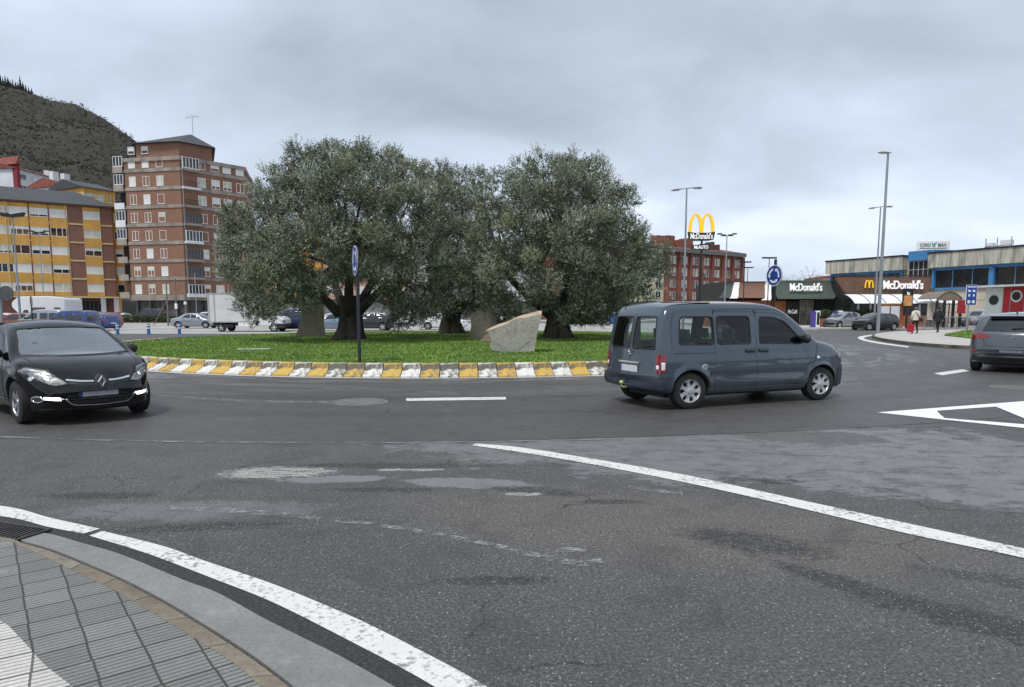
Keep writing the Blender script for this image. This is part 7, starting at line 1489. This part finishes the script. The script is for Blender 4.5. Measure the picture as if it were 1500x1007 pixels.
# railing and low fence round the terrace, tables and chairs
e = empty('terrace_railing', (wx(1335, 470, 62.5), 62.5-2, .13), 0, 'low dark mesh railing around the terrace left of the grey hatchback', 'railing'); Lr = wx(1462, 470, 60.5)-wx(1335, 470, 60.5); b = MB(); b.b2(0, Lr, -.02, .02, .98, 1.03); b.b2(0, Lr, -.02, .02, .08, .12); b.build('rail', ZINC, e)
for k in range(9): b = MB(); b.b2(Lr*k/8-.03, Lr*k/8+.03, -.03, .03, 0, 1.05); b.build('post', ZINC, e)
b = MB(); [b.b2(q*.14, q*.14+.015, -.008, .008, .12, .98) for q in range(int(Lr/.14))]; b.build('bars', BLKM, e)
CHM = mat('cane chair', (.20, .12, .085), .8, var=.3)
def cchair():
    e = empty('terrace_chair', (0, 0, 0), 0, 'brown terrace chair', 'chair', 'cane chairs on the restaurant terrace'); b = MB(); b.b2(-.24, .24, -.24, .24, .42, .47); b.build('seat', CHM, e); b = MB(); b.xz([(-.24, .47), (.24, .47), (.22, .9), (-.22, .9)], .2, .25); b.build('backrest', CHM, e)
    for x in (-.21, .21):
        for y in (-.21, .21): b = MB(); b.tube([(x, y, 0), (x, y, .42)], .015, 5); b.build('leg', ZINC, e)
    return e
def ctable():
    e = empty('terrace_table', (0, 0, 0), 0, 'small round table', 'table', 'round tables on the restaurant terrace'); b = MB(); b.lathe([(0, .72), (.38, .72), (.38, .75), (0, .75)], 20); me = b.mesh('top', WHR); fixed(me); link('top', me, e); b = MB(); b.tube([(0, 0, 0), (0, 0, .72)], .03, 6); b.lathe([(.22, 0), (.22, .02), (.03, .04)], 14); b.build('pedestal', ZINC, e); return e
c0, t0_ = cchair(), ctable(); first = True; x0 = wx(1345, 470, 63)
names = ('left end of the terrace row', 'second place from the left', 'middle of the terrace row', 'fourth place from the left', 'right end of the terrace row')
for k in range(5):
    x = x0+1.35*k; t = t0_ if k == 0 else clone(t0_); t.location = (x, 63.3, .13); t['label'] = 'small round white terrace table at the '+names[k]+' behind the railing'
    for s_ in (-1, 1): c = c0 if first else clone(c0); first = False; c.location = (x+s_*.48, 63.3, .13); c.rotation_euler = (0, 0, R(90 if s_ < 0 else -90)); c['label'] = 'brown cane chair %s the round table at the %s' % ('left of' if s_ < 0 else 'right of', names[k])
# green mesh fence far behind the right olive tree
GM = mat('green mesh', (.05, .16, .11), .7, var=.3); p = at(826, 440, 92); e = empty('fence', (p.x, 92, 0), 0, 'green steel mesh fence behind the blue parked cars right of the olive trees', 'fence'); Lf = wx(935, 440, 92)-p.x
for k in range(8): b = MB(); b.tube([(Lf*k/7, 0, 0), (Lf*k/7, 0, 3.0)], .05, 5); b.build('post', GM, e)
b = MB(); [b.b2(q*.22, q*.22+.04, -.01, .01, .1, 2.95) for q in range(int(Lf/.22))]; [b.b2(0, Lf, -.015, .015, z, z+.05) for z in (.1, 1.0, 2.0, 2.9)]; b.build('mesh_panel', GM, e)
def hedge_row(px0, px1, Y, h, lab, n=5000):
    a_, b_ = at(px0, 460, Y).x, at(px1, 460, Y).x; o = None; e = empty('hedge', ((a_+b_)/2, Y, 0), 0, lab, 'hedge'); k = int((b_-a_)/1.5)
    for j in range(k): leaf_cloud((-(b_-a_)/2+(j+.5)*(b_-a_)/k, 0, h*.5), ((b_-a_)/k*.7, .6, h*.55), n//k, .22, HED, 'bush', e)
hedge_row(818, 870, 84, 1.7, 'ragged dark hedge before the green mesh fence'); hedge_row(160, 300, 97.5, 1.0, 'low dark hedge along the foot of the tower block', 6000)
# ================================================================ PARKED VEHICLES
PNT = {k: carpaint(k+' paint', c, .3, m_, dirt=.3) for k, c, m_ in (('silver', (.34, .37, .40), .6), ('white', (.68, .69, .70), 0), ('blue', (.02, .045, .19), .3), ('bright blue', (.02, .10, .36), .3), ('red', (.24, .015, .018), .1), ('charcoal', (.022, .025, .03), .4), ('navy', (.012, .02, .07), .3), ('pale blue', (.22, .28, .34), .5))}
def far(S, p, name, label, group='cars parked beyond the roundabout', cat='car'): S = dict(S); S['lines'] = []; S['extra'] = []; return car(S, p, False, name, label, cat, group, nst=60)
hS = spec_hatch(4.05, .87, 1.47); hS['wstyle'] = 'hub'; hS['wmat'] = HUBC
hat = far(hS, PNT['silver'], 'parked_car', 'x')
sS = spec_hatch(4.5, .88, 1.44); sS.update(wheels=(.95, 3.65), wmat=HUBC, wstyle='hub',
    top=pch([(0, .5), (.03, .72), (.08, .88), (.2, .95), (.7, 1.0), (.95, 1.06), (1.3, 1.26), (1.6, 1.38), (2.0, 1.43), (2.4, 1.43), (2.8, 1.34), (3.2, 1.08), (3.4, .96), (3.9, .87), (4.25, .76), (4.42, .62), (4.5, .47)]), bot=pch([(0, .38), (.2, .24), (4.2, .2), (4.5, .38)]), plan=pch([(0, .70), (.1, .80), (.5, .86), (1, .88), (3.6, .88), (4.1, .83), (4.4, .72), (4.5, .6)]),
    side=[dict(p=RP([(2.2, .98), (3.1, .98), (2.75, 1.24), (2.22, 1.34)], .05), c=(2.6, 1.1), d=0), dict(p=RP([(1.3, 1.0), (2.12, .98), (2.14, 1.34), (1.75, 1.32)], .05), c=(1.8, 1.1), d=1)],
    doors=[dict(p=RP([(2.17, .32), (3.2, .32), (3.2, .98), (2.8, 1.27), (2.18, 1.38)], .05), hole=RP([(2.2, .98), (3.1, .98), (2.75, 1.24), (2.22, 1.34)], .05), h=(2.35, .85)), dict(p=RP([(1.5, .32), (2.15, .32), (2.16, 1.38), (1.7, 1.35), (1.2, 1.0), (1.3, .7)], .05), hole=RP([(1.3, 1.0), (2.12, .98), (2.14, 1.34), (1.75, 1.32)], .05), h=(1.5, .87))],
    rear=[RP([(-.55, 1.08), (.55, 1.08), (.48, 1.32), (-.48, 1.32)], .05)], head=[('S', RP([(4.0, .68), (4.28, .62), (4.25, .72), (4.02, .78)], .02)), ('F', RP([(.42, .6), (.72, .62), (.72, .7), (.44, .68)], .02))], mirror=(3.0, .98))
sal = far(sS, PNT['silver'], 'parked_car', 'x')
uS = spec_hatch(4.5, .92, 1.85); uS.update(wr=.38, wheels=(.85, 3.6), wmat=ALLOY, wstyle='hub', spokes=5,
    top=pch([(0, .6), (.03, 1.0), (.08, 1.3), (.2, 1.65), (.4, 1.80), (1.5, 1.85), (2.4, 1.83), (2.65, 1.74), (3.0, 1.42), (3.2, 1.2), (3.35, 1.15), (4.0, 1.08), (4.35, .98), (4.45, .8), (4.5, .6)]), bot=pch([(0, .5), (.2, .38), (4.3, .38), (4.5, .5)]), plan=pch([(0, .82), (.1, .88), (.5, .92), (3.8, .92), (4.3, .88), (4.5, .78)]), S=pch([(.2, .93), (.4, .98), (.6, 1), (1.05, 1), (1.15, .97), (1.5, .9), (1.85, .84)]),
    side=[dict(p=RP([(2.1, 1.2), (2.95, 1.2), (2.65, 1.58), (2.12, 1.66)], .05), c=(2.5, 1.4), d=0), dict(p=RP([(1.3, 1.2), (2.0, 1.2), (2.0, 1.67), (1.3, 1.67)], .05), c=(1.6, 1.4), d=1), dict(p=RP([(.35, 1.2), (1.2, 1.2), (1.2, 1.66), (.45, 1.64)], .05), c=(.8, 1.4), d=None)],
    doors=[dict(p=RP([(2.05, .5), (3.05, .5), (3.08, 1.2), (2.7, 1.64), (2.06, 1.72)], .05), hole=RP([(2.1, 1.2), (2.95, 1.2), (2.65, 1.58), (2.12, 1.66)], .05), h=(2.2, 1.05)), dict(p=RP([(1.25, .5), (2.03, .5), (2.04, 1.72), (1.25, 1.72)], .05), hole=RP([(1.3, 1.2), (2.0, 1.2), (2.0, 1.67), (1.3, 1.67)], .05), h=(1.4, 1.05))],
    wind=[RP([(-.66, 1.22), (.66, 1.22), (.6, 1.68), (-.6, 1.68)], .05)], rear=[RP([(-.62, 1.15), (.62, 1.15), (.55, 1.6), (-.55, 1.6)], .05)], head=[('F', RP([(.5, .8), (.82, .8), (.82, .96), (.52, .94)], .02)), ('S', RP([(4.1, .8), (4.38, .8), (4.36, .95), (4.12, .97)], .02))], tail=[('B', RP([(.68, .8), (.86, .8), (.84, 1.15), (.68, 1.15)], .02))], mirror=(2.85, 1.2), pz=(.6, .8))
suv = far(uS, PNT['navy'], 'parked_car', 'x'); mS = spec_van(); mS.update(side=[dict(q) for q in mS['side']]); mpv = far(mS, PNT['blue'], 'parked_car', 'x')
used = set()
def park(proto, paint, px, py, deg, label, sc=1.0, z=0, Yf=None):
    q = G(px, py) if Yf is None else Vector((wx(px, 470, Yf), Yf, 0)); o = proto if proto.name not in used else clone(proto)
    base = {hat.name: PNT['silver'], sal.name: PNT['silver'], suv.name: PNT['navy'], mpv.name: PNT['blue']}[proto.name]
    used.add(proto.name); o['label'] = label; o.location = (q.x, q.y, z+.005); o.rotation_euler = (0, 0, R(deg)); o.scale = (sc,)*3
    if PNT[paint] != base and o is not proto: repaint(o, base, PNT[paint])
    return o
park(sal, 'silver', 287, 481, -3, 'silver saloon parked left of the white box truck', 1.0)
park(hat, 'silver', 304, 476, 183, 'silver hatchback half hidden between the saloon and the white box truck', 1.06)
park(suv, 'navy', 431, 485, 178, 'navy off-road vehicle with its bonnet towards the white box truck', 1.0)
o = park(hat, 'pale blue', 487, 485, 190, 'pale blue grey hatchback glimpsed just left of the left olive trunk')
park(hat, 'charcoal', 542, 484.5, 176, 'charcoal hatchback glimpsed behind the dark pole of the left sign', 1.05)
park(suv, 'white', 588, 478, 185, 'white off-roader far behind, between the left and middle olive trunks', .9)
park(sal, 'white', 649, 483, 2, 'low white coupe parked behind the middle olive trunk', 1.0)
park(suv, 'white', 744, 474, 184, 'white off-roader glimpsed between the tan slab and the wedge boulder', .95)
park(hat, 'charcoal', 882, 475, 20, 'dark small car left of the bright blue hatchback by the green fence')
park(hat, 'bright blue', 901, 477, 200, 'bright blue hatchback left of the van by the green fence')
o = park(hat, 'silver', 1233, 481.5, 205, 'small silver hatchback parked before the orange planter wall'); o.scale = (.92, .97, 1.08)
park(hat, 'charcoal', 1281, 484, 197, 'charcoal hatchback parked behind the two grey lamp posts on the right')
park(suv, 'silver', 1436, 0, 200, 'silver off-roader roof seen just left of the grey hatchback', .9, Yf=66, z=.13)
park(mpv, 'blue', 105, 489, 172, 'deep blue people carrier parked behind the black hatchback', .94)
park(mpv, 'silver', 66, 488, 176, 'grey people carrier roof in front of the blue one behind the black hatchback', .98)
park(hat, 'blue', 146, 484, 152, 'blue hatchback peeking out right of the deep blue people carrier')
park(hat, 'red', 150, 480.5, 158, 'red hatchback furthest right in the left group of parked cars', 1.05)
park(hat, 'red', 30, 487, 182, 'dark red hatchback roof seen in front of the white motorhome', 1.0)
park(hat, 'white', 2, 486, 182, 'white hatchback at the left edge in front of the dark red one', 1.0)
park(hat, 'charcoal', 182, 0, 5, 'charcoal hatchback parked on the far left at the foot of the tower', Yf=99)
park(mpv, 'charcoal', 219, 0, 178, 'charcoal van parked at the foot of the tower behind the timber poles', 1.1, Yf=99)
# ---- white box truck
q = G(352, 486.5); YT = q.y; k = YT/1000; e = empty('box_truck', (wx(306, 470, YT), YT, 0), R(-1), 'white box truck parked in the car park left of the left olive tree', 'truck'); LT = wx(376, 470, YT)-wx(306, 470, YT); zt_ = at(330, 430.5, YT).z; zb_ = at(330, 472, YT).z
BOX = mat('truck box panel', (.58, .58, .57), .6, var=.10, vscale=.8); b = MB(); b.b2(0, LT, 0, 2.1, zb_, zt_); b.build('cargo_box', BOX, e, bevel=.04); b = MB()
for (x0, x1, z0, z1) in ((-.03, LT+.03, zt_-.02, zt_+.06), (-.03, LT+.03, zb_-.04, zb_+.06), (-.04, .08, zb_, zt_), (LT-.08, LT+.04, zb_, zt_), (.45, .53, zb_, zt_)): b.b2(x0, x1, -.03, -.004, z0, z1)
b.build('box_frame', mat('box frame grey', (.36, .37, .38), .5), e); b = MB(); b.b2(.1, LT+1.6, .5, 1.6, .5, zb_-.02); b.b2(1.0, 1.9, -.0, .3, .35, .6); b.build('chassis', BLKM, e); b = MB(); b.b2(LT*.62, LT*.98, -.03, .02, .45, .75); b.build('side_guard', WHT, e)
b = MB(); x0 = LT+.05; b.xz([(x0, .45), (x0+2.05, .45), (x0+2.1, .62), (x0+2.08, .98), (x0+1.75, 1.22), (x0+1.15, 1.30), (x0+.62, 1.98), (x0+.3, 2.08), (x0, 2.08)], .12, 1.98); me = b.mesh('cab', [PNT['white']]); fixed(me); cb = link('cab', me, e); bv = cb.modifiers.new('b', 'BEVEL'); bv.width = .07; bv.segments = 3; bv.limit_method = 'ANGLE'
b = MB(); b.xz([(x0+.12, 1.28), (x0+1.0, 1.28), (x0+.56, 1.86), (x0+.12, 1.9)], .10, .118); b.build('side_window', OPQ, cb); b = MB(); b.add([(x0+1.17, .25, 1.33), (x0+1.17, 1.85, 1.33), (x0+.68, 1.75, 1.95), (x0+.68, .35, 1.95)], [(0, 1, 2, 3)]); b.build('windscreen', OPQ, cb); b = MB(); b.b2(x0+1.5, x0+2.12, .1, .12, .3, .66); b.b2(x0+1.9, x0+2.16, .11, 1.99, .35, .66); b.build('bumper', PLAST, cb); b = MB(); b.b2(x0+.95, x0+1.12, -.12, .05, 1.25, 1.6); b.build('mirror', PLAST, cb); b = MB(); b.b2(x0+1.95, x0+2.11, .11, .4, .72, .92); b.build('headlight', LAMPG, cb)
for x in (.95, LT+1.35):
    for s_, y in ((-1, .16), (1, 1.94)): wheel(e, (x, y, .34), .34, s_, style='hub', cm=HUBC, spokes=6)
# ---- motorhome on the far left
YM = 56.0; e = empty('motorhome', (wx(17, 450, YM), YM, 0), R(1), 'white motorhome with brown windows parked before the mustard block', 'motorhome'); LM = wx(94, 450, YM)-wx(17, 450, YM); zt_ = at(50, 434, YM).z; b = MB(); b.xz(roundpoly([(0, 1.95), (.9, 1.1), (1.3, .45), (LM, .45), (LM+.05, zt_-.15), (LM*.7, zt_), (.55, zt_-.05), (0, zt_-.5)], .18), 0, 2.2); me = b.mesh('body', [PNT['white']]); fixed(me); bo = link('body', me, e); bv = bo.modifiers.new('b', 'BEVEL'); bv.width = .08; bv.segments = 3; bv.limit_method = 'ANGLE'; bv.angle_limit = R(50)
BRW = mat('brown tinted glass', (.12, .07, .06), .2, var=.2)
for x0_, x1_, z0_, z1_ in ((LM*.38, LM*.63, 1.35, 1.95), (LM*.80, LM*.92, 1.45, 1.95)): b = MB(); b.xz(roundpoly([(x0_, z0_), (x1_, z0_), (x1_, z1_), (x0_, z1_)], .1), -.03, -.004); b.build('window', BRW, bo)
b = MB(); b.xz(roundpoly([(.75, 1.35), (1.35, 1.35), (1.3, 1.75), (1.0, 1.75)], .06), -.03, -.004); b.build('cab_window', OPQ, bo)
for x in (1.5, LM-1.0): wheel(e, (x, .12, .33), .33, -1, style='hub', cm=HUBC, spokes=6)
# ================================================================ PEOPLE
SKIN = mat('skin', (.42, .24, .17), .6, var=.05); HAIR = mat('grey hair', (.10, .095, .09), .8, var=.2)
def person(loc, rz, h, cloth, trousers, label, pose, hair=HAIR, coat=.0, extra=None):
    s = h/1.72; e = empty('person', loc, rz, label, 'person'); e.scale = (s,)*3
    J = dict(pel=(0, 0, .95), sp=(0, -.02, 1.15), ch=(0, 0, 1.35), ne=(0, 0, 1.49), hd=(0, .02, 1.60), ht=(0, .01, 1.70)); f = pose
    for sd_, k in ((-1, 'L'), (1, 'R')):
        J['hip'+k] = (sd_*.09, 0, .92); J['kn'+k] = (sd_*.10, f['kn'+k], .50); J['an'+k] = (sd_*.10, f['an'+k], .09+f.get('lift'+k, 0)); J['to'+k] = (sd_*.115, f['an'+k]+.15, .04+f.get('lift'+k, 0)); J['sh'+k] = (sd_*.18, 0, 1.41); J['el'+k] = (sd_*.23, f['el'+k], 1.13); J['wr'+k] = (sd_*.24, f['wr'+k], .90); J['pa'+k] = (sd_*.24, f['wr'+k]+.02, .83)
    E_ = [('pel', 'sp'), ('sp', 'ch'), ('ch', 'ne'), ('ne', 'hd'), ('hd', 'ht')]; rad = dict(pel=.145, sp=.13, ch=.15, ne=.06, hd=.095, ht=.07)
    for k in 'LR': E_ += [('pel', 'hip'+k), ('hip'+k, 'kn'+k), ('kn'+k, 'an'+k), ('an'+k, 'to'+k), ('ch', 'sh'+k), ('sh'+k, 'el'+k), ('el'+k, 'wr'+k), ('wr'+k, 'pa'+k)]; rad.update({'hip'+k: .095, 'kn'+k: .062, 'an'+k: .045, 'to'+k: .04, 'sh'+k: .065, 'el'+k: .045, 'wr'+k: .030, 'pa'+k: .034})
    for k in 'LR':
        px, py, pz = J['pa'+k]; sd_ = -1 if k == 'L' else 1
        for i, (dy, ln) in enumerate(((-.028, .065), (-.010, .078), (.010, .074), (.028, .060))): J['f%d%s' % (i, k)] = (px, py+dy, pz-.045); J['g%d%s' % (i, k)] = (px-sd_*.012, py+dy, pz-.04-ln); E_ += [('pa'+k, 'f%d%s' % (i, k)), ('f%d%s' % (i, k), 'g%d%s' % (i, k))]; rad['f%d%s' % (i, k)] = .010; rad['g%d%s' % (i, k)] = .008
        J['t'+k] = (px-sd_*.02, py+.05, pz-.02); E_.append(('pa'+k, 't'+k)); rad['t'+k] = .011
    ks = list(J); me = bpy.data.meshes.new('body'); me.from_pydata([J[k] for k in ks], [(ks.index(a), ks.index(b)) for a, b in E_], []); o = link('body', me, e); md = o.modifiers.new('skin', 'SKIN'); md.use_smooth_shade = True
    for i, k in enumerate(ks): me.skin_vertices[0].data[i].radius = (rad[k], rad[k]*(.75 if k in ('pel', 'sp', 'ch') else 1)); me.skin_vertices[0].data[i].use_root = (k == 'pel')
    sb = o.modifiers.new('sub', 'SUBSURF'); sb.levels = 1; sb.render_levels = 1; dg = bpy.context.evaluated_depsgraph_get(); m2 = bpy.data.meshes.new_from_object(o.evaluated_get(dg)); o.modifiers.clear(); o.data = m2; m2.name = 'body'; m2.materials.clear(); [m2.materials.append(q) for q in (SKIN, cloth, trousers, BLKM)]
    for p in m2.polygons:
        z = p.center.z; ax = abs(p.center.x); p.material_index = 3 if z < .10 else 2 if z < .93 and ax < .21 else 1 if z < 1.47 and z > .88 else 0
    # jacket: loose shell over trunk and sleeves
    b = MB(); rings = [(.86-coat, .205+coat*.12, .155), (1.0, .195, .145), (1.2, .19, .145), (1.36, .215, .15), (1.43, .17, .12), (1.485, .085, .085)]; vs = []
    for z, rx, ry in rings: vs += [(rx*math.cos(t*math.pi/8), ry*math.sin(t*math.pi/8), z) for t in range(16)]
    b.add(vs, [(16*i+k, 16*i+(k+1) % 16, 16*i+16+(k+1) % 16, 16*i+16+k) for i in range(5) for k in range(16)]); 
    for k in 'LR': b.tube([J['sh'+k], J['el'+k], tuple(Vector(J['wr'+k])+Vector((0, 0, .02)))], [.085, .066, .055], 10)
    b.build('jacket', cloth, e, smooth=True)
    b = MB(); b.lathe([(0, 1.725), (.05, 1.715), (.09, 1.68), (.104, 1.62), (.098, 1.57), (.07, 1.53)], 14, 'z', (0, -.012, 0)); b.build('hair', hair, e, smooth=True)
    for sd_ in (-1, 1): b = MB(); b.box((sd_*.098, .02, 1.59), (.02, .035, .055)); b.build('ear', SKIN, e, bevel=.008)
    b = MB(); b.tube([(0, .105, 1.61), (0, .125, 1.575), (0, .105, 1.57)], [.010, .016, .010], 6); b.build('nose', SKIN, e)
    if extra: extra(e)
    return e
q = G(1340, 489, .154); WJ = mat('cream jacket', (.58, .55, .45), .9, var=.08); BT = mat('black trousers', (.01, .01, .012), .9); DC_ = mat('dark coat', (.012, .013, .018), .85)
def strapbag(e): b = MB(); b.tube([(-.17, -.155, 1.42), (0, -.175, 1.2), (.17, -.16, .98)], .014, 5); b.build('bag_strap', BLKM, e); b = MB(); b.xz(roundpoly([(.14, .78), (.36, .78), (.35, 1.0), (.16, 1.0)], .03), -.16, .06); me = b.mesh('shoulder_bag', BLKM); fixed(me); link('shoulder_bag', me, e)
person((q.x, q.y, .154), R(8), 1.78, WJ, BT, 'pedestrian in a cream jacket and black trousers pulling a red trolley', dict(knL=.10, anL=.05, knR=-.0, anR=-.10, elL=.05, wrL=.12, elR=-.02, wrR=.05), extra=strapbag)
RTR = mat('red trolley fabric', (.38, .012, .03), .8, var=.15); e = empty('shopping_trolley', (q.x-.38, q.y-.1, .154), R(10), 'red shopping trolley on the ground beside the pedestrian in the cream jacket', 'trolley'); b = MB(); b.xz(roundpoly([(-.17, .1), (.17, .1), (.19, .62), (-.19, .62)], .03), -.12, .12); me = b.mesh('bag', RTR); fixed(me); link('bag', me, e); b = MB(); b.tube([(-.1, .1, .6), (-.1, .12, .95), (.1, .12, .95), (.1, .1, .6)], .012, 6); b.build('handle', BLKM, e)
for s_ in (-1, 1): b = MB(); b.lathe([(0, -.02), (.07, -.02), (.07, .02), (0, .02)], 14, 'x', (s_*.2, .05, .07)); me = b.mesh('wheel', WHR); fixed(me); link('wheel', me, e)
q = G(1373, 488, .154); person((q.x, q.y, .154), R(-5), 1.80, DC_, BT, 'pedestrian in a long dark coat mid-stride beside the cream-jacketed one', dict(knL=-.04, anL=-.24, liftL=.05, knR=.14, anR=.12, elL=.06, wrL=.14, elR=-.08, wrR=-.10), hair=mat('dark hair', (.02, .018, .016), .8), coat=.12)
